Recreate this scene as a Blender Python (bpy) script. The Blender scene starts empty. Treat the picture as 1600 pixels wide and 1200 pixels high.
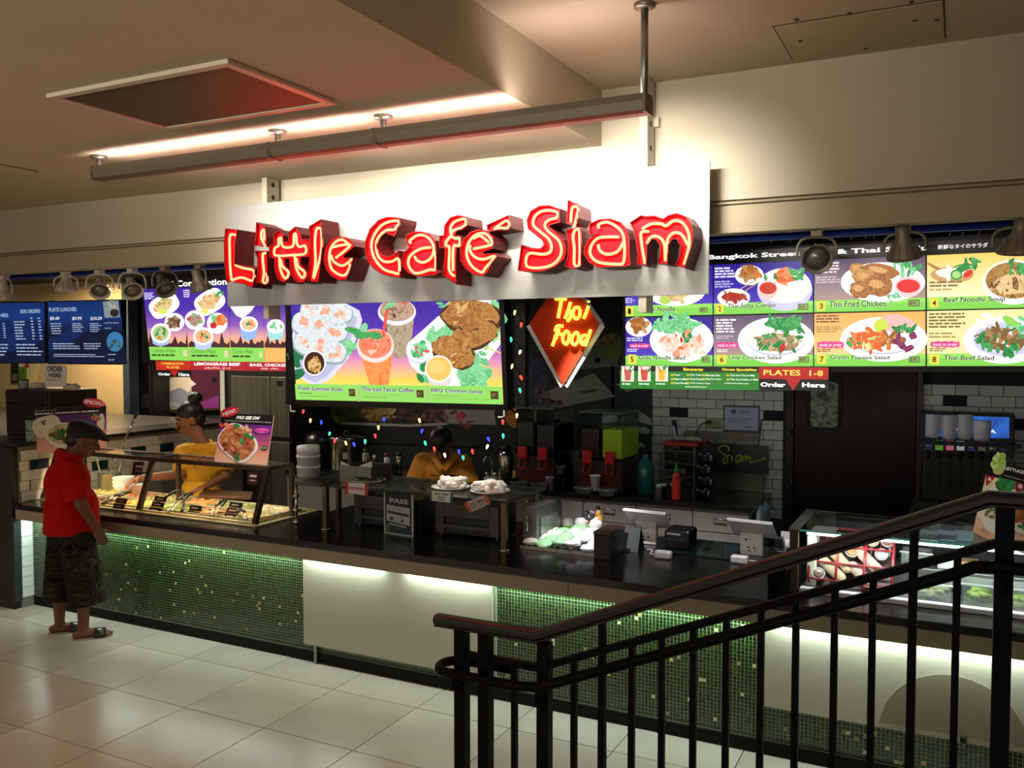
import bpy, math, random
from math import sin, cos, pi, radians, sqrt, atan2
from mathutils import Vector as V, Matrix
S = bpy.context.scene
COL = S.collection
random.seed(7)

# ------------------------------------------------------------------ camera, world, exposure
EYE = V((0, 0, 2.26)); FPX = 1383.0
PITCH = math.atan(63 / FPX); YAW = atan2(702 * cos(PITCH), FPX)
cam = bpy.data.cameras.new('camera'); cam.sensor_width = 36; cam.lens = FPX / 1600 * 36
cam.clip_start = .05; cam.clip_end = 200
camo = bpy.data.objects.new('camera', cam); COL.objects.link(camo)
camo.location = EYE; camo.rotation_euler = (pi / 2 - PITCH, 0, YAW)
S.camera = camo
vs = S.view_settings
vs.view_transform = 'Standard'; vs.look = 'None'; vs.gamma = 1; vs.use_curve_mapping = False; vs.exposure = 0
wd = bpy.data.worlds.new('hall_ambient'); S.world = wd; wd.use_nodes = True
bg = wd.node_tree.nodes['Background']; bg.inputs[0].default_value = (1.0, .92, .80, 1); bg.inputs[1].default_value = 1.05

def lamp(name, kind, loc, power, col=(1, 1, 1), size=.3, sizey=None, target=None, spread=180, blend=.4, angle=60):
    l = bpy.data.lights.new(name, kind); l.energy = power; l.color = col
    if kind == 'AREA':
        l.size = size
        if sizey: l.shape = 'RECTANGLE'; l.size_y = sizey
        l.spread = radians(spread)
    elif kind == 'SPOT':
        l.spot_size = radians(angle); l.spot_blend = blend; l.shadow_soft_size = size
    else: l.shadow_soft_size = size
    o = bpy.data.objects.new(name, l); COL.objects.link(o); o.location = loc
    if target is not None:
        o.rotation_euler = (V(target) - V(loc)).to_track_quat('-Z', 'Y').to_euler()
    return o
WARM = (1, .80, .56); NEUT = (1, .93, .82); COOL = (.86, .95, 1)
# food-court downlights in the ceiling of the hall (behind and beside the viewer)
for (x, y, p) in ((-7.8, 1.9, 15), (-5.4, 1.6, 6), (-3.4, 1.2, 4), (-9.8, 3.0, 20), (-1.0, -.9, 3), (-4.2, -1.8, 8), (1.6, .6, 2), (-8.2, -1.4, 12)):
    lamp('ceiling_downlight', 'AREA', (x, y, 3.37), p, WARM, .35, target=(x, y, 0), spread=120)
lamp('soffit_fill', 'AREA', (-3.2, -1.5, 2.78), 15, (1, .91, .77), 5.0, .15, target=(-3.2, 4.8, 3.75), spread=34)  # added fill that brightens the soffit, no known fixture
# under-counter light strips (white LED tape behind the counter fascia)
for (x0, x1) in ((-7.05, -5.62), (-5.58, -4.12), (-4.08, -3.40), (-3.24, -2.60), (-2.56, -.95), (-.9, .35), (.4, 1.2)):
    lamp('counter_led', 'AREA', ((x0 + x1) / 2, 4.80, .776), 4.2 * (x1 - x0), (.80, 1, .90), x1 - x0 - .03, .02, target=((x0 + x1) / 2, 4.82, 0))
# fluorescent tubes inside the hanging trough light: one strip washes the sign, a second leaks onto the ceiling
for (x0, x1, k) in ((-4.62, -3.33, .35), (-3.25, -2.66, 1.0), (-2.50, -2.02, 1.1), (-1.90, -1.26, 1.2)):
    xm = (x0 + x1) / 2; L = x1 - x0
    lamp('trough_tube', 'AREA', (xm, 3.70, 3.30), 17 * L * k, (1, .95, .86), L, .03, target=(xm, 4.62, 3.02), spread=70)
for (x0, x1) in ((-4.62, -3.33), (-3.25, -2.66), (-2.56, -1.26)):
    xm = (x0 + x1) / 2; L = x1 - x0
    lamp('trough_tube', 'AREA', (xm, 3.66, 3.295), 4.5 * L, (1, .82, .76), L, .03, target=(xm, 3.62, 3.6), spread=170)

# ------------------------------------------------------------------ pixel -> world helpers (each point gets its own real distance)
_F = V((-sin(YAW) * cos(PITCH), cos(YAW) * cos(PITCH), -sin(PITCH)))
_R = V((cos(YAW), sin(YAW), 0)); _U = _R.cross(_F)
def ray(x, y): return _F + _R * ((x - 800) / FPX) + _U * ((600 - y) / FPX)
def PY(x, y, Y): d = ray(x, y); return EYE + d * (Y / d.y)
def PZ(x, y, Z): d = ray(x, y); return EYE + d * ((Z - EYE.z) / d.z)
def PX(x, y, X): d = ray(x, y); return EYE + d * (X / d.x)
def mpp(p): return (V(p) - EYE).dot(_F) / FPX        # metres per photo pixel at a point
def proj(p):
    v = V(p) - EYE; z = v.dot(_F); return (800 + FPX * v.dot(_R) / z, 600 - FPX * v.dot(_U) / z)

# ------------------------------------------------------------------ materials
def lin(h):
    if isinstance(h, str):
        h = h.lstrip('#'); c = [int(h[i:i + 2], 16) / 255 for i in (0, 2, 4)]
    else: c = h
    return tuple(x / 12.92 if x <= .04045 else ((x + .055) / 1.055) ** 2.4 for x in c) + (1,)
_mc = {}
def M(col, rough=.5, metal=0, emit=0, noise=None, bump=None, trans=0, coat=0, name=None, spec=.5, alpha=1, aniso=None):
    key = (col, rough, metal, emit, noise, bump, trans, coat, spec, alpha, aniso)
    if key in _mc: return _mc[key]
    m = bpy.data.materials.new(name or 'mat_%s' % str(col).strip('#')); m.use_nodes = True
    nt = m.node_tree; b = nt.nodes['Principled BSDF']
    b.inputs['Base Color'].default_value = lin(col); b.inputs['Roughness'].default_value = rough
    b.inputs['Metallic'].default_value = metal; b.inputs['Specular IOR Level'].default_value = spec
    if trans: b.inputs['Transmission Weight'].default_value = trans; b.inputs['IOR'].default_value = 1.12 if trans > .9 else 1.4
    if coat: b.inputs['Coat Weight'].default_value = coat; b.inputs['Coat Roughness'].default_value = .08
    if alpha < 1: b.inputs['Alpha'].default_value = alpha
    if emit:
        b.inputs['Emission Color'].default_value = lin(col); b.inputs['Emission Strength'].default_value = emit
        b.inputs['Base Color'].default_value = (.02, .02, .02, 1)
    if noise or bump:
        tc = nt.nodes.new('ShaderNodeTexCoord'); mp = nt.nodes.new('ShaderNodeMapping')
        nt.links.new(tc.outputs['Object'], mp.inputs[0])
        if aniso: mp.inputs['Scale'].default_value = aniso
    if noise:
        sc, amt = noise
        n = nt.nodes.new('ShaderNodeTexNoise'); n.inputs['Scale'].default_value = sc; n.inputs['Detail'].default_value = 6
        nt.links.new(mp.outputs[0], n.inputs['Vector'])
        r = nt.nodes.new('ShaderNodeValToRGB'); c = lin(col)
        r.color_ramp.elements[0].color = tuple(max(0, x * (1 - amt)) for x in c[:3]) + (1,)
        r.color_ramp.elements[1].color = tuple(min(1, x * (1 + amt)) for x in c[:3]) + (1,)
        r.color_ramp.elements[0].position = .3; r.color_ramp.elements[1].position = .7
        nt.links.new(n.outputs['Fac'], r.inputs[0])
        nt.links.new(r.outputs[0], b.inputs['Emission Color' if emit else 'Base Color'])
    if bump:
        sc, st = bump
        n2 = nt.nodes.new('ShaderNodeTexNoise'); n2.inputs['Scale'].default_value = sc; n2.inputs['Detail'].default_value = 4
        nt.links.new(mp.outputs[0], n2.inputs['Vector'])
        bp = nt.nodes.new('ShaderNodeBump'); bp.inputs['Strength'].default_value = st; bp.inputs['Distance'].default_value = .01
        nt.links.new(n2.outputs['Fac'], bp.inputs['Height']); nt.links.new(bp.outputs[0], b.inputs['Normal'])
    _mc[key] = m
    return m
def FM(cols, scale=60, emit=0, kind='noise', stretch=None):
    """mottled food / picture colours: noise or cell pattern through a colour ramp; printed (emit=0) or backlit"""
    key = (tuple(cols), scale, emit, kind, stretch)
    if key in _mc: return _mc[key]
    m = bpy.data.materials.new('food_' + cols[0].strip('#')); m.use_nodes = True
    nt = m.node_tree; b = nt.nodes['Principled BSDF']
    tc = nt.nodes.new('ShaderNodeTexCoord'); mp = nt.nodes.new('ShaderNodeMapping')
    if stretch: mp.inputs['Scale'].default_value = stretch
    nt.links.new(tc.outputs['Object'], mp.inputs[0])
    n = nt.nodes.new('ShaderNodeTexNoise'); n.inputs['Scale'].default_value = scale; n.inputs['Detail'].default_value = 3
    n.inputs['Distortion'].default_value = 1.2
    nt.links.new(mp.outputs[0], n.inputs['Vector']); out = n.outputs['Fac']
    if kind == 'cell':
        w = nt.nodes.new('ShaderNodeTexVoronoi'); w.inputs['Scale'].default_value = scale
        nt.links.new(mp.outputs[0], w.inputs['Vector'])
        sp = nt.nodes.new('ShaderNodeSeparateColor'); nt.links.new(w.outputs['Color'], sp.inputs[0]); out = sp.outputs[0]
    r = nt.nodes.new('ShaderNodeValToRGB'); e = r.color_ramp.elements
    lo, hi = (.1, .9) if kind == 'cell' else (.32, .68)
    k = len(cols)
    while len(e) < k: e.new(.5)
    for i, c in enumerate(cols):
        e[i].position = lo + (hi - lo) * i / max(1, k - 1); e[i].color = lin(c)
    nt.links.new(out, r.inputs[0])
    b.inputs['Roughness'].default_value = .45
    if emit:
        nt.links.new(r.outputs[0], b.inputs['Emission Color']); b.inputs['Emission Strength'].default_value = emit
        b.inputs['Base Color'].default_value = (.02, .02, .02, 1); b.inputs['Roughness'].default_value = .25
    else: nt.links.new(r.outputs[0], b.inputs['Base Color'])
    _mc[key] = m
    return m
def GM(stops, z0, z1, emit=0):
    """printed vertical colour fade on a menu picture (part of the print itself), stops top to bottom between two heights"""
    key = ('g', tuple(stops), z0, z1, emit)
    if key in _mc: return _mc[key]
    m = bpy.data.materials.new('printed_fade'); m.use_nodes = True
    nt = m.node_tree; b = nt.nodes['Principled BSDF']
    tc = nt.nodes.new('ShaderNodeNewGeometry'); sx = nt.nodes.new('ShaderNodeSeparateXYZ'); nt.links.new(tc.outputs['Position'], sx.inputs[0])
    mr = nt.nodes.new('ShaderNodeMapRange'); mr.inputs[1].default_value = z1; mr.inputs[2].default_value = z0
    nt.links.new(sx.outputs['Z'], mr.inputs[0])
    r = nt.nodes.new('ShaderNodeValToRGB'); e = r.color_ramp.elements
    while len(e) < len(stops): e.new(.5)
    for i, (p, c) in enumerate(stops): e[i].position = p; e[i].color = lin(c)
    nt.links.new(mr.outputs[0], r.inputs[0]); b.inputs['Roughness'].default_value = .3
    if emit:
        nt.links.new(r.outputs[0], b.inputs['Emission Color']); b.inputs['Emission Strength'].default_value = emit
        b.inputs['Base Color'].default_value = (.02, .02, .02, 1)
    else: nt.links.new(r.outputs[0], b.inputs['Base Color'])
    _mc[key] = m
    return m

# ------------------------------------------------------------------ mesh builder
class MB:
    def __init__(s): s.v = []; s.f = []; s.m = []; s.sm = []; s.mats = []
    def mi(s, mat):
        if mat not in s.mats: s.mats.append(mat)
        return s.mats.index(mat)
    def add(s, vs_, fs, mat, smooth=False):
        o = len(s.v); i = s.mi(mat); s.v += [tuple(p) for p in vs_]
        for f in fs: s.f.append([o + k for k in f]); s.m.append(i); s.sm.append(smooth)
        return s
    def obox(s, c, ax, ay, az, mat):
        c, ax, ay, az = V(c), V(ax), V(ay), V(az)
        if ax.cross(ay).dot(az) < 0: ax = -ax
        vs_ = [c + ax * i + ay * j + az * k for i in (-1, 1) for j in (-1, 1) for k in (-1, 1)]
        return s.add(vs_, [(0, 1, 3, 2), (4, 6, 7, 5), (0, 4, 5, 1), (2, 3, 7, 6), (0, 2, 6, 4), (1, 5, 7, 3)], mat)
    def box(s, x0, x1, y0, y1, z0, z1, mat):
        return s.obox(((x0 + x1) / 2, (y0 + y1) / 2, (z0 + z1) / 2), (abs(x1 - x0) / 2, 0, 0), (0, abs(y1 - y0) / 2, 0), (0, 0, abs(z1 - z0) / 2), mat)
    def bar(s, p, q, w, h, mat, up=(0, 0, 1)):
        p, q = V(p), V(q); d = q - p; L = d.length; d.normalize()
        a = d.cross(V(up))
        if a.length < 1e-4: a = d.cross(V((0, 1, 0)))
        a.normalize(); b = a.cross(d)
        return s.obox((p + q) / 2, d * (L / 2), a * (w / 2), b * (h / 2), mat)
    def rings(s, rs, mat, smooth=True, caps=True, closed=False):
        n = len(rs[0]); o = len(s.v); i = s.mi(mat)
        for r in rs: s.v += [tuple(p) for p in r]
        K = len(rs)
        for k in range(K if closed else K - 1):
            a, b = o + k * n, o + ((k + 1) % K) * n
            for j in range(n): s.f.append([a + j, a + (j + 1) % n, b + (j + 1) % n, b + j]); s.m.append(i); s.sm.append(smooth)
        if caps and not closed:
            s.f.append([o + j for j in range(n)][::-1]); s.m.append(i); s.sm.append(False)
            s.f.append([o + (K - 1) * n + j for j in range(n)]); s.m.append(i); s.sm.append(False)
        return s
    def cyl(s, p, q, r, mat, r2=None, n=16, caps=True):
        p, q = V(p), V(q); d = (q - p).normalized(); a = d.orthogonal().normalized(); b = d.cross(a)
        r2 = r if r2 is None else r2
        return s.rings([[c + a * (rr * cos(2 * pi * j / n)) + b * (rr * sin(2 * pi * j / n)) for j in range(n)] for c, rr in ((p, r), (q, r2))], mat, True, caps)
    def tube(s, pts, r, mat, n=8, closed=False):
        pts = [V(p) for p in pts]; K = len(pts); rs = []; a = None
        for k in range(K):
            if closed: t = pts[(k + 1) % K] - pts[k - 1]
            else: t = pts[min(k + 1, K - 1)] - pts[max(k - 1, 0)]
            t = t.normalized() if t.length > 1e-9 else V((0, 0, 1))
            a = t.orthogonal() if a is None else a - t * a.dot(t)
            if a.length < 1e-6: a = t.orthogonal()
            a.normalize(); b = t.cross(a); rr = r[k] if isinstance(r, (list, tuple)) else r
            rs.append([pts[k] + a * (rr * cos(2 * pi * j / n)) + b * (rr * sin(2 * pi * j / n)) for j in range(n)])
        return s.rings(rs, mat, True, True, closed)
    def lathe(s, c, prof, mat, n=24, axis=None, caps=True, sx=1, sy=1):
        c = V(c); d = V(axis).normalized() if axis else V((0, 0, 1))
        a = V((1, 0, 0)) if not axis else d.orthogonal().normalized(); b = d.cross(a)
        return s.rings([[c + d * z + a * (r * sx * cos(2 * pi * j / n)) + b * (r * sy * sin(2 * pi * j / n)) for j in range(n)] for r, z in prof], mat, True, caps)
    def ball(s, c, r, mat, nu=14, nv=9, rot=None, noise=0):
        c = V(c); r = r if isinstance(r, (tuple, list)) else (r, r, r); rs = []
        for k in range(nv + 1):
            t = pi * (k / nv) * .996 + .006; ring = []
            for j in range(nu):
                p = V((r[0] * sin(t) * cos(2 * pi * j / nu), r[1] * sin(t) * sin(2 * pi * j / nu), -r[2] * cos(t)))
                if noise: p *= 1 + random.uniform(-noise, noise)
                if rot: p = rot @ p
                ring.append(c + p)
            rs.append(ring)
        return s.rings(rs, mat)
    def capsule(s, p, q, r0, r1, mat, n=12):
        p, q = V(p), V(q); d = q - p; L = d.length or 1e-6; d.normalize(); a = d.orthogonal().normalized(); b = d.cross(a)
        st = [(-r0 * cos(t), r0 * sin(t)) for t in (.12, .5, .95, 1.35)] + [(L + r1 * sin(t), r1 * cos(t)) for t in (.2, .6, 1.05, 1.45)]
        return s.rings([[p + d * z + a * (rr * cos(2 * pi * j / n)) + b * (rr * sin(2 * pi * j / n)) for j in range(n)] for z, rr in st], mat)
    def prism(s, pan, pts, h0, h1, mat, side=None):
        """polygon in pan coordinates (metres), from depth h0 to h1 along the normal"""
        A = sum(pts[i][0] * pts[(i + 1) % len(pts)][1] - pts[(i + 1) % len(pts)][0] * pts[i][1] for i in range(len(pts)))
        if A > 0: pts = pts[::-1]
        n = len(pts); lo = [pan.pt(a, b, h0) for a, b in pts]; hi = [pan.pt(a, b, h1) for a, b in pts]
        s.add(hi, [list(range(n))], mat); s.add(lo, [list(range(n))[::-1]], side or mat)
        return s.add(lo + hi, [(i, (i + 1) % n, n + (i + 1) % n, n + i) for i in range(n)], side or mat)
    def build(s, name, parent=None, label=None, kind=None, bevel=0, seg=2, cat=None, group=None):
        me = bpy.data.meshes.new(name)
        off = V((0, 0, 0))
        if parent is not None:
            r = parent
            while r is not None: off += r.location; r = r.parent
        loc = V((0, 0, 0))
        if parent is None:
            xs = list(zip(*s.v)); loc = V(((min(xs[0]) + max(xs[0])) / 2, (min(xs[1]) + max(xs[1])) / 2, min(xs[2])))
        t = off + loc
        me.from_pydata([(p[0] - t.x, p[1] - t.y, p[2] - t.z) for p in s.v], [], s.f)
        for m in s.mats: me.materials.append(m)
        me.polygons.foreach_set('material_index', s.m); me.polygons.foreach_set('use_smooth', s.sm)
        me.update()
        o = bpy.data.objects.new(name, me); COL.objects.link(o); o.location = loc
        if parent is not None: o.parent = parent
        if label: o['label'] = label
        if kind: o['kind'] = kind
        if cat: o['category'] = cat
        if group: o['group'] = group
        if bevel:
            md = o.modifiers.new('edge', 'BEVEL'); md.width = bevel; md.segments = seg; md.limit_method = 'ANGLE'; md.angle_limit = radians(40)
        return o
def thing(name, label, cat, loc, group=None, kind=None):
    o = bpy.data.objects.new(name, None); COL.objects.link(o); o.location = V(loc); o.empty_display_size = .05
    if label: o['label'] = label
    if cat: o['category'] = cat
    if group: o['group'] = group
    if kind: o['kind'] = kind
    return o
def dup(root, delta=None, loc=None, label=None, rz=None):
    r = root.copy(); COL.objects.link(r)
    if loc is not None: r.location = V(loc)
    elif delta is not None: r.location = root.location + V(delta)
    if rz is not None: r.rotation_euler.z = rz
    if label: r['label'] = label
    for c in root.children:
        d = c.copy(); COL.objects.link(d); d.parent = r
        for g in c.children:
            e = g.copy(); COL.objects.link(e); e.parent = d
    return r

# text -> flat outlines
_cu = bpy.data.curves.new('lettering', 'FONT'); _to = bpy.data.objects.new('lettering', _cu); _tc = {}
def glyphs(st, bold=0, italic=0, space=1, res=2):
    k = (st, bold, italic, space, res)
    if k not in _tc:
        _cu.body = st; _cu.offset = bold; _cu.shear = italic; _cu.space_character = space; _cu.resolution_u = res
        me = _to.to_mesh()
        vs_ = [(v.co.x, v.co.y) for v in me.vertices]; fs = [list(p.vertices) for p in me.polygons]
        _to.to_mesh_clear()
        xs = [p[0] for p in vs_] or [0, 1]; ys = [p[1] for p in vs_] or [0, 1]
        _tc[k] = (vs_, fs, min(xs), max(xs), min(ys), max(ys))
    return _tc[k]
class Pan:
    """a flat board in the world: origin O, right U, down D, outward normal N"""
    def __init__(s, O, U, D): s.O = V(O); s.U = V(U).normalized(); s.D = V(D).normalized(); s.N = s.D.cross(s.U).normalized()
    def pt(s, a, b, h=0): return s.O + s.U * a + s.D * b + s.N * h
    def px(s, x, y):
        d = ray(x, y); t = (s.O - EYE).dot(s.N) / d.dot(s.N); q = EYE + d * t - s.O
        return (q.dot(s.U), q.dot(s.D))
    def at(s, x, y, h=0): a, b = s.px(x, y); return s.pt(a, b, h)
    L = .0012
    def poly(s, mb, pts, mat, layer=1, loc=False):
        q = pts if loc else [s.px(*p) for p in pts]
        A = sum(q[i][0] * q[(i + 1) % len(q)][1] - q[(i + 1) % len(q)][0] * q[i][1] for i in range(len(q)))
        if A > 0: q = q[::-1]
        mb.add([s.pt(a, b, layer * s.L) for a, b in q], [list(range(len(q)))], mat)
    def rect(s, mb, x0, y0, x1, y1, mat, layer=1):
        a0, b0 = s.px(x0, y0); a1, b1 = s.px(x1, y1)
        s.poly(mb, [(a0, b0), (a1, b0), (a1, b1), (a0, b1)], mat, layer, True)
    def ell(s, mb, cx, cy, rx, ry, mat, layer=1, rot=0, n=26, jag=0, seed=0, sq=2):
        rd = random.Random(seed); pts = []
        for i in range(n):
            t = 2 * pi * i / n; c, q = cos(t), sin(t)
            k = (abs(c) ** sq + abs(q) ** sq) ** (-1 / sq) * (1 + (rd.uniform(-jag, jag) if jag else 0))
            x, y = rx * c * k, ry * q * k
            pts.append((cx + x * cos(rot) - y * sin(rot), cy + x * sin(rot) + y * cos(rot)))
        s.poly(mb, pts, mat, layer)
    def heap(s, mb, cx, cy, rx, ry, mats, layer=3, n=14, size=.3, seed=0, rot=0, jag=.25, pn=8):
        """a printed heap of food pieces"""
        rd = random.Random(seed + int(cx * 7 + cy * 3))
        if n >= 12: s.ell(mb, cx, cy, rx * .92, ry * .88, mats[0], layer - .2, rot, 18, .1, seed)
        for i in range(n):
            t = rd.uniform(0, 2 * pi); r = sqrt(rd.random()); x, y = rx * r * cos(t), ry * r * sin(t)
            k = size * rd.uniform(.55, 1.2)
            s.ell(mb, cx + x * cos(rot) - y * sin(rot), cy + x * sin(rot) + y * cos(rot), rx * k, ry * k * rd.uniform(.5, 1.1), rd.choice(mats), layer + .12 * i / n * 5, rd.uniform(0, pi), pn, jag, rd.randint(0, 9999))
    def txt(s, mb, st, x0, y0, x1, y1, mat, layer=4, bold=0, italic=0, space=1, res=2):
        vs_, fs, ax, bx, ay, by = glyphs(st, bold, italic, space, res)
        a0, b0 = s.px(x0, y0); a1, b1 = s.px(x1, y1); kx = (a1 - a0) / max(bx - ax, 1e-6); ky = (b1 - b0) / max(by - ay, 1e-6)
        mb.add([s.pt(a0 + (x - ax) * kx, b1 - (y - ay) * ky, layer * s.L) for x, y in vs_], fs, mat)
    def dashes(s, mb, x0, y0, x1, y1, rows, mat, layer=4, seed=0, fill=.55):
        """print too small to read: rows of short dashes"""
        rd = random.Random(seed + int(x0 + y0)); a0, b0 = s.px(x0, y0); a1, b1 = s.px(x1, y1); h = (b1 - b0) / rows; W = a1 - a0
        for r in range(rows):
            a = a0; end = a0 + W * rd.uniform(.7, 1)
            while a < end - h * .4:
                w = min(h * rd.uniform(.8, 3.2), end - a); b = b0 + r * h
                s.poly(mb, [(a, b), (a + w, b), (a + w, b + h * fill), (a, b + h * fill)], mat, layer, True); a += w + h * .35
def panY(Y, tilt=0, z=2.26):
    t = radians(tilt); return Pan((0, Y, z), (1, 0, 0), (0, sin(t), -cos(t)))
def panYaw(P, yaw=0, tilt=0):
    """upright board through point P turned by yaw (deg, + turns its face towards -X) and leaning back by -tilt"""
    y = radians(yaw); U = V((cos(y), -sin(y), 0)); n = V((-sin(y), -cos(y), 0)); t = radians(tilt)
    return Pan(P, U, V((0, 0, -1)) * cos(t) - n * sin(t))
# ------------------------------------------------------------------ shared materials
PAINT = M('#b0a691', .75, noise=(1.2, .05), bump=(90, .03)); PAINT_SHADED = M('#a2957a', .75, noise=(1.5, .05))
CEIL = M('#b0a48b', .8, noise=(1.0, .04)); DARK = M('#0b0a09', .6); BLACK = M('#070707', .45)
STEEL = M('#8d8d8c', .32, 1, noise=(6, .10), aniso=(1, 1, 14)); STEELD = M('#4c4b4a', .38, 1, noise=(5, .12))
CHROME = M('#c8c8c8', .12, 1); ALU = M('#7b766c', .42, .85); WHITE = M('#e8e6e0', .5); WHITEP = M('#f2f2f0', .35)
GRANITE = M('#151517', .2, noise=(160, .9), spec=.6); BEIGE = M('#a89c86', .6, noise=(2, .04))
GLASS = M('#f2fbf7', .02, trans=1, name='clear_glass'); GLASSG = M('#bfeedd', .03, trans=1, name='green_glass_edge')
FRAME_BR = M('#3a2c24', .35, .6, name='bronze_metal'); RUBBER = M('#0a0a0a', .7)
YS = 4.80; YW = 8.25; ZL = 3.39; ZH = 3.705

# ------------------------------------------------------------------ floor and its tiles
MB().box(-15, 4, -6, 10, -.20, -.008, M('#6d655a', .7)).build('floor', kind='structure')
floor = bpy.data.objects['floor']
pit = .642; tile_m = [M(c, .24, noise=(3.0, .07), spec=.4) for c in ('#bcb3a5', '#b7ada0', '#c0b9ac')]
tmesh = []
for tm in tile_m:
    b = MB(); h = pit / 2 - .003
    b.box(-h, h, -h, h, -.0145, 0, tm)
    o = b.build('floor_tile'); tmesh.append(o.data); bpy.data.objects.remove(o)
for i in range(-14, 4):
    for j in range(-2, 8):
        x = -2.31 + (i + .5) * pit; y = 4.52 - pit * 7 + (j + .5) * pit
        vis = False
        for dx in (-.32, 0, .32):
            for dy in (-.32, 0, .32):
                if y + dy > 1.2:
                    q = proj((x + dx, y + dy, 0)); vis |= (-500 < q[0] < 2000 and 860 < q[1] < 2600)
        if vis and y < 4.9:
            o = bpy.data.objects.new('floor_tile', random.choice(tmesh)); COL.objects.link(o); o.parent = floor
            z0 = -.1 if False else 0
            o.location = V((x, y, random.uniform(-.0008, 0))) - floor.location
# ------------------------------------------------------------------ ceilings
MB().box(-15, -1.86, -6, YS, ZL, 3.85, CEIL).build('ceiling', kind='structure')
MB().box(-1.86, 4, -6, YS, ZH, 3.85, CEIL).build('ceiling', kind='structure')
MB().box(-15, 4, YS + .12, 10.4, 3.05, 3.2, M('#1d1c1c', .8)).build('ceiling', kind='structure')     # dark ceiling of the shops
# soffit above the opening
MB().box(-15, 4, YS, YS + .12, 3.03, 3.85, PAINT).build('wall_front', kind='structure', bevel=.003)
MB().box(-15, 4, YS + .015, YS + .12, 2.855, 3.005, PAINT_SHADED).build('trim_1', kind='structure', bevel=.004)  # shading of the lower band is put into its darker paint
MB().box(-15, 4, YS + .03, YS + .1, 3.004, 3.031, M('#7d6f52', .7)).build('trim_2', kind='structure')
MB().box(-15, 4, YS - .006, YS + .01, 3.008, 3.02, M('#8f8264', .6)).build('trim_3', kind='structure')
# walls of the hall behind and beside the viewer keep the light in
MB().box(-15.2, -15, -6, 10.4, 0, 3.85, PAINT).build('wall_left', kind='structure')
MB().box(4, 4.2, -6, 10.4, 0, 3.85, PAINT).build('wall_right', kind='structure')
# bronze grille in the low ceiling
t = thing('ceiling_grille', 'large square dark grille in a white frame set in the low ceiling', 'vent', (-3.17, 3.0, ZL))
b = MB(); x0, x1, y0, y1 = -3.71, -2.61, 2.66, 3.35; FR = M('#b9ad97', .35, .1)
for (a0, a1, c0, c1) in ((x0, x1, y0, y0 + .045), (x0, x1, y1 - .045, y1), (x0, x0 + .045, y0 + .045, y1 - .045), (x1 - .045, x1, y0 + .045, y1 - .045)):
    b.box(a0, a1, c0, c1, ZL - .022, ZL - .001, FR)
b.build('frame', t, bevel=.005)
g = MB(); GD = M('#54452f', .45, .3)
g.box(x0 + .045, x1 - .045, y0 + .045, y1 - .045, ZL - .008, ZL - .002, M('#33291c', .7))
for i in range(60):
    yy = y0 + .05 + i * (y1 - y0 - .1) / 59; g.box(x0 + .045, x1 - .045, yy - .0035, yy + .0035, ZL - .016, ZL - .008, GD)
g.build('grille', t, kind='stuff')
# access hatches
t = thing('access_panel', 'flush rectangular access panel with screw holes in the high ceiling', 'panel', (-.44, 4.46, ZH))
MB().box(-.79, -.10, 4.20, 4.72, ZH - .006, ZH - .001, M('#a79a7c', .8, noise=(2, .05))).build('cover', t)
b = MB().box(-.797, -.093, 4.193, 4.727, ZH - .003, ZH - .0005, M('#3a3122', .8)); b.build('joint', t)
for (px, py) in ((1327, 19), (1430, 30), (1251, 62), (1353, 74), (1464, 29), (1245, 29), (1424, 1)):
    p = PZ(px, py, ZH); MB().cyl((p.x, p.y, ZH - .008), (p.x, p.y, ZH - .005), .011, DARK, n=10).build('screw_hole', t)
t = thing('access_panel', 'thin outline of a flush hatch in the low ceiling near the neighbouring stall', 'panel', (-6.6, 3.3, ZL))
q = [PZ(*p, ZL) for p in ((-60, 288), (57, 267), (140, 284))]
MB().box(-7.1, q[1].x, 2.95, q[1].y, ZL - .006, ZL - .001, CEIL).build('cover', t)
MB().box(-7.11, q[1].x + .008, 2.94, q[1].y + .008, ZL - .0035, ZL - .0005, M('#3a3122', .8)).build('joint', t)

# ------------------------------------------------------------------ dividing wall to the neighbouring stall, with tiles
XL = -7.08; ZT = 1.405
wl = MB().box(XL - .34, XL, 4.75, 7.36, 0, ZT - .02, M('#77736a', .8)).build('wall_divider', kind='structure')
TW = M('#d9d6cc', .22, noise=(9, .04)); TW2 = M('#cfccc2', .22, noise=(9, .05)); TDK = M('#0f2c33', .2, noise=(12, .2))
TB = [M(c, .22, noise=(8, .05)) for c in ('#a9b0a6', '#a2a9a0', '#b0b6ab')]; TBD = M('#0a161c', .55, spec=.2)
def tile_proto(lx, lz, m, axis):
    b = MB(); h = .004
    if axis == 'x': b.box(-.004, h, -lx / 2, lx / 2, -lz / 2, lz / 2, m)
    else: b.box(-lx / 2, lx / 2, -h, .004, -lz / 2, lz / 2, m)
    o = b.build('tile'); me = o.data; o2 = V(o.location); bpy.data.objects.remove(o)
    me.transform(Matrix.Translation(o2)); return me
PW, PHt = .172, .0865
pr = {k: tile_proto(PW - .005, PHt - .005, m, 'x') for k, m in (('a', TW), ('b', TW2), ('d', TDK))}
darkpx = [(57, 718), (160, 730), (220, 703), (262, 700), (238, 746)]
dk = [PX(x, y, XL) for x, y in darkpx]
def put(me, parent, loc):
    o = bpy.data.objects.new('tile', me); COL.objects.link(o); o.parent = parent; o.location = V(loc) - parent.location
r = 0
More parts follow.
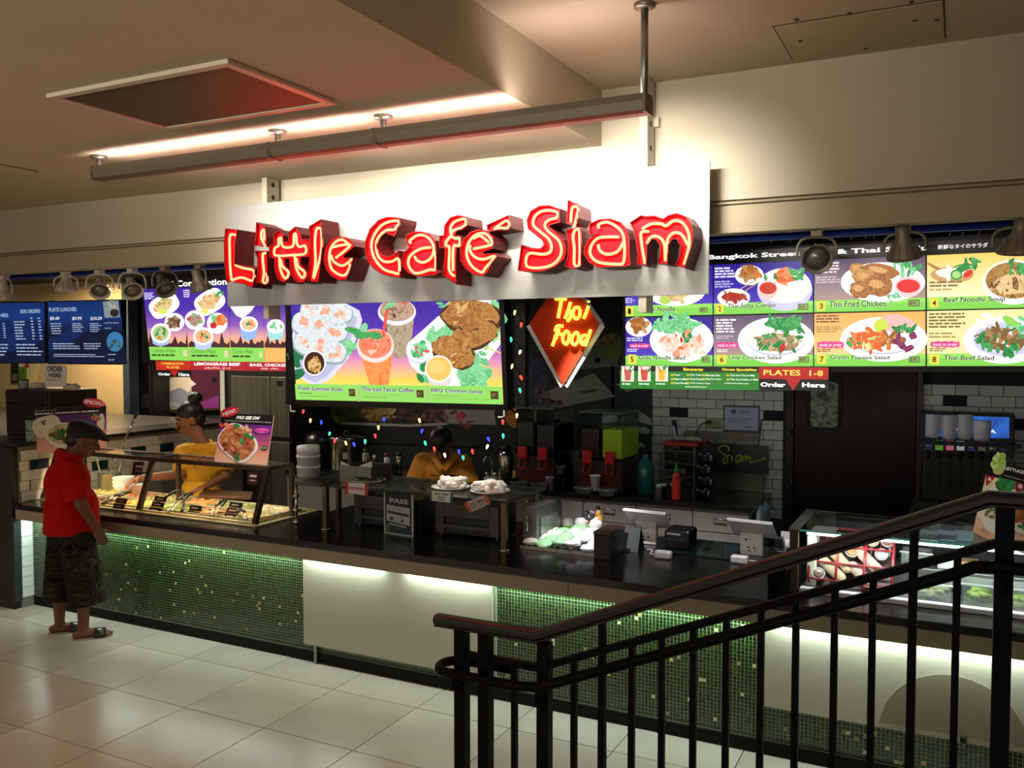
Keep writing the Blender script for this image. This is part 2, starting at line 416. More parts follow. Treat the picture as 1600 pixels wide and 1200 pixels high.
for k in range(-6, 6):
    z = .92 + PHt / 2 + k * PHt
    if z + PHt / 2 > ZT - .015: continue
    off = (k % 2) * PW / 2
    for j in range(0, 15):
        y = 4.765 + PW / 2 + j * PW - off
        if k < 0: continue
        if y - PW / 2 < 4.75: y = 4.75 + PW * .25 + .002; me = pr['half'] if 'half' in pr else pr.setdefault('half', tile_proto(PW / 2 - .005, PHt - .005, TW, 'x'))
        else: me = pr[random.choice('ab')]
        if any(abs(d.y - y) < PW / 2 and abs(d.z - z) < PHt / 2 for d in dk): me = pr['d']
        put(me, wl, (XL, y, z))
pl = tile_proto(.105 - .004, PHt - .004, M('#dfe6e0', .25, noise=(9, .03)), 'x')
for k in range(8): put(pl, wl, (XL, 4.805, .10 + PHt / 2 + k * PHt))
MB().box(XL - .42, XL + .03, 4.72, 7.37, ZT - .02, ZT + .012, M('#2b2622', .35, .3)).build('trim_4', kind='structure', bevel=.004)
MB().box(XL - .36, XL - .015, 4.69, 4.752, 0, ZT - .02, M('#1c1713', .5)).build('trim_5', kind='structure', bevel=.004)
MB().box(XL - .015, XL + .004, 4.69, 4.752, .08, .79, M('#2c3631', .5)).build('trim_6', kind='structure')

# ------------------------------------------------------------------ back wall with subway tiles
wb = MB().box(-15, 4, YW, YW + .2, 0, 3.1, M('#1e2220', .8)).build('wall_back', kind='structure')
QW, QH = .1765, .0897
qb = [tile_proto(QW - .006, QH - .006, m, 'y') for m in TB]; qd = tile_proto(QW - .006, QH - .006, TBD, 'y')
qh = tile_proto(QW / 2 - .006, QH - .006, TB[0], 'y')
dkb = [PY(x, y, YW) for x, y in ((1047, 645), (1199, 650), (1500, 626), (1595, 662))]
xa0, xa1 = PY(1019, 650, YW).x, PY(1225, 650, YW).x; xb0, xb1 = PY(1437, 650, YW).x, .62
zr = PY(1120, 609, YW).z
for (xs, xe, zlo) in ((xa0, xa1, .62), (xb0, xb1, .9)):
    for k in range(-1, 20):
        z = zr - QH * (k - .0) - QH / 2 + .0
        if z < zlo: break
        x = xs + (QW / 2 if k % 2 else 0) - 0
        if k % 2: put(qh, wb, (xs + QW / 4, YW, z))
        while x < xe - .02:
            c = x + QW / 2
            if c + QW / 2 > xe + .005:
                put(qh, wb, (x + QW / 4, YW, z)); break
            d = any(abs(q.x - c) < QW / 2 and abs(q.z - z) < QH / 2 for q in dkb)
            put(qd if d else random.choice(qb), wb, (c, YW, z)); x += QW
# steel swing door between the tiled walls
xd0, xd1 = PY(1243, 650, YW).x, PY(1432, 650, YW).x
d = thing('door_1', None, None, ((xd0 + xd1) / 2, YW - .03, 0), kind='structure')
DS = M('#241e1a', .36, .85, noise=(1.6, .25), aniso=(1, 1, .35))
MB().box(xd0, xd1, YW - .05, YW - .004, .01, 2.15, DS).build('panel', d, bevel=.004)
fr = MB()
fr.box(xd0 - .075, xd0 - .004, YW - .07, YW - .002, 0, 2.2, M('#241f1b', .4, .6)); fr.box(xd1 + .004, xd1 + .05, YW - .07, YW - .002, 0, 2.2, M('#3a332b', .4, .6))
fr.build('frame', d, bevel=.003)
wp = panY(YW - .052)
def rr(pan, x0, y0, x1, y1, r, n=5):
    a0, b0 = pan.px(x0, y0); a1, b1 = pan.px(x1, y1); out = []
    for (cx, cy, s) in ((a1 - r, b1 - r, 0), (a0 + r, b1 - r, 1), (a0 + r, b0 + r, 2), (a1 - r, b0 + r, 3)):
        for i in range(n + 1): t_ = pi / 2 * (s + i / n); out.append((cx + r * cos(t_), cy + r * sin(t_)))
    return out
b = MB(); b.prism(wp, rr(wp, 1261, 590, 1315, 673, .05), 0, .022, RUBBER); w = b.build('window', d)
b = MB(); b.prism(wp, rr(wp, 1268, 596, 1309, 668, .04), .022, .026, FM(('#2a2a20', '#5c5b48', '#8b8a74', '#3c3c30'), 9)); b.build('pane', w)
for zz in (1.45, .95, .4):
    MB().cyl((xd0 - .012, YW - .075, zz), (xd0 - .012, YW - .075, zz + .10), .013, STEELD, n=10).build('hinge', d)
# shell of the shop: side at the far end and a dark column behind the hanging boards

# ------------------------------------------------------------------ serving counter
cb = thing('counter_base', 'long counter front with green mosaic, white panels and lit fascia', 'counter', (-3, 4.95, 0))
XE = 1.25
MB().box(XL + .002, XE, 4.705, 4.725, .782, .869, M('#93856c', .55, noise=(1.5, .05))).build('fascia', cb, bevel=.003)
MB().box(-2.02, -2.017, 4.7035, 4.71, .782, .869, DARK).build('joint', cb)
MB().box(XL + .004, XE, 4.868, 5.0, .0, .869, M('#a3b596', .5)).build('backing', cb)
MB().box(XL + .004, XE, 4.858, 4.868, 0.0, .094, M('#050505', .6, spec=.2)).build('kick_plate', cb)
MB().box(XL + .004, XE, 4.852, 4.8675, .094, .1005, M('#4a4d42', .4)).build('ledge', cb)
MB().box(XL + .004, XE, 4.725, 4.868, .79, .80, M('#d8ddd5', .4)).build('soffit', cb)
greens = [M(c, .14, coat=.3) for c in ('#122e0a', '#17370e', '#11290a', '#1b3c0e', '#263c0c', '#152f0c', '#2a400e', '#0f2408')]
yel = [M('#d6c66c', .2, coat=.3), M('#e0d898', .2, coat=.3), M('#a88a44', .2, coat=.3)]
def mosaic(x0, x1, name, z0=.103, z1=.782):
    b = MB(); p = .0212; nx = int((x1 - x0) / p); nz = int((z1 - z0) / p) + 1; rd = random.Random(int(x0 * 100))
    for i in range(nx):
        for k in range(nz):
            xa = x0 + i * p; za = z0 + k * p
            f = k / nz
            m = rd.choice(yel) if rd.random() < (.020 if f < .55 else .007) else rd.choice(greens)
            y = 4.8665; xb, zb = xa + p - .0042, za + p - .0042; yf = 4.8650
            b.add([(xa, y, za), (xb, y, za), (xb, y, zb), (xa, y, zb), (xa, yf, za), (xb, yf, za), (xb, yf, zb), (xa, yf, zb)],
                  [(4, 5, 6, 7), (0, 1, 5, 4), (1, 2, 6, 5), (2, 3, 7, 6), (3, 0, 4, 7)], m)
    return b.build(name, cb, kind='stuff')
mosaic(XL + .01, -4.10, 'mosaic'); mosaic(-2.575, -.92, 'mosaic')
mosaic(-4.10, -2.58, 'mosaic', .103, .15); mosaic(-.92, XE - .01, 'mosaic', .103, .30)
WP = M('#b3ad9c', .45, noise=(1.2, .03))
MB().box(-4.103, -2.59, 4.834, 4.866, .142, .80, WP).build('white_panel', cb, bevel=.002)
MB().box(-2.588, -2.57, 4.846, 4.866, .1, .79, M('#8d9b84', .4)).build('panel_trim', cb)
MB().box(-.918, XE, 4.834, 4.866, .290, .80, WP).build('white_panel', cb, bevel=.002)
p = PY(494, 1025, 4.84); MB().box(p.x - .012, p.x + .012, 4.83, 4.85, 0, .145, STEEL).build('panel_foot', cb)
pan = panY(4.834); b = MB(); c0, r0 = pan.px(1495, 1152), 0
a, bb = pan.px(1490, 1055); base = pan.px(1490, 1148)[1]; rad = .335
# round-topped cover plate: a circle segment
h = base - bb; ang = math.acos(max(-1, (rad - h) / rad)); pts = [(a + rad * sin(tt), bb + rad - rad * cos(tt)) for tt in [(-ang + 2 * ang * i / 24) for i in range(25)]]
b.prism(pan, pts, .001, .005, M('#857b68', .6)); b.build('round_cover_plate', cb, label='round-topped beige cover plate')
q = PY(1505, 1155, 4.83); MB().cyl((q.x, 4.83, q.z), (q.x, 4.815, q.z), .016, BLACK, n=14).build('knob', cb)

ct = MB(); ct.box(XL - .0, -4.5, 4.69, 5.62, .87, .915, GRANITE); ct.box(-4.5, XE, 4.69, 5.95, .87, .915, GRANITE)
ct.build('countertop', cat='countertop', label='long polished black granite countertop running past the whole stall', bevel=.004)
# glass-topped strip behind the card readers
# ------------------------------------------------------------------ hanging trough lights
def trough(x0, x1, zc, stems, label):
    t = thing('trough_light', label, 'light', ((x0 + x1) / 2, 3.68, 3.24), 'strip lights hung over the sign')
    b = MB(); m = M('#5c5345', .5, .2)
    prof = [(-.05, .045), (-.054, .015), (-.045, -.024), (-.015, -.032), (.035, -.032), (.05, -.022), (.042, -.014), (-.008, -.024), (-.034, -.017), (-.042, .015), (-.04, .045)]
    rs = [[(x, 3.68 + y, 3.275 + z) for y, z in prof] for x in (x0, x1)]
    b.rings(rs, m, False, True); b.build('housing', t)
    for x in (x0, x1): MB().box(x - .006, x + .006, 3.626, 3.732, 3.241, 3.322, m).build('end_cap', t)
    MB().cyl((x0 + .03, 3.676, 3.266), (x1 - .03, 3.676, 3.266), .011, M('#fff0d8', .3, emit=5), n=10).build('lamp_tube', t)
    for x, zt in stems:
        s = MB(); s.cyl((x, 3.68, 3.25), (x, 3.68, zt - .004), .016, ALU, n=12); s.lathe((x, 3.68, zt - .022), [(.02, 0), (.045, .006), (.048, .02)], ALU)
        s.build('stem', t)
    return t
trough(-4.66, -3.292, 0, [(-4.655, ZL)], 'hanging strip light at the end over the first red letters')
trough(-3.276, -2.611, 0, [(-3.262, ZL)], 'short middle strip light hung from the low ceiling')
trough(-2.597, -1.215, 0, [(-2.582, ZL), (-1.232, ZH)], 'long strip light reaching the tall pole of the high ceiling')

# ------------------------------------------------------------------ the sign
sg = thing('cafe_sign', 'brushed steel sign board with red neon channel letters', 'sign', (-2.9, 4.64, 2.52))
SGM = M('#a9a7a3', .42, .55, noise=(3, .06), aniso=(.4, 1, 12))
MB().box(-4.585, -1.192, 4.64, 4.652, 2.52, 3.215, SGM).build('panel', sg, bevel=.002)
POST = M('#b5ab95', .5, .1)
for px, pz in ((416, 2.43), (1005, 2.43)):
    xx = PY(px, 400, 4.665).x; b = MB(); zt = ZL if px < 900 else ZH
    b.box(xx - .022, xx + .022, 4.655, 4.665, pz, zt - .003, POST); b.box(xx + .012, xx + .022, 4.665, 4.775, pz, zt - .003, POST); b.box(xx - .022, xx - .012, 4.665, 4.775, pz, zt - .003, POST)
    po = b.build('post', sg, label='pale steel mounting post')
    for zz in ((3.345, 3.26) if px < 900 else (3.6, 3.46, 3.33)): MB().cyl((xx + .0215, 4.715, zz), (xx + .0235, 4.715, zz), .017, DARK, n=12).build('bolt_hole', po)
    MB().box(xx - .05, xx + .05, 4.76, 4.799, zt - .25, zt - .2, POST).build('bracket', po)
LP = panY(4.46)      # plane of the letter fronts
def cA(p): return (340 + p[0] / 6.154, 280 + p[1] / 6.154)
def cB(p): return (560 + p[0] / 6.154, 280 + p[1] / 6.154)
def cC(p): return (800 + p[0] / 5.161, 280 + p[1] / 5.161)
RED = M('#c00414', .6, spec=.12); REDS = M('#6a1416', .45, .2, spec=.2); 
NEON = bpy.data.materials.new('neon_tube'); NEON.use_nodes = True
_b = NEON.node_tree.nodes['Principled BSDF']; _b.inputs['Emission Color'].default_value = (1, .055, .024, 1); _b.inputs['Emission Strength'].default_value = 15; _b.inputs['Base Color'].default_value = (.1, .02, .01, 1)
def smooth(pts, k=4):
    out = []; n = len(pts)
    for i in range(n - 1):
        p0, p1, p2, p3 = [V(pts[max(0, min(n - 1, i + q))]) for q in (-1, 0, 1, 2)]
        for s in range(k):
            t = s / k
            out.append(.5 * ((2 * p1) + (p2 - p0) * t + (2 * p0 - 5 * p1 + 4 * p2 - p3) * t * t + (3 * p1 - p0 - 3 * p2 + p3) * t ** 3))
    out.append(V(pts[-1])); return out
def letter(c, outs, tubes, name='letter'):
    body = MB()
    for o in outs:
        pts = [LP.px(*c(p)) for p in o]
        A = sum(pts[i][0] * pts[(i + 1) % len(pts)][1] - pts[(i + 1) % len(pts)][0] * pts[i][1] for i in range(len(pts)))
        if A > 0: pts = pts[::-1]
        n = len(pts)
        cx = sum(p[0] for p in pts) / n; cy = sum(p[1] for p in pts) / n
        fr = [LP.pt(a, b, 0) for a, b in pts]; bk = [LP.pt(a, b, -.176) for a, b in pts]; fc = [LP.pt(a, b, -.03) for a, b in pts]
        body.add(fc, [list(range(n))], RED)
        body.add(bk + fr, [(i, (i + 1) % n, n + (i + 1) % n, n + i) for i in range(n)], REDS)
    lo = body.build(name, sg)
    md = lo.modifiers.new('sheet', 'SOLIDIFY'); md.thickness = .006; md.offset = 0
    tb = MB()
    for tpts in tubes:
        pts = [LP.pt(*LP.px(*c(p)), -.006) for p in smooth([tuple(p) + (0,) for p in tpts])] if False else [LP.pt(*LP.px(*c((q[0], q[1]))), -.006) for q in smooth([(p[0], p[1], 0) for p in tpts])]
        tb.tube(pts, 0.0082, NEON, n=7)
        st = MB() 
    tb.build('neon_tube', lo)
letter(cA, [[(75, 475), (188, 487), (168, 600), (160, 815), (250, 835), (360, 862), (348, 960), (335, 1040), (250, 1003), (170, 990), (85, 985), (66, 800), (62, 600)]],
       [[(175, 540), (130, 530), (110, 560), (110, 700), (115, 850), (130, 970), (155, 962), (230, 945), (330, 975), (340, 880), (240, 855), (165, 825)]])
letter(cA, [[(372, 415), (455, 458), (466, 560), (470, 645), (350, 635), (365, 560)], [(355, 690), (470, 692), (475, 850), (475, 1000), (370, 995), (385, 880), (385, 760)]],
       [[(455, 650), (430, 600), (415, 570), (415, 510), (435, 485), (446, 510), (440, 590)], [(460, 710), (430, 720), (430, 800), (440, 900), (430, 985), (470, 988), (466, 900)]])
letter(cA, [[(590, 488), (630, 540), (632, 605), (682, 605), (682, 510), (745, 458), (800, 530), (802, 578), (882, 575), (882, 742), (795, 748), (795, 820), (855, 885), (868, 920), (830, 985), (760, 990), (712, 930), (695, 850), (690, 760), (640, 762), (645, 830), (700, 888), (694, 940), (640, 992), (580, 962), (550, 880), (545, 762), (497, 750), (495, 640), (540, 622), (540, 530)]],
       [[(605, 560), (580, 580), (580, 640), (545, 660), (540, 720), (580, 735), (700, 730), (835, 715), (835, 640), (780, 650), (757, 610), (750, 535), (730, 532), (720, 640), (640, 655), (612, 625), (602, 560)],
        [(590, 735), (595, 850), (630, 940), (660, 945), (675, 890), (620, 840), (600, 770)], [(735, 725), (750, 850), (790, 930), (820, 945), (830, 890), (770, 840), (750, 760)]])
letter(cA, [[(880, 455), (990, 388), (1003, 520), (1000, 700), (968, 985), (860, 980), (882, 800), (890, 600)]],
       [[(965, 470), (945, 480), (930, 600), (935, 800), (915, 955), (990, 700), (990, 490), (955, 470)]])
letter(cA, [[(1312, 645), (1290, 600), (1240, 565), (1170, 555), (1100, 580), (1045, 650), (1018, 760), (1040, 860), (1090, 930), (1170, 970), (1235, 960), (1270, 880), (1305, 755), (1215, 760), (1205, 735)]],
       [[(1270, 640), (1190, 580), (1110, 620), (1070, 720), (1085, 850), (1150, 910), (1210, 925), (1250, 880), (1270, 815)], [(1100, 655), (1180, 635), (1270, 630), (1200, 700), (1130, 755)], [(1085, 730), (1110, 790), (1180, 830), (1240, 810), (1285, 765)]])
letter(cB, [[(400, 375), (330, 365), (270, 365), (190, 395), (110, 480), (65, 600), (62, 700), (90, 790), (150, 860), (230, 910), (320, 935), (398, 942), (400, 930), (384, 820), (386, 690), (370, 700), (330, 735), (270, 745), (215, 720), (175, 660), (170, 600), (190, 540), (250, 500), (345, 548), (365, 500), (395, 410)]],
       [[(365, 470), (385, 405), (300, 405), (210, 450), (140, 550), (120, 650), (150, 760), (230, 860), (320, 895), (385, 900), (380, 765), (320, 790), (240, 790), (180, 730), (165, 620), (200, 540), (270, 490), (340, 485), (365, 440)]])
letter(cB, [[(455, 540), (520, 510), (600, 505), (680, 525), (735, 590), (747, 700), (747, 870), (772, 895), (735, 920), (560, 930), (480, 900), (430, 840), (415, 770), (440, 700), (490, 660), (480, 640), (470, 620)]],
       [[(500, 615), (490, 590), (560, 540), (640, 545), (700, 600), (720, 680), (690, 760), (620, 800), (560, 780), (535, 740)], [(690, 655), (590, 670), (500, 730), (475, 800), (500, 870), (560, 905), (680, 870), (735, 860), (735, 690)]])
letter(cB, [[(780, 545), (820, 540), (830, 440), (880, 370), (960, 345), (1040, 365), (1050, 440), (990, 482), (950, 490), (925, 520), (920, 545), (985, 550), (985, 650), (940, 660), (935, 760), (940, 1010), (870, 960), (810, 920), (830, 760), (835, 660), (780, 655)]],
       [[(890, 545), (880, 470), (920, 410), (1010, 380), (1030, 420), (990, 465), (910, 490), (890, 545), (930, 570), (965, 565), (965, 640), (910, 650), (905, 880)], [(880, 550), (840, 600), (840, 640), (870, 660), (865, 850), (890, 910), (920, 930)]])
letter(cB, [[(1290, 560), (1240, 500), (1160, 485), (1080, 510), (1010, 580), (978, 680), (985, 780), (1030, 860), (1110, 915), (1200, 925), (1240, 890), (1270, 820), (1332, 742), (1320, 715), (1200, 722), (1190, 700), (1285, 662), (1300, 620)], [(1235, 440), (1445, 345), (1455, 465), (1262, 500), (1240, 482)]],
       [[(1100, 670), (1260, 635), (1280, 600), (1230, 530), (1160, 520), (1090, 560), (1045, 640), (1040, 740), (1090, 840), (1180, 895), (1220, 850), (1310, 740), (1200, 770), (1120, 750), (1070, 690), (1070, 630)], [(1100, 570), (1170, 545), (1250, 610)], [(1300, 480), (1410, 400), (1445, 420), (1435, 465), (1360, 470), (1310, 475)]])
letter(cC, [[(380, 240), (300, 210), (220, 215), (150, 255), (118, 330), (130, 400), (180, 440), (245, 490), (260, 530), (230, 560), (160, 560), (75, 530), (48, 735), (160, 745), (250, 740), (350, 700), (420, 640), (435, 560), (410, 490), (350, 430), (290, 382), (300, 368), (380, 345)]],
       [[(350, 320), (365, 270), (290, 250), (220, 265), (175, 310), (170, 370), (220, 420), (290, 480), (315, 540), (300, 590), (240, 605), (130, 600), (115, 700), (220, 715), (320, 690), (380, 630), (395, 560), (370, 490), (290, 420), (260, 370), (290, 330), (350, 315)]])
letter(cC, [[(450, 165), (535, 215), (537, 310), (490, 372), (440, 350)], [(435, 410), (548, 388), (553, 550), (556, 700), (500, 720), (425, 705), (450, 620), (455, 500)]],
       [[(470, 350), (480, 240), (505, 220), (530, 235), (520, 300), (495, 385)], [(540, 400), (505, 410), (490, 470), (500, 560), (500, 685), (540, 685), (545, 500), (540, 410)]])
letter(cC, [[(625, 360), (700, 325), (790, 318), (870, 345), (920, 400), (945, 480), (945, 600), (957, 690), (900, 702), (700, 710), (620, 670), (580, 600), (585, 550), (625, 480), (690, 440), (632, 450), (622, 400)]],
       [[(700, 395), (695, 365), (760, 345), (830, 375), (890, 440), (905, 560), (895, 670), (850, 685), (700, 670), (635, 620), (630, 550), (680, 480), (760, 465), (860, 465)], [(690, 525), (710, 580), (770, 605), (850, 580), (900, 500)]])
letter(cC, [[(950, 350), (1040, 290), (1080, 300), (1150, 295), (1220, 320), (1260, 290), (1330, 275), (1400, 300), (1450, 370), (1460, 470), (1440, 560), (1390, 715), (1320, 690), (1350, 620), (1360, 540), (1330, 480), (1290, 480), (1260, 530), (1255, 600), (1250, 682), (1175, 675), (1195, 600), (1195, 530), (1160, 480), (1110, 480), (1085, 540), (1085, 600), (1080, 692), (1010, 685), (1015, 600), (1000, 480), (980, 400)]],
       [[(1045, 400), (1120, 360), (1200, 360), (1240, 375), (1300, 335), (1370, 350), (1420, 430), (1425, 540), (1385, 690)], [(1100, 420), (1040, 430), (1045, 530), (1070, 680)], [(1085, 520), (1120, 465), (1180, 465), (1225, 520), (1235, 660)], [(1245, 600), (1255, 480), (1310, 430), (1370, 450), (1415, 530)]])

# ------------------------------------------------------------------ diamond neon sign
dp = panY(5.25)
dg = thing('diamond_neon_sign', 'red diamond box sign with yellow neon script', 'sign', dp.at(882, 600), None)
b = MB(); corners = [dp.px(*p) for p in ((882, 425), (937, 506), (880, 602), (827, 506))]
b.prism(dp, corners, -.08, 0, M('#b8361a', .8, spec=.1), M('#cfcabf', .5)); bx = b.build('face', dg)
e = MB()
for i, j in ((1, 2), (2, 3)):
    p, q = dp.pt(*corners[i], -.02), dp.pt(*corners[j], -.02); e.bar(p, q, .06, .018, M('#cfcbc0', .4), up=(0, -1, 0))
e.build('edge_trim', dg)
YN = bpy.data.materials.new('yellow_neon'); YN.use_nodes = True
_b = YN.node_tree.nodes['Principled BSDF']; _b.inputs['Emission Color'].default_value = (1, .74, .05, 1); _b.inputs['Emission Strength'].default_value = 3.2; _b.inputs['Base Color'].default_value = (.1, .08, .01, 1)
def cD(p): return (820 + p[0] / 6.67, 440 + p[1] / 6.67)
n = MB()
for tp in ([(330, 180), (445, 185)], [(395, 190), (375, 300), (360, 380)], [(490, 215), (455, 330), (430, 385)], [(445, 330), (490, 310), (490, 370), (455, 415)], [(585, 275), (535, 275), (515, 340), (550, 390), (585, 350), (590, 290)],
           [(675, 255), (650, 330), (625, 385)], [(678, 200), (674, 218)], [(410, 465), (350, 465), (330, 520)], [(395, 550), (345, 545), (320, 620), (300, 670)], [(370, 490), (335, 600)],
           [(440, 515), (410, 570), (415, 630), (450, 650), (475, 590), (470, 530), (440, 515)], [(540, 530), (505, 580), (505, 640), (540, 655), (575, 600), (565, 540), (540, 530)], [(650, 560), (610, 570), (600, 630), (625, 655), (655, 600)], [(697, 500), (670, 590), (640, 670)]):
    n.tube([dp.pt(*dp.px(*cD((q[0], q[1]))), .02) for q in smooth([(p[0], p[1], 0) for p in tp])], .0105, YN, n=7)
n.build('neon_lettering', dg)
for sx in (862, 902):
    p = dp.at(sx, 460, -.04); MB().cyl(p, (p.x, p.y, 3.05), .004, STEELD, n=6).build('hanging_rod', dg)
# ------------------------------------------------------------------ backlit menu boards
EB = 1.2
def ink(c, e=EB): return M(c, .3, emit=e) if e else M(c, .55)
WH = '#f4f2f4'
NOOD = lambda e=EB: [FM(('#d9a35a', '#f0d9a0', '#a8642e'), 160, e), FM(('#f4e3bd', '#d3a46a', '#8a5a2c'), 190, e)]
MEAT = lambda e=EB: [FM(('#5a2c14', '#a4602a', '#d39a55'), 110, e), FM(('#6e3717', '#b9752f', '#3e1d0c'), 130, e), FM(('#8b4a1f', '#d8a560', '#5e3014'), 120, e)]
LEAF = lambda e=EB: [FM(('#0e5a2a', '#2f9a4a', '#083d1c'), 90, e), FM(('#1f7a38', '#4fb765', '#0f4a24'), 90, e)]
LETT = lambda e=EB: [FM(('#37b06c', '#9be3a5', '#1c8a50'), 70, e), FM(('#7ad68a', '#35a860', '#bff0c0'), 70, e)]
CARR = lambda e=EB: [ink('#e2622a', e), ink('#f08a45', e), FM(('#d8481c', '#f4a060', '#b53512'), 140, e)]
REDS_ = lambda e=EB: [ink('#c8201c', e), ink('#e0503c', e)]
RICE = lambda e=EB: [FM(('#f3ead2', '#fffaf0', '#dccfae'), 180, e)]
def frame_board(pan, t, x0, yt0, yt1, x1, yb0, yb1, mat=BLACK, depth=.06, name='frame', h=-.002):
    b = MB(); b.prism(pan, [pan.px(*p) for p in ((x0, yt0), (x1, yt1), (x1, yb1), (x0, yb0))], -depth, h, mat); return b.build(name, t, bevel=.004)
def cellq(c): # bilinear px inside a quad TL,TR,BR,BL
    (a, b_, c_, d) = c
    return lambda u, v: tuple((1 - v) * ((1 - u) * a[i] + u * b_[i]) + v * ((1 - u) * d[i] + u * c_[i]) for i in (0, 1))
def zr(pan, quad):
    zs = [pan.at(*p).z for p in quad]; return min(zs), max(zs)
def slab(pan, quad, mat, t, name='panel', h=.006):
    b = MB(); b.prism(pan, [pan.px(*p) for p in quad], -.004, h, mat); return b.build(name, t)
def price(pan, mb, x0, y0, x1, y1, st='$10', bgc='#8fa060'):
    pan.rect(mb, x0, y0, x1, y1, ink('#4d5a2c'), 8); d = (x1 - x0) * .07
    pan.rect(mb, x0 + d, y0 + d, x1 - d, y1 - d, ink(bgc), 8.3)
    pan.txt(mb, st, x0 + (x1 - x0) * .12, y0 + (y1 - y0) * .22, x0 + (x1 - x0) * .66, y0 + (y1 - y0) * .8, ink('#222a12'), 8.6, .02)
def splash(pan, mb, x0, y0, x1, y1):
    cx, cy = (x0 + x1) / 2, (y0 + y1) / 2; pts = []
    for i in range(28):
        t_ = 2 * pi * i / 28; k = 1.12 if i % 2 else .86
        c, s_ = cos(t_), sin(t_); q = (abs(c) ** 5 + abs(s_) ** 5) ** (-.2)
        pts.append((cx + (x1 - x0) / 2 * c * q * (1 if i % 2 else .95), cy + (y1 - y0) / 2 * s_ * q * k))
    pan.poly(mb, pts, ink('#e23a86'), 8)
    pan.txt(mb, 'made to order', x0 + (x1 - x0) * .08, y0 + (y1 - y0) * .2, x1 - (x1 - x0) * .08, y1 - (y1 - y0) * .22, ink('#ffe9f2'), 8.5, .01, .35)
RP = panY(5.70, 5, 2.30)
t = thing('menu_board', 'long backlit board of eight numbered dishes under a black Bangkok Street Fare header', 'menu board', RP.at(1290, 580), None)
frame_board(RP, t, 972, 412, 356, 1640, 580, 582, depth=.09)
rm = MB(); rm.prism(RP, [RP.px(*p) for p in ((976, 398), (1640, 361), (1640, 390), (976, 420))], 0, .008, M('#1c1416', .3)); hd = rm.build('header', t)
b = MB(); RP.txt(b, 'Bangkok Street Fare & Thai Salads', 1106.5, 398.5, 1448.5, 393.2, ink('#ffffff', 1.0), 8, .035, 0, 1.02, 3)
RP.txt(b, '新鮮なタイのサラダ', 1465.5, 382.5, 1543.5, 386.5, ink('#f0eeee'), 8, .012)
RP.ell(b, 1585, 378.5, 5, 6, ink('#d02030'), 8); RP.ell(b, 1585, 378.5, 3.6, 4.4, ink('#f0f0f0'), 8.4); RP.poly(b, [(1581.5, 375), (1583, 374), (1588.5, 382), (1587, 383)], ink('#d02030'), 8.8)
b.build('lettering', hd, kind='stuff')
def c6(x, y): return (1100 + x / 3.2, 330 + y / 3.2)
def c5(x, y): return (740 + x / 3.2, 230 + y / 3.2)
BLUE = [(0, '#2c1c86'), (.55, '#3d2aa6'), (.85, '#5a45c0'), (1, '#6a55c8')]
MAUV = [(0, '#5b4964'), (.5, '#8d7a86'), (1, '#c9a184')]; YEL = [(0, '#f3c95e'), (.5, '#f6e2a4'), (1, '#fbefcf')]; ORA = [(0, '#f0ae5a'), (.6, '#f3c47a'), (1, '#f7dca6')]
CRE = [(0, '#f3e4a0'), (1, '#e9dfa6')]
xs = (978, 1113.5, 1115.5, 1270.5, 1272.5, 1446, 1448.5, 1640)
def ry(x, k):   # row lines of the board at pixel column x
    f = (x - 1116) / (1600 - 1116)
    return {0: 413.5 - 21 * f, 1: 491.5 - 11 * f, 2: 493.8 - 11 * f, 3: 572.5 - 1 * f}[k]
def cell(i, row, bgs):
    x0, x1 = xs[2 * i], xs[2 * i + 1]; a, c = (0, 1) if row == 0 else (2, 3)
    q = [(x0, ry(x0, a)), (x1, ry(x1, a)), (x1, ry(x1, c)), (x0, ry(x0, c))]
    z0, z1 = zr(RP, q); pn_ = slab(RP, q, GM(tuple(bgs), z0, z1, EB), t)
    mb = MB(); f = cellq(q); RP.poly(mb, [f(0, .775), f(1, .775), f(1, 1), f(0, 1)], ink('#7fd04e'), 6)
    RP.poly(mb, [f(0, .78), f(1, .78), f(1, .86), f(0, .86)], ink('#96dd63'), 6.2)
    return mb, pn_, f
def num(mb, s, p0, p1):
    RP.rect(mb, *p0, *p1, ink('#f4d84a'), 8); w, h = p1[0] - p0[0], p1[1] - p0[1]
    RP.txt(mb, s, p0[0] + w * .3, p0[1] + h * .2, p1[0] - w * .28, p1[1] - h * .18, ink('#141414'), 8.6, .02)
def nm(mb, s, p0, p1): 
    RP.txt(mb, s, p0[0] + .5, p0[1] + .5, p1[0] + .5, p1[1] + .5, ink('#dff5c8'), 8.3, .03); RP.txt(mb, s, *p0, *p1, ink('#0e1a10'), 8.8, .012, 0, 1, 3)
def E(mb, f, x, y, rx, ry_, m, layer=7, rot=0, jag=0, sq=2, n=26): RP.ell(mb, *f(x, y), rx / 3.2, ry_ / 3.2, m, layer, rot, n, jag, int(x), sq)
def Hp(mb, f, x, y, rx, ry_, ms, layer=7.6, n=14, size=.3, rot=0, jag=.25): RP.heap(mb, *f(x, y), rx / 3.2, ry_ / 3.2, ms, layer, n, size, int(x), rot, jag)
W_ = ink(WH); LV = ink('#cfc8ea'); SH = ink('#b9b4cf')
# 1 noodle plate (mostly behind the sign)
mb, pn_, f = cell(0, 0, BLUE)
E(mb, c5, 1010, 720, 150, 75, W_); Hp(mb, c5, 1000, 715, 115, 50, NOOD(), n=30, size=.28); E(mb, c5, 960, 765, 30, 20, ink('#b8d060'), 9)
num(mb, '1', c5(763, 797), c5(800, 842)); nm(mb, 'Thai Noodle', c5(862, 798), c5(1010, 820)); RP.dashes(mb, *c5(760, 755), *c5(810, 782), 3, ink('#c8c4f0'), 8); price(RP, mb, *c5(1132, 800), *c5(1172, 826), '$9')
mb.build('print', pn_)
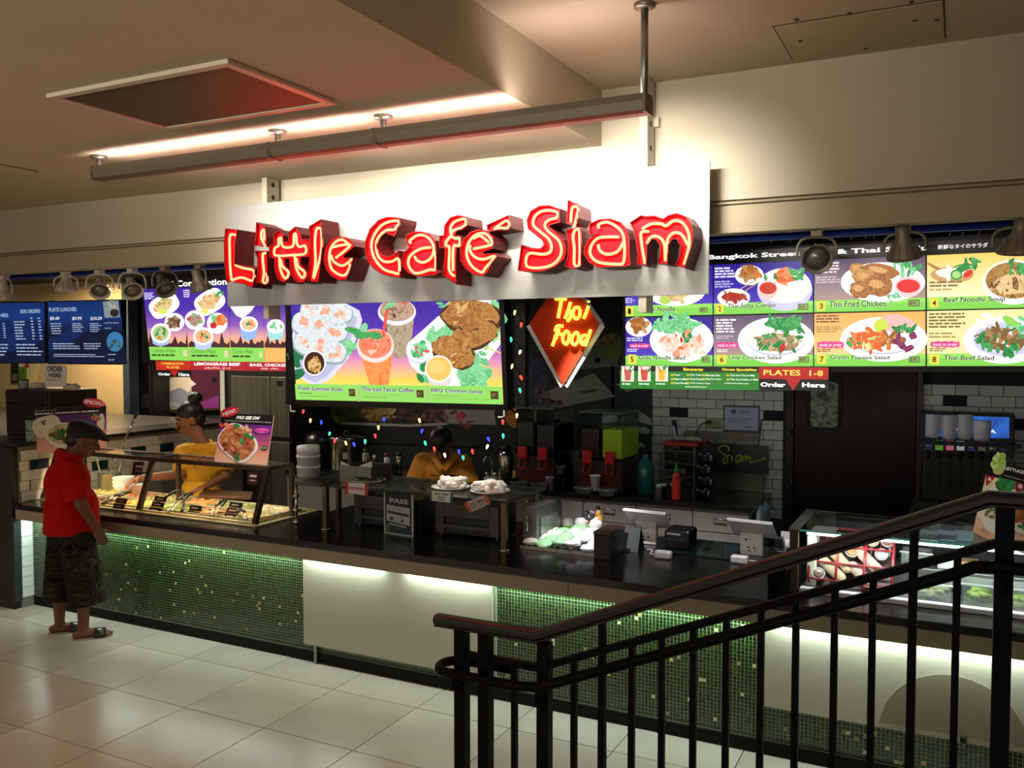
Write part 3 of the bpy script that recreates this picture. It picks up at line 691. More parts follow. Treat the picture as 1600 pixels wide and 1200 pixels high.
# 2 satay combo
mb, pn_, f = cell(1, 0, BLUE)
E(mb, c6, 228, 320, 72, 50, W_); Hp(mb, c6, 228, 312, 52, 34, MEAT() + [ink('#d8703a')], n=16, size=.4)
E(mb, c6, 150, 432, 82, 46, W_); Hp(mb, c6, 145, 428, 58, 26, [ink('#a83020'), FM(('#7c2014', '#c4543a', '#541008'), 120, EB)], n=12, size=.42)
for (a, c) in (((180, 388), (262, 342)), ((200, 400), (275, 352))): RP.poly(mb, [c6(*a), c6(a[0] + 5, a[1] + 3), c6(c[0] + 4, c[1] + 3), c6(*c)], ink('#c49a5a'), 9)
E(mb, c6, 405, 392, 138, 106, LV); E(mb, c6, 405, 372, 132, 88, W_, 7.3); Hp(mb, c6, 425, 405, 95, 42, RICE() + [ink('#f5f0ea')], 7.8, 16); Hp(mb, c6, 400, 325, 48, 42, CARR(), 8.2, 14, .35)
Hp(mb, c6, 480, 318, 55, 30, LEAF(), 8, 7, .5); Hp(mb, c6, 335, 335, 35, 25, LEAF(), 8, 5, .5); E(mb, c6, 322, 392, 48, 48, ink('#f3c6c0'), 9); E(mb, c6, 322, 385, 43, 30, ink('#c23a28'), 9.3)
num(mb, '2', c6(62, 466), c6(98, 508)); nm(mb, 'Thai-Satay Combo', c6(120, 462), c6(360, 487)); price(RP, mb, *c6(470, 462), *c6(522, 493))
RP.dashes(mb, *c6(55, 283), *c6(158, 336), 4, ink('#e8e4ff'), 8); RP.dashes(mb, *c6(55, 350), *c6(150, 385), 3, ink('#b8b4e0'), 8); mb.build('print', pn_)
# 3 fried chicken
mb, pn_, f = cell(2, 0, MAUV)
E(mb, c6, 895, 355, 212, 100, W_); E(mb, c6, 895, 348, 170, 76, SH, 7.2); E(mb, c6, 895, 346, 168, 72, W_, 7.4)
Hp(mb, c6, 1000, 280, 70, 28, LETT() + LEAF(), 7.7, 9, .5); Hp(mb, c6, 960, 430, 80, 18, RICE() + LETT(), 7.7, 10)
for (x, y, a, c) in ((780, 392, 52, 42), (880, 300, 95, 36), (870, 372, 75, 52), (800, 330, 60, 40), (770, 290, 40, 30)):
    E(mb, c6, x, y, a, c, MEAT()[int(x) % 3], 8 + y / 900, .15, .08, 2.2, 18); E(mb, c6, x - 8, y - 8, a * .5, c * .4, FM(('#c98a48', '#e0b070', '#a05c28'), 120, EB), 8.7 + y / 900, .2, .1)
E(mb, c6, 1022, 378, 66, 52, ink('#f2c9cc'), 9); E(mb, c6, 1022, 374, 58, 34, ink('#e02828'), 9.4)
num(mb, '3', c6(565, 451), c6(608, 496)); nm(mb, 'Thai Fried Chicken', c6(630, 450), c6(910, 475)); price(RP, mb, *c6(1022, 443), *c6(1078, 475))
RP.dashes(mb, *c6(562, 258), *c6(715, 312), 4, ink('#e6dcd8'), 8); RP.dashes(mb, *c6(562, 328), *c6(690, 362), 3, ink('#c8b8b4'), 8); mb.build('print', pn_)
# 4 noodle soup
mb, pn_, f = cell(3, 0, YEL)
RP.poly(mb, [c6(1112, 262), c6(1120, 255), c6(1195, 292), c6(1185, 308)], ink('#b07a48'), 7); E(mb, c6, 1240, 318, 108, 40, ink('#c99a62')); Hp(mb, c6, 1235, 308, 85, 26, RICE() + [ink('#f6f3e4')], 7.5, 14)
Hp(mb, c6, 1320, 258, 70, 32, LEAF(), 8, 10, .5); E(mb, c6, 1262, 318, 30, 26, ink('#2f8a3c'), 9); E(mb, c6, 1262, 318, 22, 18, ink('#a8d87c'), 9.3); E(mb, c6, 1320, 312, 28, 15, ink('#d82c1e'), 9, -.6)
E(mb, c6, 1545, 355, 152, 112, W_); E(mb, c6, 1545, 345, 138, 92, FM(('#8a5a22', '#b98a40', '#5a3410'), 40, EB), 7.5); Hp(mb, c6, 1545, 365, 110, 55, NOOD() + [FM(('#3a2412', '#7c5428', '#c9a060'), 90, EB)], 8, 22, .3); Hp(mb, c6, 1560, 280, 60, 35, LEAF(), 9, 8, .5)
num(mb, '4', c6(1130, 436), c6(1172, 480)); nm(mb, 'Beef Noodle Soup', c6(1200, 431), c6(1505, 456)); RP.dashes(mb, *c6(1128, 352), *c6(1300, 382), 2, ink('#8a6a3a'), 8); RP.dashes(mb, *c6(1128, 388), *c6(1250, 402), 1, ink('#c0a468'), 8); mb.build('print', pn_)
# 5 glass noodle salad
mb, pn_, f = cell(0, 1, BLUE)
E(mb, c5, 828, 898, 66, 50, W_); Hp(mb, c5, 828, 888, 48, 32, MEAT(), 7.6, 12, .42)
E(mb, c5, 1042, 965, 160, 112, W_); Hp(mb, c5, 1010, 895, 105, 40, LETT(), 7.5, 14, .5); Hp(mb, c5, 1050, 985, 115, 60, [FM(('#f4e6d2', '#e8b49a', '#fdf6ea'), 150, EB), ink('#f6ead8'), ink('#e89a7c')], 8, 30, .28); Hp(mb, c5, 1060, 960, 80, 45, CARR()[:2] + REDS_(), 8.5, 9, .16); Hp(mb, c5, 1070, 950, 28, 28, LEAF(), 9, 4, .6)
num(mb, '5', c5(775, 1036), c5(815, 1083)); nm(mb, 'Glass Noodle Salad', c5(828, 1040), c5(1060, 1062)); price(RP, mb, *c5(1142, 1045), *c5(1182, 1076)); splash(RP, mb, *c5(780, 980), *c5(884, 1004))
RP.dashes(mb, *c5(768, 952), *c5(880, 974), 2, ink('#dcd8f8'), 8); RP.dashes(mb, *c5(770, 1008), *c5(830, 1026), 2, ink('#dcd8f8'), 8); mb.build('print', pn_)
# 6 laap
mb, pn_, f = cell(1, 1, MAUV)
E(mb, c6, 362, 645, 192, 116, W_); E(mb, c6, 362, 638, 150, 84, SH, 7.15); E(mb, c6, 362, 636, 148, 80, W_, 7.3); Hp(mb, c6, 240, 598, 50, 30, RICE(), 7.6, 8, .6); Hp(mb, c6, 395, 562, 95, 34, LEAF(), 7.7, 12, .5)
Hp(mb, c6, 375, 655, 120, 52, [FM(('#c9a67a', '#8a6238', '#e3cba0'), 150, EB), FM(('#a9834e', '#e0c890', '#6e4a24'), 170, EB)] + LEAF()[:1], 8, 34, .22); Hp(mb, c6, 350, 660, 100, 50, LEAF(), 8.6, 8, .18); E(mb, c6, 395, 680, 14, 22, ink('#c8281c'), 9.4, .4); Hp(mb, c6, 420, 650, 60, 30, [ink('#f0e2ea')], 9, 4, .16)
num(mb, '6', c6(68, 718), c6(113, 763)); nm(mb, 'Laap Chicken Salad', c6(127, 721), c6(386, 745)); price(RP, mb, *c6(475, 725), *c6(525, 756)); splash(RP, mb, *c6(60, 655), *c6(176, 684))
RP.dashes(mb, *c6(62, 540), *c6(172, 612), 5, ink('#f0e8ec'), 8); RP.dashes(mb, *c6(62, 622), *c6(150, 642), 2, ink('#c8b8c0'), 8); RP.dashes(mb, *c6(66, 690), *c6(130, 708), 2, ink('#f0e8ec'), 8); mb.build('print', pn_)
# 7 papaya salad
mb, pn_, f = cell(2, 1, ORA)
E(mb, c6, 900, 640, 218, 112, W_); E(mb, c6, 900, 632, 176, 82, SH, 7.15); E(mb, c6, 900, 630, 174, 78, W_, 7.3); E(mb, c6, 960, 560, 90, 45, ink('#f3b8b0'), 7.5, .1, .1); E(mb, c6, 885, 572, 36, 34, ink('#c9dc4a'), 7.8)
Hp(mb, c6, 820, 645, 105, 55, CARR() + [ink('#f3e0a8'), ink('#c9d880')], 8, 40, .2); Hp(mb, c6, 930, 640, 65, 36, MEAT() + [FM(('#c4581c', '#e08a3c', '#8a3410'), 110, EB)], 8.6, 10, .5); Hp(mb, c6, 1010, 645, 52, 42, [FM(('#6a1c4a', '#93386a', '#45102e'), 90, EB)], 8.8, 6, .6); Hp(mb, c6, 1015, 582, 55, 30, LEAF(), 9.2, 8, .5); Hp(mb, c6, 760, 640, 60, 30, LEAF(), 8.8, 5, .25)
num(mb, '7', c6(567, 716), c6(612, 763)); nm(mb, 'Green Papaya Salad', c6(632, 720), c6(928, 745)); price(RP, mb, *c6(1025, 725), *c6(1078, 756)); splash(RP, mb, *c6(565, 651), *c6(702, 684))
RP.dashes(mb, *c6(562, 520), *c6(680, 562), 3, ink('#7a5030'), 8); RP.dashes(mb, *c6(562, 575), *c6(690, 608), 3, ink('#a98450'), 8); RP.dashes(mb, *c6(566, 688), *c6(650, 706), 2, ink('#7a5030'), 8); mb.build('print', pn_)
# 8 beef salad
mb, pn_, f = cell(3, 1, CRE)
E(mb, c6, 1500, 645, 205, 118, W_); E(mb, c6, 1505, 640, 160, 86, LV, 7.2); Hp(mb, c6, 1420, 545, 55, 36, RICE(), 7.5, 8, .6); Hp(mb, c6, 1570, 560, 70, 40, LETT() + [ink('#8fd05a')], 7.7, 8, .55)
Hp(mb, c6, 1480, 640, 125, 60, [FM(('#5a3a1c', '#8f6a3c', '#3a2210'), 140, EB), FM(('#7a5426', '#c09a5c', '#4a2c14'), 150, EB)] + LEAF(), 8, 36, .24); Hp(mb, c6, 1500, 630, 90, 50, [ink('#f1e6e4'), ink('#c8302a')], 9, 8, .13); Hp(mb, c6, 1540, 690, 50, 30, LEAF(), 9.2, 6, .5)
num(mb, '8', c6(1128, 716), c6(1175, 764)); nm(mb, 'Thai Beef Salad', c6(1200, 720), c6(1450, 744)); splash(RP, mb, *c6(1130, 650), *c6(1280, 680))
RP.dashes(mb, *c6(1125, 510), *c6(1315, 588), 5, ink('#7a6a3a'), 8); RP.dashes(mb, *c6(1125, 606), *c6(1280, 640), 2, ink('#a89a5c'), 8); RP.dashes(mb, *c6(1128, 684), *c6(1220, 704), 2, ink('#7a6a3a'), 8); mb.build('print', pn_)
hk = MB()
for px in (1205, 1235, 1300, 1330, 1352, 1365, 1483, 1503, 1529, 1580):
    p = RP.at(px, ry(px, 0) - 28 if px > 1450 else ry(px, 0) - 30, .01); hk.tube([p, p + V((.01, 0, .03)), p + V((-.008, 0, .045)), p + V((-.01, -.004, .03))], .0035, CHROME, n=5)
hk.build('hook', t, kind='stuff')
# two lower signs under that board
def c10(x, y): return (1000 + x / 4, 560 + y / 4)
GP = panY(5.66, 0, 2.0)
t = thing('beverage_sign', 'green strip sign of beverages with three drink pictures under a black band', 'sign', GP.at(1080, 608))
q = [(969, 571), (1186, 573), (1186, 610), (970, 607)]
pn_ = slab(GP, q, ink('#2f9a2e', .75), t); mb = MB(); f = cellq(q)
GP.poly(mb, [f(0, 0), f(1, 0), f(1, .24), f(0, .24)], ink('#101010'), 6)
GP.txt(mb, 'Beverages', *c10(273, 58), *c10(396, 84), ink('#f4e21c'), 7, .04); GP.txt(mb, 'House Specialties', *c10(516, 60), *c10(732, 84), ink('#f4e21c'), 7, .04)
for (x, y, s_) in ((195, 97, 'Pepsi'), (195, 122, 'Sierra Mist'), (195, 147, 'Fruit Punch'), (293, 97, 'Diet Pepsi'), (293, 122, 'Fruit Punch'), (293, 149, 'Wild Cherry Pepsi'), (393, 98, 'Mountain Dew'), (393, 123, 'Mug Root Beer'), (543, 99, 'Thai Iced Tea w/ Milk'), (543, 125, 'Thai Iced Coffee w/ Milk')):
    GP.rect(mb, *c10(x, y), *c10(x + 18, y + 13), ink('#c8b820'), 7); GP.txt(mb, s_, *c10(x + 22, y), *c10(x + 22 + 7.4 * len(s_), y + 14), ink('#f0fff0'), 7, .02)
GP.dashes(mb, *c10(283, 174), *c10(425, 186), 1, ink('#d8f0d8'), 7); GP.dashes(mb, *c10(530, 153), *c10(730, 165), 1, ink('#d8f0d8'), 7)
for x0, dc in ((742, '#c05a50'), (825, '#d0503c'), (912, '#e8b830')):
    GP.rect(mb, *c5(x0, 1094), *c5(x0 + 62, 1172), ink('#e8dccc'), 7); GP.poly(mb, [c5(x0 + 12, 1112), c5(x0 + 50, 1112), c5(x0 + 44, 1166), c5(x0 + 18, 1166)], ink(dc), 8); GP.heap(mb, *c5(x0 + 48, 1108), 5, 4, LEAF(), 9, 4, .5); GP.poly(mb, [c5(x0 + 10, 1096), c5(x0 + 15, 1095), c5(x0 + 30, 1125), c5(x0 + 26, 1127)], ink('#d83030'), 9)
    GP.dashes(mb, *c5(x0 + 2, 1180), *c5(x0 + 60, 1192), 1, ink('#e8ffe8'), 7)
mb.build('print', pn_)
t = thing('order_sign', 'red and black PLATES 1-8 order sign with a red down arrow', 'sign', GP.at(1240, 608))
q = [(1186.5, 572.5), (1295, 573.5), (1295, 610.5), (1187, 609.5)]; pn_ = slab(GP, q, ink('#0c0c0c', .5), t, h=.012); mb = MB(); f = cellq(q)
GP.poly(mb, [f(0, .02), f(1, .02), f(1, .52), f(0, .52)], ink('#d01a20', .85), 11); GP.poly(mb, [f(.38, .52), f(.6, .52), f(.49, .99)], ink('#d01a20', .85), 11)
GP.txt(mb, 'PLATES  1-8', *c10(775, 70), *c10(1146, 110), ink('#f4e060'), 12, .02); GP.txt(mb, 'Order', *c10(755, 147), *c10(913, 180), ink('#f2f2f2'), 12, .05); GP.txt(mb, 'Here', *c10(1015, 150), *c10(1160, 183), ink('#f2f2f2'), 12, .05)
mb.build('print', pn_)

# centre board
CP = panY(5.62, 6.5, 1.82)
def m4(x, y): return (440 + x / 4, 440 + y / 4)
t = thing('menu_board', 'wide backlit board with summer rolls, iced tea and chicken satay', 'menu board', CP.at(620, 640))
frame_board(CP, t, 446, 440, 430, 783, 632, 640, depth=.09)
b = MB(); b.prism(CP, [CP.px(*p) for p in ((444, 440), (452, 440), (465, 628), (458, 634))], -.09, .012, BLACK); b.prism(CP, [CP.px(*p) for p in ((779, 430), (787, 430), (795, 640), (788, 640))], -.09, .012, BLACK); b.prism(CP, [CP.px(*p) for p in ((458, 625), (795, 631.5), (796, 641), (460, 634))], -.09, .012, BLACK); b.build('border', t)
q = [m4(28, -20), m4(1350, -60), m4(1387, 765), m4(97, 735)]
zz = (CP.at(*m4(700, 655)).z, CP.at(*m4(700, 100)).z)
pn_ = slab(CP, q, GM(((0, '#331b94'), (.3, '#4a25a8'), (.52, '#7d3fb4'), (.68, '#d883b8'), (.82, '#f2b58e'), (.92, '#f6cf5c'), (1, '#f6d860')), zz[0], zz[1], EB), t)
mb = MB(); e = lambda x, y, a, c, m, l=7, r=0, j=0, sq=2, n=30: CP.ell(mb, *m4(x, y), a / 4, c / 4, m, l, r, n, j, int(x + y), sq)
h_ = lambda x, y, a, c, ms, l=8, n=14, s_=.3, r=0, j=.25: CP.heap(mb, *m4(x, y), a / 4, c / 4, ms, l, n, s_, int(x), r, j)
pl_ = lambda pts, m, l=7: CP.poly(mb, [m4(*p) for p in pts], m, l)
pl_([(75, 300), (140, 150), (330, 95), (490, 180), (508, 240), (480, 340), (420, 480), (310, 610), (215, 655), (140, 615), (85, 560), (62, 430)], ink('#d9d6ee')); pl_([(90, 310), (330, 110), (480, 230), (400, 470), (290, 590), (215, 630), (150, 600), (95, 530)], ink('#b7b9d6'), 7.3)
h_(110, 490, 45, 95, [FM(('#0e5434', '#1f7a4a', '#07351f'), 60, EB)], 7.6, 9, .6); h_(400, 400, 90, 60, LETT(), 7.5, 8, .5)
ROLL = FM(('#c3d0d6', '#e4e8e8', '#a8b8c0'), 35, EB)
for (x, y, a, c, r) in ((285, 190, 165, 72, .12), (245, 285, 180, 84, .22), (245, 415, 172, 78, .30)):
    e(x, y, a, c, ink('#b6c2cc'), 7.9, r, 0, 3); e(x, y + 3, a * 1.01, c * 1.0, ink('#93a2ae'), 7.95 + y / 2000, r, 0, 3); e(x, y - 5, a * .97, c * .93, ROLL, 8 + y / 2000, r, 0, 3)
    for k in (-.58, 0, .55):
        CP.heap(mb, *m4(x + k * a * cos(r), y + k * a * sin(r) - 8), 9, 8.5, [FM(('#f3b091', '#e88e6c', '#f8d8c6'), 60, EB), ink('#f4c9b2')], 8.6 + y / 2000, 5, .6, int(x + k * 10), r)
e(210, 528, 74, 66, ink('#9a96b4'), 9); e(210, 508, 74, 82, ink('#e6e4ea'), 9.2); e(210, 508, 63, 70, FM(('#2a120a', '#4c2412', '#180804'), 60, EB), 9.5); h_(212, 520, 44, 52, [ink('#d8b070'), ink('#b4803c'), ink('#8a5a24')], 9.8, 34, .15)
pl_([(655, 250), (832, 225), (820, 340), (800, 462), (760, 478), (715, 475), (680, 400)], FM(('#a08a70', '#b9a488', '#8c7860'), 20, EB), 7.4); e(725, 190, 119, 84, ink('#e9e3e6'), 7.6); e(725, 178, 108, 70, FM(('#a8826a', '#c8a48c', '#7c5a46'), 40, EB), 7.9); h_(720, 205, 70, 36, [ink('#5a3826'), ink('#8a6450')], 8.1, 6, .3); h_(670, 150, 55, 25, LETT(), 8.2, 5, .6); e(775, 130, 20, 15, ink('#e06050'), 8.3)
pl_([(484, 410), (700, 420), (688, 540), (672, 655), (560, 655), (530, 560)], FM(('#f0813c', '#f49a58', '#e8702c'), 14, EB), 8.4); e(590, 400, 117, 106, ink('#f0d9d4'), 8.6); e(590, 388, 104, 90, FM(('#e8502c', '#f59a78', '#d83c1c'), 40, EB), 8.9); h_(580, 400, 70, 50, [ink('#f6c0a4'), ink('#ee7048')], 9.1, 8, .3)
pl_([(655, 172), (675, 170), (648, 345), (630, 345)], ink('#e8503c'), 9.6)
for (x, y, a, c, r) in ((455, 305, 55, 20, .25), (520, 290, 22, 34, .3), (510, 335, 50, 24, -.1), (590, 335, 48, 24, .2), (480, 325, 40, 20, .5)): e(x, y, a, c, LEAF()[1] if x != 520 else LETT()[0], 9.8, r, .06, 2, 14)
pl_([(1010, 190), (1200, 105), (1345, 110), (1375, 250), (1372, 390), (1240, 570), (1120, 670), (1020, 675), (900, 610), (810, 520), (778, 440), (790, 385), (900, 290)], ink('#ececf2')); h_(1060, 330, 190, 80, LETT(), 7.6, 18, .4, -.6); h_(1200, 560, 110, 90, LETT(), 7.6, 14, .45); h_(900, 570, 60, 50, LETT() + LEAF(), 7.6, 8, .5); h_(1330, 260, 50, 130, LETT() + LEAF(), 7.6, 12, .45); h_(1050, 140, 60, 40, LETT(), 7.5, 6, .6); h_(1240, 430, 80, 60, LETT(), 7.7, 8, .5)
for (a, c) in (((1210, 235), (1385, 250)), ((1230, 318), (1385, 358)), ((1200, 375), (1392, 448)), ((1160, 480), (1394, 568)), ((1030, 135), (1080, 125)), ((1300, 180), (1370, 155))): pl_([a, (a[0], a[1] + 9), (c[0], c[1] + 9), c], ink('#e6c46a'), 8)
for (x, y, a, c, r) in ((1170, 150, 110, 50, .2), (1190, 215, 185, 95, .05), (1200, 335, 160, 78, -.35), (1075, 440, 135, 82, .45)):
    e(x + 4, y + 8, a * 1.03, c * 1.06, ink('#4a2610'), 8.25 + y / 1000, r, .08, 2.2, 22); e(x, y, a, c, FM(('#8a5424', '#c48a44', '#5e3212'), 45, EB), 8.3 + y / 1000, r, .1, 2.2, 22); h_(x, y, a * .85, c * .8, MEAT() + [FM(('#c9924e', '#e4bd7c', '#9c6228'), 60, EB)], 8.35 + y / 1000, 11, .3, r)
h_(1170, 290, 60, 20, [ink('#3a2012')], 8.5, 4, .5)
e(865, 440, 80, 72, ink('#c8c8dc'), 8.8); e(865, 425, 82, 76, ink('#f2f2f6'), 9); h_(865, 425, 60, 52, LETT()[:1] + [ink('#e05048'), ink('#f6f4ee'), ink('#3da868')], 9.3, 18, .32)
pl_([(900, 560), (1072, 560), (1058, 640), (1010, 660), (930, 640)], ink('#dcd2c8'), 9.1); e(987, 545, 87, 86, ink('#f4ece2'), 9.4); e(987, 543, 77, 74, ink('#f2c060'), 9.7); e(975, 530, 50, 44, ink('#f5cc78'), 9.9)
qq = [m4(89, 637), m4(1383, 655), m4(1388, 766), m4(96, 736)]; CP.poly(mb, qq, ink('#8fd660'), 10.4)
for x in (485, 914): pl_([(x, 640), (x + 5, 640), (x + 10, 750), (x + 4, 750)], ink('#d08ab0'), 10.7)
for s_, x0, y0, x1, y1 in (('Fresh Summer Rolls', 112, 653, 390, 685), ('Thai Iced Tea or Coffee', 510, 656, 830, 691), ('BBQ Chicken Satay', 940, 667, 1266, 702)):
    CP.txt(mb, s_, *m4(x0 + 2, y0 + 2), *m4(x1 + 2, y1 + 2), ink('#e8dcf4'), 10.7, .045); CP.txt(mb, s_, *m4(x0, y0), *m4(x1, y1), ink('#22123a'), 11, .015, 0, 1, 3)
CP.dashes(mb, *m4(118, 692), *m4(225, 704), 1, ink('#46553a'), 11); CP.txt(mb, 'served with peanut sauce', *m4(120, 708), *m4(290, 722), ink('#26381c'), 11); CP.dashes(mb, *m4(520, 698), *m4(790, 710), 1, ink('#7d906c'), 11); CP.txt(mb, 'sweetened with milk', *m4(525, 713), *m4(665, 727), ink('#26381c'), 11)
CP.dashes(mb, *m4(950, 708), *m4(1125, 719), 1, ink('#7d906c'), 11); CP.txt(mb, 'served with peanut sauce and cucumber salad', *m4(952, 724), *m4(1300, 741), ink('#26381c'), 11)
for x0, y0, x1, y1 in ((425, 668, 468, 716), (848, 675, 895, 723), (1310, 682, 1362, 734)): CP.rect(mb, *m4(x0, y0), *m4(x1, y1), ink('#4a3a1c'), 11); CP.txt(mb, '$7', *m4(x0 + 8, y0 + 14), *m4(x1 - 14, y1 - 14), ink('#a08c58'), 11.5)
mb.build('print', pn_)
b = MB()
for px, py in ((457, 632), (790, 640)):
    p = CP.at(px, py, .02); b = MB(); b.bar(p, p + V((0, 0, -.05)), .012, .012, CHROME); b.bar(p + V((0, 0, -.05)), p + V((-.05 if px > 600 else .05, 0, -.05)), .012, .012, CHROME); b.build('corner_bracket', t)

# combination board
KP = panY(5.70, 5, 2.12)
def m1(x, y): return (x / 4, 400 + y / 4)
t = thing('menu_board', 'backlit board of Thai combination plates over red strips', 'menu board', KP.at(330, 565))
frame_board(KP, t, 221, 432, 424, 456, 567, 569, depth=.08)
b = MB(); b.prism(KP, [KP.px(*p) for p in ((222, 436), (456, 424), (456, 441), (223, 452))], 0, .008, M('#151018', .3)); hd = b.build('header', t); b = MB()
KP.txt(b, 'Thai Combination Plates', 247, 439.5, 398, 443.5, ink('#ffffff', 1), 8, .035); b.build('lettering', hd, kind='stuff')
TEM = ((0, '#3a1e92'), (.35, '#4a2aa0'), (.62, '#8a58b4'), (.78, '#e0a0a0'), (.9, '#f0b070'), (1, '#d89060'))
cols = [(224, 287, 236, 297), (288, 356, 298, 361), (358, 410, 362, 414), (412, 455, 415, 460)]
for i, (a0, a1, b0, b1) in enumerate(cols):
    q = [(a0, 452 - (a0 - 224) * .045), (a1, 452 - (a1 - 224) * .045), (b1, 562.5 + (b1 - 236) * .02), (b0, 562 + (b0 - 236) * .02)]
    z0, z1 = zr(KP, q); pn_ = slab(KP, q, GM(TEM, z0 + .1, z1, EB), t); mb = MB(); f = cellq(q)
    e = lambda x, y, a, c, m, l=7, r=0, j=0, sq=2, n=26: KP.ell(mb, *m1(x, y), a / 4, c / 4, m, l, r, n, j, int(x + y), sq)
    h_ = lambda x, y, a, c, ms, l=8, n=14, s_=.3, r=0, j=.25: KP.heap(mb, *m1(x, y), a / 4, c / 4, ms, l, n, s_, int(x), r, j)
    pts = [f(0, .82)] + [f(u / 16, .80 - (.05 + .09 * ((u * 7 + i) % 5 == 2)) * (.6 + .4 * ((u * 5) % 3))) for u in range(17)] + [f(1, .82)]; KP.poly(mb, pts, ink('#5a2c3a', .7), 6)
    KP.poly(mb, [f(0, .815), f(1, .815), f(1, 1), f(0, 1)], ink('#86d458' if i < 3 else '#f0b060'), 6.6)
    if i < 3: KP.txt(mb, ('Chinese Combo Plate', 'Thai Combo Plate', 'Adult Combo')[i] if False else 'Combo Plate', *f(.05, .84), *f(.66, .89), ink('#4a6a34'), 7); KP.dashes(mb, *f(.05, .92), *f(.7, .96), 1, ink('#2c4a1c'), 7); KP.rect(mb, *f(.86, .86), *f(.95, .94), ink('#d8d0a0'), 7)
    if i == 0:
        e(1030, 308, 95, 66, W_, 7, -.55, 0, 3.2); h_(1028, 308, 66, 42, NOOD() + [FM(('#8a8a40', '#c0b870', '#5c5a24'), 120, EB)], 8, 26, .26, -.5); e(1025, 345, 28, 18, ink('#cfe06a'), 9); e(1095, 413, 62, 57, W_); h_(1095, 413, 42, 38, [FM(('#3a2014', '#7c5034', '#24120a'), 120, EB), FM(('#6a4a30', '#b09070', '#3a2414'), 120, EB)], 8, 22, .3)
        KP.poly(mb, [m1(948, 490), m1(1072, 490), m1(1058, 550), m1(1010, 566), m1(962, 550)], ink('#9db4e4'), 7.5); e(1010, 482, 63, 62, W_, 8); e(1010, 482, 50, 48, FM(('#9aae6a', '#c8d49a', '#6a8a40'), 60, EB), 8.4); h_(1010, 480, 34, 30, LEAF() + CARR()[:1], 8.7, 9, .35)
        KP.dashes(mb, *m1(905, 230), *m1(978, 272), 4, ink('#dcd6ff'), 8)
    if i == 1:
        e(1315, 287, 96, 70, W_, 7, -.55, 0, 3.2); h_(1312, 285, 68, 44, NOOD() + [FM(('#c8702c', '#e8a860', '#9c4a18'), 130, EB)], 8, 28, .26, -.5); h_(1370, 240, 30, 25, LEAF(), 8.8, 5, .5); e(1285, 345, 25, 16, ink('#e4e070'), 9); e(1222, 400, 63, 61, W_); h_(1222, 398, 44, 42, [FM(('#5a3a34', '#b08078', '#d8c0b0'), 130, EB), ink('#7ab06a'), ink('#b05050')], 8, 24, .28)
        e(1362, 420, 64, 66, W_, 7.5); h_(1385, 400, 36, 40, CARR(), 8, 12, .35); h_(1335, 390, 30, 38, LETT(), 8.2, 7, .5); e(1340, 433, 21, 20, ink('#c82820'), 9)
        KP.poly(mb, [m1(1212, 510), m1(1338, 510), m1(1322, 575), m1(1275, 588), m1(1228, 575)], ink('#b4c4ec'), 8); e(1275, 500, 63, 56, W_, 8.4); e(1275, 502, 50, 42, FM(('#f09a60', '#f6c49a', '#e07030'), 40, EB), 8.8); h_(1275, 508, 30, 22, LEAF() + CARR()[:1], 9.2, 8, .4)
        KP.dashes(mb, *m1(1150, 212), *m1(1205, 262), 4, ink('#dcd6ff'), 8)
    if i == 2:
        KP.poly(mb, [m1(1438, 310), m1(1600, 308), m1(1570, 350), m1(1520, 392), m1(1480, 370)], W_, 7); KP.poly(mb, [m1(1505, 440), m1(1616, 440), m1(1600, 510), m1(1560, 530), m1(1520, 515)], ink('#8eb4e8'), 7.6); e(1560, 425, 57, 48, W_, 8); e(1560, 428, 46, 36, FM(('#f0a878', '#f8d0b0', '#e08040'), 40, EB), 8.4); h_(1560, 420, 28, 18, LEAF() + CARR()[:1], 8.8, 7, .4)
    if i == 3:
        KP.poly(mb, [m1(1675, 455), m1(1780, 455), m1(1770, 520), m1(1690, 525)], ink('#a0d8d8'), 7.6); e(1728, 440, 55, 45, W_, 8); h_(1728, 440, 34, 24, LETT(), 8.4, 7, .5)
    mb.build('print', pn_)
RSP = panY(5.66, 0, 2.0)
def strip(name, label, q, colr, items, tri=None, e=.85):
    t_ = thing(name, label, 'sign', RSP.at(q[3][0], q[3][1]), None); pn_ = slab(RSP, q, ink(colr, e), t_); mb = MB()
    for (s_, x0, y0, x1, y1, c, bo) in items: RSP.txt(mb, s_, *m1(x0, y0), *m1(x1, y1), ink(c), 7, bo)
    if tri: RSP.poly(mb, [m1(*p) for p in tri], ink('#d01a20', .85), 7)
    mb.build('print', pn_); return t_
strip('menu_strip', 'short orange-red strip reading COMBINATION PLATES', [m1(975, 656), m1(1189, 657), m1(1191, 712), m1(980, 713)], '#d8301c', [('COMBINATION', 1012, 664, 1152, 681, '#f4c040', .03), ('PLATES', 1046, 687, 1126, 704, '#f4c040', .03)])
strip('order_sign', 'black Order Here sign with red arrow under the combination strip', [m1(985, 714), m1(1192, 714), m1(1194, 757), m1(988, 758)], '#0c0c0c', [('Order', 993, 728, 1070, 748, '#e8e8e8', .05), ('Here', 1121, 729, 1188, 752, '#e8e8e8', .05)], [(1066, 716), (1122, 716), (1094, 754)], .5)
strip('menu_strip', 'red strip naming lemongrass beef in white letters', [m1(1192, 657), m1(1540, 661), m1(1540, 717), m1(1194, 712)], '#c81a2c', [('LEMONGRASS BEEF', 1218, 664, 1505, 687, '#ffffff', .03), ('レモングラス・ビーフ', 1284, 692, 1443, 710, '#ffffff', .015)])
strip('menu_strip', 'red strip naming basil chicken beside the centre board', [m1(1543, 661), m1(1830, 666), m1(1830, 720), m1(1543, 717)], '#c81a2c', [('BASIL CHICKEN', 1566, 671, 1808, 692, '#ffffff', .03), ('バジル・チキン', 1632, 697, 1745, 712, '#ffffff', .015)])

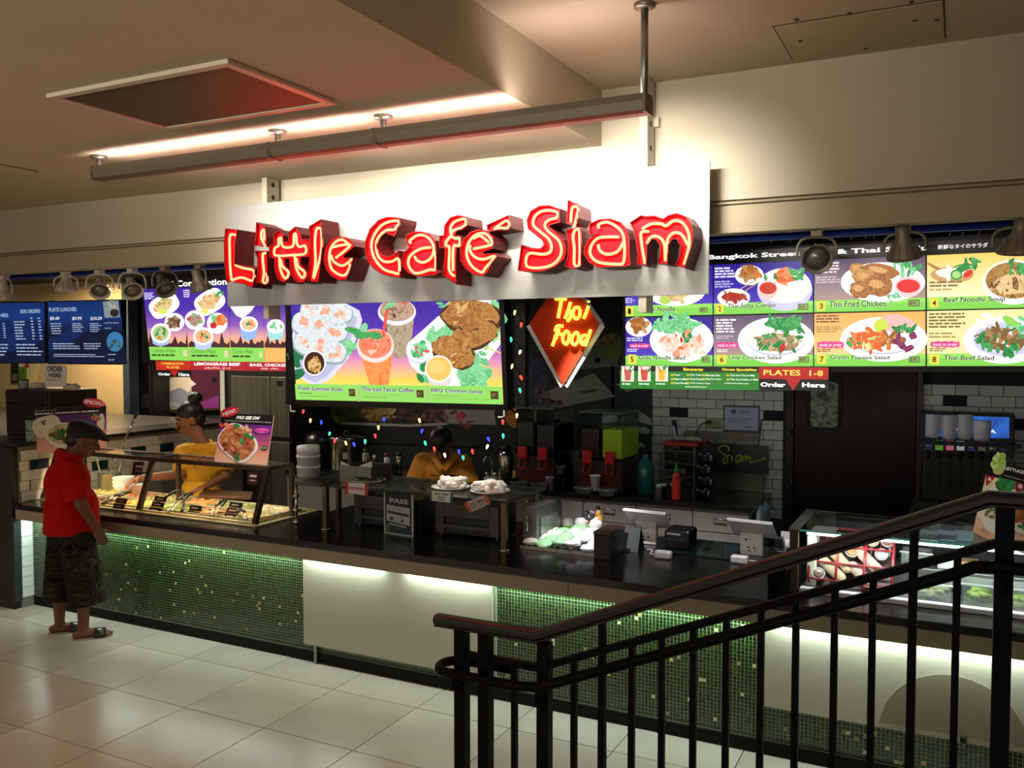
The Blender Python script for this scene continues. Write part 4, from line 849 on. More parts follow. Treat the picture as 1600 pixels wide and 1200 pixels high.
# the neighbour's blue menu screens
BP = panY(5.78, 5, 2.1)
BL_ = ((0, '#0d3a86'), (.25, '#10469c'), (.5, '#06163c'), (1, '#071a46'))
def bl(c, e=.62): return M(c, .3, emit=e)
for k, (q, lab) in enumerate((([(-60, 474), (69, 473), (71, 566), (-60, 566)], 'blue menu screen listing side orders'), ([(75.5, 472), (186, 470), (198, 568), (77.5, 567)], 'blue menu screen listing plate lunches with two dish pictures'))):
    t = thing('menu_screen', lab, 'menu board', BP.at((q[0][0] + q[1][0]) / 2, 567), 'blue screens of the neighbouring stall')
    frame_board(BP, t, q[0][0] - 1, q[0][1] - 2, q[1][1] - 2, q[1][0] + (2 if k == 0 else 3), q[3][1] + 2, q[2][1] + 2, depth=.06)
    z0, z1 = zr(BP, q); pn_ = slab(BP, q, GM(BL_, z0, z1, .55), t); mb = MB(); f = cellq(q)
    wv = [f(0, .62), f(.2, .5), f(.45, .34), f(.75, .3), f(1, .3), f(1, .36), f(.75, .4), f(.5, .5), f(.25, .72), f(0, .82)] if k else [f(0, .3), f(1, .3), f(1, .62), f(.7, .8), f(.3, .86), f(0, .82)]
    BP.poly(mb, wv, bl('#0c2c70', .6), 6)
    tx = bl('#b9cbe8', .8)
    if k == 0:
        BP.txt(mb, 'SIDE ORDERS', *m1(130, 335), *m1(258, 355), tx, 8, .02); BP.txt(mb, 'LUNCHES', *m1(-90, 362), *m1(58, 381), tx, 8, .02)
        BP.dashes(mb, *m1(92, 408), *m1(172, 532), 7, tx, 8, 1, .4); BP.dashes(mb, *m1(195, 385), *m1(228, 532), 8, tx, 8, 2, .4); BP.dashes(mb, *m1(240, 385), *m1(275, 532), 8, tx, 8, 3, .4); BP.dashes(mb, *m1(20, 420), *m1(48, 520), 7, tx, 8, 4, .4); BP.dashes(mb, *m1(105, 550), *m1(285, 635), 4, tx, 8, 5, .35); BP.dashes(mb, *m1(-60, 550), *m1(70, 635), 4, tx, 8, 6, .35)
    else:
        BP.txt(mb, 'PLATE LUNCHES', *m1(310, 324), *m1(483, 344), tx, 8, .02)
        for s_, x in (('$9.49', 316), ('$9.99', 455), ('$10.29', 570)): BP.txt(mb, s_, *m1(x, 380), *m1(x + (74 if x > 500 else 62), 402), bl('#e8eef8', .9), 8, .02)
        for x in (322, 455, 565): BP.dashes(mb, *m1(x, 420), *m1(x + 78, 495 if x == 322 else 480), 5, tx, 8, x, .4)
        BP.dashes(mb, *m1(335, 545), *m1(508, 590), 3, tx, 8, 1, .4); BP.dashes(mb, *m1(528, 545), *m1(655, 590), 3, tx, 8, 2, .4); BP.dashes(mb, *m1(340, 612), *m1(665, 638), 2, tx, 8, 3, .4)
        BP.poly(mb, [m1(648, 285), m1(745, 278), m1(755, 382), m1(660, 386)], bl('#a8b8b0', .6), 8); BP.heap(mb, *m1(700, 310), 10, 8, [bl('#8a9aa0', .7), bl('#c0c8c0', .7)], 8.5, 6, .5); BP.ell(mb, *m1(722, 355), 7, 6, bl('#3c2a24', .6), 9)
        BP.poly(mb, [m1(657, 475), m1(770, 470), m1(780, 600), m1(672, 605)], bl('#0a1a2c', .6), 8); BP.ell(mb, *m1(724, 535), 13, 15.5, bl('#3a86c4', .8), 8.5); BP.heap(mb, *m1(725, 545), 9, 8, [bl('#24343c', .8), bl('#6a7a4a', .8), bl('#3c4c44', .8)], 9, 9, .4)
        BP.txt(mb, 'Local Day Special', *m1(655, 412), *m1(748, 424), tx, 8); BP.txt(mb, '$10.75', *m1(660, 446), *m1(700, 458), tx, 8); BP.txt(mb, '$9.49', *m1(682, 642), *m1(720, 656), tx, 8); BP.dashes(mb, *m1(680, 612), *m1(735, 622), 1, tx, 8)
    mb.build('print', pn_)
# ------------------------------------------------------------------ back of the shop: mural, wall things
def A(o, label, cat, group=None):
    o['label'] = label; o['category'] = cat
    if group: o['group'] = group
    return o
MU = panY(YW - .012); mu = thing('wall_mural', 'dark wall mural of produce, grapes and a green leaf pattern', 'mural', MU.at(760, 700))
q = [MU.px(505, 430), MU.px(1018, 430), MU.px(1018, 708), MU.px(505, 690)]
b = MB(); b.prism(MU, q, -.008, 0, M('#0d1411', .6, noise=(2, .3))); bd = b.build('panel', mu); mb = MB()
def D(c): return M(c, .6)
MU.poly(mb, [(955, 520), (1018, 500), (1018, 706), (955, 700)], D('#0a2a22'), 1); MU.poly(mb, [(826, 450), (960, 450), (960, 640), (826, 655)], D('#141a17'), 1)
MU.heap(mb, 828, 590, 26, 34, [D('#2a2c48'), D('#1c1d33'), D('#3a3b58'), D('#11121f')], 2, 60, .17, jag=.04, pn=12)
MU.heap(mb, 950, 548, 22, 28, [D('#5c6a20'), D('#3d4a16'), D('#6e5a22')], 2, 24, .3); MU.poly(mb, [(888, 548), (962, 545), (966, 572), (900, 578)], D('#59655a'), 2)
MU.poly(mb, [(853, 612), (928, 583), (961, 620), (870, 636)], D('#7c7d70'), 2.5); MU.poly(mb, [(905, 612), (930, 607), (934, 611), (912, 616)], D('#3a3c36'), 3); MU.heap(mb, 862, 632, 12, 10, [D('#7a1f18'), D('#521510')], 2.5, 8, .4)
MU.ell(mb, 812, 652, 22, 18, D('#b0621a'), 2.3); MU.heap(mb, 850, 618, 14, 16, [D('#3c3a2c'), D('#575244')], 2.2, 8, .4)
for pts in ([(990, 640), (1004, 645), (1018, 656), (1018, 664), (1000, 660), (988, 652)], [(985, 668), (1008, 667), (1016, 672), (1012, 678), (988, 676)], [(985, 688), (1004, 692), (1010, 699), (992, 700)], [(962, 600), (985, 596), (1000, 606), (980, 612)]): MU.poly(mb, pts, D('#8c9a8c'), 2)
MU.poly(mb, [(515, 640), (700, 630), (770, 636), (772, 662), (640, 664), (520, 656)], D('#1b1f1a'), 1.5); MU.poly(mb, [(530, 659), (640, 663), (700, 660), (700, 664), (640, 667), (530, 663)], D('#a0a098'), 2.4)
for x, c in ((540, ('#39521c', '#5d7428', '#263a12')), (590, ('#8a6a34', '#b08a50', '#5a421c')), (640, ('#3a2320', '#5c302c', '#241412')), (680, ('#6a3a3a', '#8a5a54', '#3a2020'))): MU.heap(mb, x, 646, 30, 13, [D(k) for k in c], 2, 26, .28)
MU.poly(mb, [(695, 640), (772, 636), (775, 664), (700, 662)], D('#8d8b86'), 2.2); MU.heap(mb, 716, 648, 12, 7, [D('#a01e1a'), D('#c4423a')], 3, 6, .5); MU.heap(mb, 728, 662, 14, 6, [D('#8a2630')], 3, 5, .5)
mb.build('print', bd)
# things fixed to the tiled back wall
WP_ = panY(YW - .006)
def flat(name, label, cat, pan, q, mat, h=.01, base=None, bev=0):
    t = thing(name, label, cat, pan.at(*q[-1])); b = MB(); b.prism(pan, [pan.px(*p) for p in q], 0, h, mat); return t, b.build('board', t, bevel=bev)
t, o = flat('framed_certificate', 'pale blue framed certificate on the tiled back wall', 'certificate', WP_, [(1131, 633), (1187, 634), (1187, 676), (1131, 674)], M('#1f2a3c', .4), .018, bev=.003)
mb = MB(); WP_.rect(mb, 1133, 635.5, 1185, 673, M('#8fa0c0', .3), 16); WP_.ell(mb, 1147, 643, 4, 4, M('#33456a', .4), 17); WP_.dashes(mb, 1157, 641, 1180, 647, 2, M('#3c4e74', .4), 17); WP_.dashes(mb, 1139, 652, 1180, 664, 3, M('#5a6a8c', .4), 17, 0, .3); WP_.dashes(mb, 1165, 666, 1178, 670, 1, M('#33456a', .4), 17); mb.build('print', o)
t = thing('wall_shelf', 'narrow beige wall shelf under the certificate', 'shelf', WP_.at(1128, 690)); b = MB(); b.prism(WP_, [WP_.px(*p) for p in ((1070, 672), (1188, 677), (1188, 690), (1070, 684))], 0, .03, M('#6d685c', .5)); b.build('board', t, bevel=.004)
t = thing('wall_outlet', 'beige wall outlet with a black plug and cord', 'outlet', WP_.at(1115, 668)); b = MB(); b.prism(WP_, [WP_.px(*p) for p in ((1103, 655), (1127, 656), (1127, 667), (1103, 666))], .002, .012, M('#8b8358', .5)); b.build('plate', t, bevel=.003)
b = MB(); b.prism(WP_, [WP_.px(*p) for p in ((1104, 657), (1112, 657), (1112, 662), (1104, 662))], .012, .05, BLACK); pg = b.build('plug', t, bevel=.004); b = MB()
b.tube([WP_.at(x, y, .04) for x, y in ((1105, 660), (1098, 662), (1091, 671), (1088, 683), (1086, 697))], .005, BLACK, n=6); b.build('cord', t)
t = thing('hanging_cable', 'thin dark cable hanging beside the certificate', 'cable', WP_.at(1190, 735)); b = MB(); b.tube([WP_.at(x, y, .02) for x, y in ((1191, 655), (1189, 668), (1186, 690), (1184, 712), (1187, 735), (1192, 752))], .006, M('#141a1c', .6), n=6); b.build('cable', t)

# back counter: cabinets and worktop
YB = 7.40; ZB = .90
def bx_(px): return PY(px, 810, YB).x
fx0, fx1 = PY(356, 630, 7.5).x, PY(452, 630, 7.5).x
SEAMS = [(fx1 + .03, -4.6), (-4.6, bx_(780)), (bx_(780), bx_(833)), (bx_(833), bx_(910)), (bx_(910), bx_(993)), (bx_(993), bx_(1082)), (bx_(1082), -1.545)]
LAM = M('#8b8682', .35, noise=(3, .03)); names = ['wide white back cabinet hidden behind the rice pots', 'white back cabinet behind the food warmers', 'narrow white cabinet with an upright handle by the warmers', 'white cabinet door with an upright handle under the first juice machine', 'white drawer front under the lime juice machine', 'white drawer front behind the first tablet till', 'end white drawer front with side panel behind the second till']
for i, (xa, xb) in enumerate(SEAMS):
    t = thing('base_cabinet', names[i], 'cabinet', ((xa + xb) / 2, 7.8, 0), 'white cabinets along the back counter')
    MB().box(xa + .002, xb - .002, YB + .03, YW - .012, .08, ZB - .042, M('#8d9aa0' if i == 6 else '#5a5856', .45)).build('body', t)
    two = i >= 4
    zb = PY(1110, 832, YB).z
    if two:
        d1 = MB().box(xa + .004, xb - .004, YB + .008, YB + .028, zb + .004, ZB - .046, LAM).build('drawer', t, bevel=.002); d2 = MB().box(xa + .004, xb - .004, YB + .008, YB + .028, .10, zb - .004, LAM).build('door', t, bevel=.002)
        hx = (xa + xb) / 2; hz = (zb + ZB) / 2
        h = MB(); h.tube([(hx - .055, YB + .01, hz), (hx - .055, YB - .018, hz), (hx + .055, YB - .018, hz), (hx + .055, YB + .01, hz)], .006, STEEL, n=6); h.build('handle', d1)
    else:
        d1 = MB().box(xa + .004, xb - .004, YB + .008, YB + .028, .10, ZB - .046, LAM).build('door', t, bevel=.002)
        hx = xb - .05 if i != 3 else xa + .05; h = MB(); h.tube([(hx, YB + .01, .80), (hx, YB - .022, .80), (hx, YB - .022, .70), (hx, YB + .01, .70)], .006, STEEL, n=6); h.build('handle', d1)
o = MB().box(fx1 + .02, -1.515, YB - .015, YW - .014, ZB - .04, ZB, M('#191a19', .2, noise=(80, .5))).build('back_worktop', bevel=.004); A(o, 'dark stone worktop along the tiled back wall', 'countertop')
def BP_(x, y, z=ZB): return PZ(x, y, z)
# painted board and steel splash at the end of the back counter
SP = panY(YW - .05)
t = thing('splash_board', 'black board painted with a green Siam word above a steel splash', 'sign', SP.at(1125, 765)); zt_ = SP.at(1120, 691).z
b = MB(); b.prism(SP, [SP.px(*p) for p in ((1040, 688), (1201, 697), (1201, 741), (1040, 732))], 0, .03, M('#0a0a0a', .3)); bd = b.build('board', t, bevel=.003)
MB().box(SP.at(1105, 760).x, SP.at(1192, 760).x, YW - .05, YW - .03, ZB + .002, SP.at(1120, 737).z, M('#5b6152', .3, .8, noise=(3, .2))).build('steel_splash', t)
b = MB(); GBR = M('#8f9f22', .5)
def c8(x, y): return (1010 + x / 8, 650 + y / 8)
for st in ([(1035, 440), (1040, 395), (985, 370), (930, 385), (915, 425), (960, 465), (1020, 500), (1020, 560), (985, 590), (970, 550), (1010, 495), (1060, 490)], [(1080, 500), (1085, 560)], [(1085, 440), (1090, 446)], [(1190, 490), (1140, 495), (1130, 560), (1160, 575), (1200, 490), (1195, 565)], [(1215, 500), (1210, 560), (1240, 500), (1260, 500), (1255, 560), (1285, 505), (1310, 520), (1310, 575), (1390, 560), (1440, 545), (1495, 525)]):
    b.tube([SP.pt(*SP.px(*c8(p[0], p[1])), .034) for p in smooth([(x, y, 0) for x, y in st])], .0085, GBR, n=6)
b.build('brush_lettering', bd)
b = MB()
for x in (760, 800, 840): b.tube([SP.pt(*SP.px(*c8(x, y)), .032) for y in (370, 480, 600)], .01, M('#3a0a0c', .5), n=5)
b.build('red_strokes', bd)

# juice machines
def dispenser(x0, x1, yb, zt, cols, label):
    Yf = 7.50; a, b_ = PY(x0, yb, Yf).x, PY(x1, yb, Yf).x; t = thing('juice_dispenser', label, 'drink dispenser', ((a + b_) / 2, 7.7, ZB)); w = (b_ - a) / 2; zm = ZB + .36
    MB().box(a, b_, Yf, 8.02, ZB + .002, ZB + .30, M('#3a302c', .4, .3)).build('base', t, bevel=.012)
    MB().box(a + .01, b_ - .01, Yf - .004, Yf, ZB + .06, ZB + .2, M('#5a1414', .4)).build('front_plate', t)
    for i in (0, 1):
        l = a + w * i + .008; r_ = l + w - .016; xm = (l + r_) / 2
        tk = MB(); tk.box(l, r_, Yf + .02, 8.0, ZB + .31, zt, GLASS); tko = tk.build('tank', t, bevel=.015)
        MB().box(l + .012, r_ - .012, Yf + .032, 7.988, ZB + .322, ZB + .31 + (zt - ZB - .31) * (.66 if cols[i] != '#141010' else .7), M(cols[i], .3)).build('juice', tko)
        MB().box(l - .002, r_ + .002, Yf + .012, 8.005, zt + .001, zt + .02, M('#5c6a62', .2)).build('lid', tko, bevel=.008)
        f = MB(); f.box(xm - .045, xm + .045, Yf - .05, Yf - .005, ZB + .27, ZB + .39, M('#d01412', .4)); f.build('tap_cover', t, bevel=.012)
        g = MB(); g.tube([(xm - .03, Yf - .02, ZB + .27), (xm - .035, Yf - .05, ZB + .19), (xm + .035, Yf - .05, ZB + .19), (xm + .03, Yf - .02, ZB + .27)], .008, M('#b01412', .4), n=6); g.build('lever', t)
        MB().lathe((xm, Yf - .09, ZB + .001), [(w * .34, 0), (w * .47, .05), (w * .49, .062), (w * .42, .058), (w * .32, .03)], M('#4c4f4f', .35, .4), n=20, sy=.72).build('drip_tray', t)
    return t
dispenser(803, 866, 757, 1.64, ('#141010', '#20281c'), 'double juice machine with dark and empty tanks')
dispenser(902, 972, 765, 1.62, ('#3a0c12', '#b4d60c'), 'double juice machine holding maroon and lime green juice')
def cup(name, label, cat, p, r0, r1, h, mat, wall=.004, lid=None, group=None):
    t = thing(name, label, cat, p, group); b = MB(); b.lathe(p, [(r0, .001), (r1, h), (r1 + .003, h), (r1 + .003, h - .006), (r1 - wall, h - .004), (r0 - wall, .012)], mat, n=20); b.build('body', t)
    if lid: MB().lathe(V(p) + V((0, 0, h)), lid[0], lid[1], n=20).build('lid', t)
    return t
p = BP_(951, 764); p = V((p.x, 7.42, ZB + .035)); cup('paper_cup', 'white paper cup standing on the drip tray of the lime juice machine', 'cup', p, .034, .048, .14, M('#d8dcd8', .5))
p = BP_(866, 763); cup('drink_can', 'small pale printed can beside the first juice machine', 'can', V((p.x, 7.46, ZB)), .04, .04, .12, FM(('#9a98b0', '#d4d2dc', '#6a6a86'), 30))
for k, (x, y) in enumerate(((880, 748), )):
    p = V((BP_(x, 760).x, 7.62, ZB)); t = thing('steel_canister', 'dark square canister under a white bowl', 'canister', p); MB().box(p.x - .06, p.x + .07, 7.56, 7.69, ZB + .001, ZB + .13, STEELD).build('body', t, bevel=.01)
    cup('plastic_bowl', 'white bowl resting on the dark canister', 'bowl', p + V((-.02, 0, .132)), .05, .075, .085, M('#b9b9b9', .4))
    cup('plastic_tumbler', 'tall grey tumbler behind the white bowl', 'cup', p + V((.12, .16, 0)), .05, .075, .34, M('#8b8f90', .3))
# teal jug, rack, sauce bottle and trays
p = BP_(1001, 775); p = V((p.x, 7.65, ZB)); t = thing('water_bottle', 'teal plastic bottle between juice machine and tray rack', 'bottle', p); b = MB(); b.lathe(p, [(.07, .001), (.078, .02), (.078, .24), (.06, .29), (.028, .33), (.026, .37)], M('#1f6a66', .15), n=20); b.build('body', t); MB().lathe(p + V((0, 0, .37)), [(.03, 0), (.03, .03), (.01, .034)], DARK, n=14).build('cap', t)
p0 = BP_(1020, 785); p1 = BP_(1076, 785); t = thing('tray_rack', 'steel rack of shelves with a red tray on top', 'rack', ((p0.x + p1.x) / 2, 7.75, ZB)); xa, xb = p0.x, p1.x; rt = 1.36
for x in (xa, xb):
    for y in (7.58, 7.95): MB().box(x - .008, x + .008, y - .008, y + .008, ZB + .001, rt, M('#4a4a44', .35, .7)).build('post', t)
for k in range(4):
    z = ZB + .08 + k * .11; MB().box(xa + .01, xb - .01, 7.585, 7.945, z, z + .012, M('#3a3b36', .35, .7)).build('shelf', t)
rt0 = MB().box(xa - .01, xb + .03, 7.57, 7.96, rt + .001, rt + .035, M('#a01214', .4)).build('red_tray', bevel=.01); A(rt0, 'red tray lying on top of the steel rack', 'tray')
for k in range(5):
    z = ZB + .094 + (k % 4) * .11; x = xa + .05 + (k * 37 % 5) * .05
    if x < xb - .05: A(MB().box(x - .035, x + .035, 7.62, 7.75, z, z + .06, M(('#20201e', '#5a584c', '#18181a', '#3c2420')[k % 4], .4)).build('food_box', bevel=.006), ('dark box low on the steel rack', 'pale grey box on the second rack shelf', 'black box on the third rack shelf', 'brown box on the top rack shelf', 'small dark box beside the lowest box of the rack')[k], 'box')
p = V(((xa + xb) / 2 - .08, 7.72, rt + .036)); t = thing('hair_clipper_phone', None, None, p); bpy.data.objects.remove(t)
t = thing('cordless_phone', 'slim black and silver phone standing on the red tray', 'phone', p); b = MB(); b.obox(p + V((0, 0, .09)), (.022, 0, 0), (0, .014, .004), (-.008, -.01, .088), BLACK); bo = b.build('body', t, bevel=.006); b = MB(); b.obox(p + V((-.001, -.0165, .08)), (.013, 0, 0), (0, .003, 0), (-.007, -.0095, .05), M('#9fc4de', .2)); b.build('face', bo)
for k, (dx, c) in enumerate(((-.02, '#8d8c82'), (.1, '#a09c8e'))):
    pp = V(((xa + xb) / 2 + dx, 7.66, rt + .036)); o = MB().ball(pp + V((0, 0, .022)), (.075, .05, .022), M(c, .5), noise=.12).build('bread_bag'); A(o, ('crumpled clear bag at the foot of the phone', 'second crumpled bag on the red tray end')[k], 'bag')
p = V((BP_(1063, 778).x, 7.46, ZB)); t = thing('sauce_bottle', 'red chilli sauce bottle with green cap before the rack', 'bottle', p); b = MB(); b.lathe(p, [(.036, .001), (.04, .02), (.04, .15), (.036, .2), (.028, .235), (.02, .245)], FM(('#b81a12', '#d43a24', '#a01410'), 14), n=20); b.build('body', t); MB().lathe(p + V((0, 0, .245)), [(.022, 0), (.022, .025), (.009, .035), (.005, .075)], M('#1f9a2a', .4), n=14).build('cap', t)
for k, (x, y) in enumerate(((1022, 784), (1030, 783), (1043, 783))):
    p = V((BP_(x, y).x, 7.44 + .05 * k, ZB)); cup('spice_jar', ('clear spice jar at the corner of the tray rack', 'dark spice jar beside the clear one', 'maroon spice jar nearest the sauce bottle')[k], 'jar', p, .026, .026, .11, M(('#8d8f88', '#26211e', '#5a1e20')[k], .25), lid=([(.028, 0), (.028, .022), (.01, .025)], M('#b9b9b4', .3, .6)))
for k in range(4):
    p = V((BP_(1094, 783).x + .02 * (k % 2), 7.62, ZB + .002 + k * .105)); t = thing('dish_stack', ('lowest', 'second', 'third', 'topmost')[k] + ' dark dish pile in the stack next to the rack', 'dishes', p)
    b = MB(); b.lathe(p, [(.05, 0), (.075, .06), (.078, .1), (.07, .1), (.05, .02)], M('#2c2c2a', .25, .3), n=18); b.build('bowl', t)
    b = MB(); b.lathe(p + V((.055, -.05, .03)), [(.012, 0), (.014, .05)], M('#8a8a84', .5), n=8); b.build('tag', t)
# bag bunches on the cabinet end
p = PX(1192, 800, -1.53); t = thing('plastic_bags', 'bunch of pale plastic bags hooked on the cabinet end', 'bags', (p.x + .03, p.y, p.z - .1)); b = MB()
for k in range(5): b.ball((p.x + .035, 7.55 + k * .09, .74 + .03 * (k % 2)), (.03, .05, .11), M('#a7b4be', .35), noise=.16, nu=10, nv=7)
b.build('bags', t, kind='stuff')
# drinks end: sink tap, thermos, sheet
p = V((BP_(757, 757).x, 7.62, ZB)); t = thing('sink_tap', 'chrome gooseneck tap on a pale block behind the bending worker', 'tap', p); MB().box(p.x - .07, p.x + .07, 7.57, 7.66, ZB + .001, ZB + .05, M('#cfcfca', .35)).build('base', t, bevel=.006); b = MB(); b.tube([p + V(q_) for q_ in ((0, 0, .05), (0, 0, .2), (-.012, -.02, .245), (-.04, -.05, .25), (-.055, -.06, .22), (-.055, -.06, .19))], .011, CHROME, n=8); b.build('spout', t)
for s in (-1, 1): MB().ball(p + V((s * .045, -.02, .08)), (.025, .02, .025), CHROME).build('knob', t)
p = V((BP_(776, 757).x, 7.72, ZB)); o = MB().obox(p + V((0, 0, .15)), (.045, 0, 0), (0, .004, 0), (0, .03, .148), M('#c9ccd2', .5)).build('notice_card'); A(o, 'white printed card standing beside the chrome tap', 'card')
p = V((BP_(789, 755).x, 7.64, ZB)); t = thing('coffee_airpot', 'tall steel airpot beside the first juice machine', 'airpot', p); MB().lathe(p, [(.07, .001), (.075, .01), (.075, .27), (.06, .31), (.03, .325)], M('#b9b7b0', .22, 1), n=20).build('body', t); MB().lathe(p + V((0, 0, .325)), [(.05, 0), (.055, .03), (.03, .05)], BLACK, n=16).build('top', t); b = MB(); b.tube([p + V((-.04, -.03, .34)), p + V((-.07, -.06, .33)), p + V((-.075, -.065, .29))], .012, BLACK, n=6); b.build('spout', t)
p = V((BP_(791, 763).x, 7.5, ZB)); t = cup('sugar_caddy', 'black round caddy with yellow sachets', 'caddy', p, .05, .055, .09, BLACK); MB().box(p.x + .0, p.x + .03, 7.49, 7.51, ZB + .06, ZB + .15, M('#c9b23a', .5)).build('sachet', t)

# ------------------------------------------------------------------ far side: fridge, poster, beige partition, oven
fx0, fx1 = PY(356, 630, 7.5).x, PY(452, 630, 7.5).x
t = thing('steel_fridge', 'tall brushed steel two-door fridge beyond the low tiled wall', 'fridge', ((fx0 + fx1) / 2, 7.9, 0)); FS = M('#a09a8c', .30, .9, noise=(7, .2), aniso=(3, 1, .15))
MB().box(fx0, fx1, 7.53, 8.2, 0, 2.12, M('#4a4742', .4, .7)).build('body', t)
xm = PY(421, 630, 7.5).x; zt1 = PY(400, 588, 7.5).z; zt2 = PY(400, 681, 7.5).z
for a, c in ((fx0 + .05, xm - .006), (xm + .006, fx1 - .01)):
    MB().box(a, c, 7.5, 7.528, zt2, zt1, FS).build('door', t, bevel=.006); MB().box(a, c, 7.5, 7.528, .12, zt2 - .05, FS).build('door', t, bevel=.006)
MB().box(fx0 + .02, fx1 - .01, 7.5, 7.529, zt1 + .006, 2.11, M('#12110f', .5)).build('vent', t); p = PY(437, 599, 7.497); MB().box(p.x - .045, p.x + .045, 7.494, 7.4995, p.z - .03, p.z + .03, BLACK).build('badge', t, bevel=.003)
PP = panY(8.22); t = thing('framed_poster', 'brown framed poster with white cloth and purple fabric shapes', 'poster', PP.at(305, 650))
b = MB(); b.prism(PP, [PP.px(*p) for p in ((253, 583), (348, 575), (349, 640), (258, 645))], 0, .03, M('#4a2a18', .5)); fr_ = b.build('frame', t, bevel=.005)
mb = MB(); PP.poly(mb, [(259, 590), (345, 580), (345, 636), (262, 640)], M('#a59cb0', .3), 27); PP.poly(mb, [(260, 600), (272, 590), (300, 588), (302, 610), (268, 630), (262, 636)], M('#e4d9c8', .4), 28); PP.poly(mb, [(265, 612), (285, 605), (300, 615), (298, 636), (264, 637)], M('#8f93ad', .4), 28.5)
PP.poly(mb, [(300, 578), (345, 576), (345, 637), (312, 638), (303, 610)], M('#5a2444', .4), 29); PP.poly(mb, [(318, 628), (345, 617), (345, 637), (322, 638)], M('#8a3a8e', .4), 30); PP.ell(mb, 338, 593, 4, 5, M('#241420', .4), 30); PP.poly(mb, [(298, 590), (310, 600), (303, 604), (297, 612)], M('#ece4dc', .4), 30); PP.dashes(mb, 264, 628, 286, 636, 3, M('#c9c9d2', .4), 30); mb.build('print', fr_)
o = MB().box(PY(346, 610, 8.0).x, PY(351, 610, 8.0).x, 7.98, 8.0, 0, PY(348, 578, 8.0).z, M('#f4e6c4', .5, emit=.55)).build('glow_strip'); A(o, 'narrow upright edge strip with painted-in brightness between the poster and the fridge', 'light')  # a lit edge, not a lamp: its brightness is painted in as emission
t = thing('steel_locker', 'tall dark steel cabinet beyond the low wall beside the poster', 'cabinet', (PY(232, 620, 7.9).x, 8.0, 0)); a, c = PY(206, 620, 7.9).x, PY(237, 620, 7.9).x
MB().box(a, c, 7.93, 8.2, 0, 2.7, M('#3b3b38', .4, .5)).build('body', t); dd = MB().box(a + .02, c - .02, 7.9, 7.928, .05, 2.65, M('#474743', .38, .6, noise=(2, .1))).build('door', t, bevel=.004); MB().box(a + .2, a + .3, 7.885, 7.899, 1.45, 1.62, M('#55554f', .4)).build('handle_plate', dd)
xw = PY(195, 620, 7.62).x; pw = MB().box(-14, xw, 7.62, 7.72, 0, 3.05, M('#c4a878', .7, noise=(1.2, .08))).build('wall_partition', kind='structure'); MB().box(xw, xw + .11, 7.6, 7.74, 0, 3.05, M('#2c3a44', .5, noise=(5, .3))).build('trim_7', kind='structure')
o = MB().box(-13.5, XL - .43, 4.78, 7.48, 0, 1.40, M('#6b6863', .35, .6, noise=(2, .1))).build('neighbour_counter', bevel=.004); A(o, 'high steel counter of the neighbouring stall', 'counter')
p0 = PZ(10, 679, 1.402); Yo = p0.y; x0, x1 = PY(10, 679, Yo).x, PY(79, 679, Yo).x; zo = PY(79, 611, Yo).z
t = thing('countertop_oven', 'brown box oven on the neighbouring high counter', 'oven', ((x0 + x1) / 2, Yo + .25, 1.402)); OB = M('#33271d', .45, .2)
MB().box(x0, x1, Yo, Yo + .5, 1.402, zo, OB).build('body', t, bevel=.01); MB().box(x0 + .03, x1 - .03, Yo - .012, Yo - .001, 1.44, zo - .09, M('#1a1410', .3)).build('door', t, bevel=.004); MB().box(x0 + .02, x1 - .02, Yo - .014, Yo - .001, zo - .075, zo - .02, M('#120f0d', .4)).build('control_panel', t)
b = MB(); b.tube([(x0 + .08, Yo - .01, zo - .13), (x0 + .08, Yo - .04, zo - .13), (x1 - .08, Yo - .04, zo - .13), (x1 - .08, Yo - .01, zo - .13)], .008, STEELD, n=6); b.build('handle', t)
for k in range(5): MB().box(x1 + .0005, x1 + .003, Yo + .12, Yo + .4, 1.5 + k * .04, 1.515 + k * .04, DARK).build('vent_slot', t)
ow = panYaw(PY(85, 609, Yo + .12), 0); t = thing('order_sign', 'white ORDER HERE card standing on the neighbour oven', 'sign', ow.at(84, 606)); b = MB(); b.prism(ow, [ow.px(*p) for p in ((69, 569), (104, 572), (103, 603), (70, 604))], -.004, 0, M('#e4dfd2', .5)); cd = b.build('card', t); mb = MB(); BK = M('#14120f', .5)
ow.txt(mb, 'ORDER', 73.5, 571.5, 98.5, 581, BK, 1, .03); ow.txt(mb, 'HERE', 76.5, 582.5, 95.5, 590, BK, 1, .03); ow.dashes(mb, 73, 592, 99, 596.5, 2, M('#5a564c', .5), 1, 0, .35); mb.build('lettering', cd)
for k, (x, w_, h_, c) in enumerate(((55, 9, 8, '#d9cdb4'), (64, 8, 7, '#c4b79c'), (108, 7, 6, '#d5c9b0'), (116, 7, 8, '#cfc4ae'))):
    p = PY(x, 611, Yo + .18); o = MB().ball((p.x, p.y, zo + .03), (.06, .05, .03), M(c, .6), noise=.15).build('paper_bundle'); A(o, ('crumpled paper bundle nearest the leaning cards on the oven', 'paper bundle at the foot of the ORDER HERE card', 'paper bundle on the far side of the ORDER HERE card', 'paper bundle at the back corner of the oven top')[k], 'paper')
p = V((x0 + .06, Yo + .15, 0)); cup('white_jar', 'white jar with a dark lid at the oven edge', 'jar', (p.x, p.y, zo + .001), .035, .04, .075, M('#d9d2c4', .5), lid=([(.042, 0), (.042, .012), (.01, .016)], M('#4a3a30', .5)))
PW_ = panY(7.612)
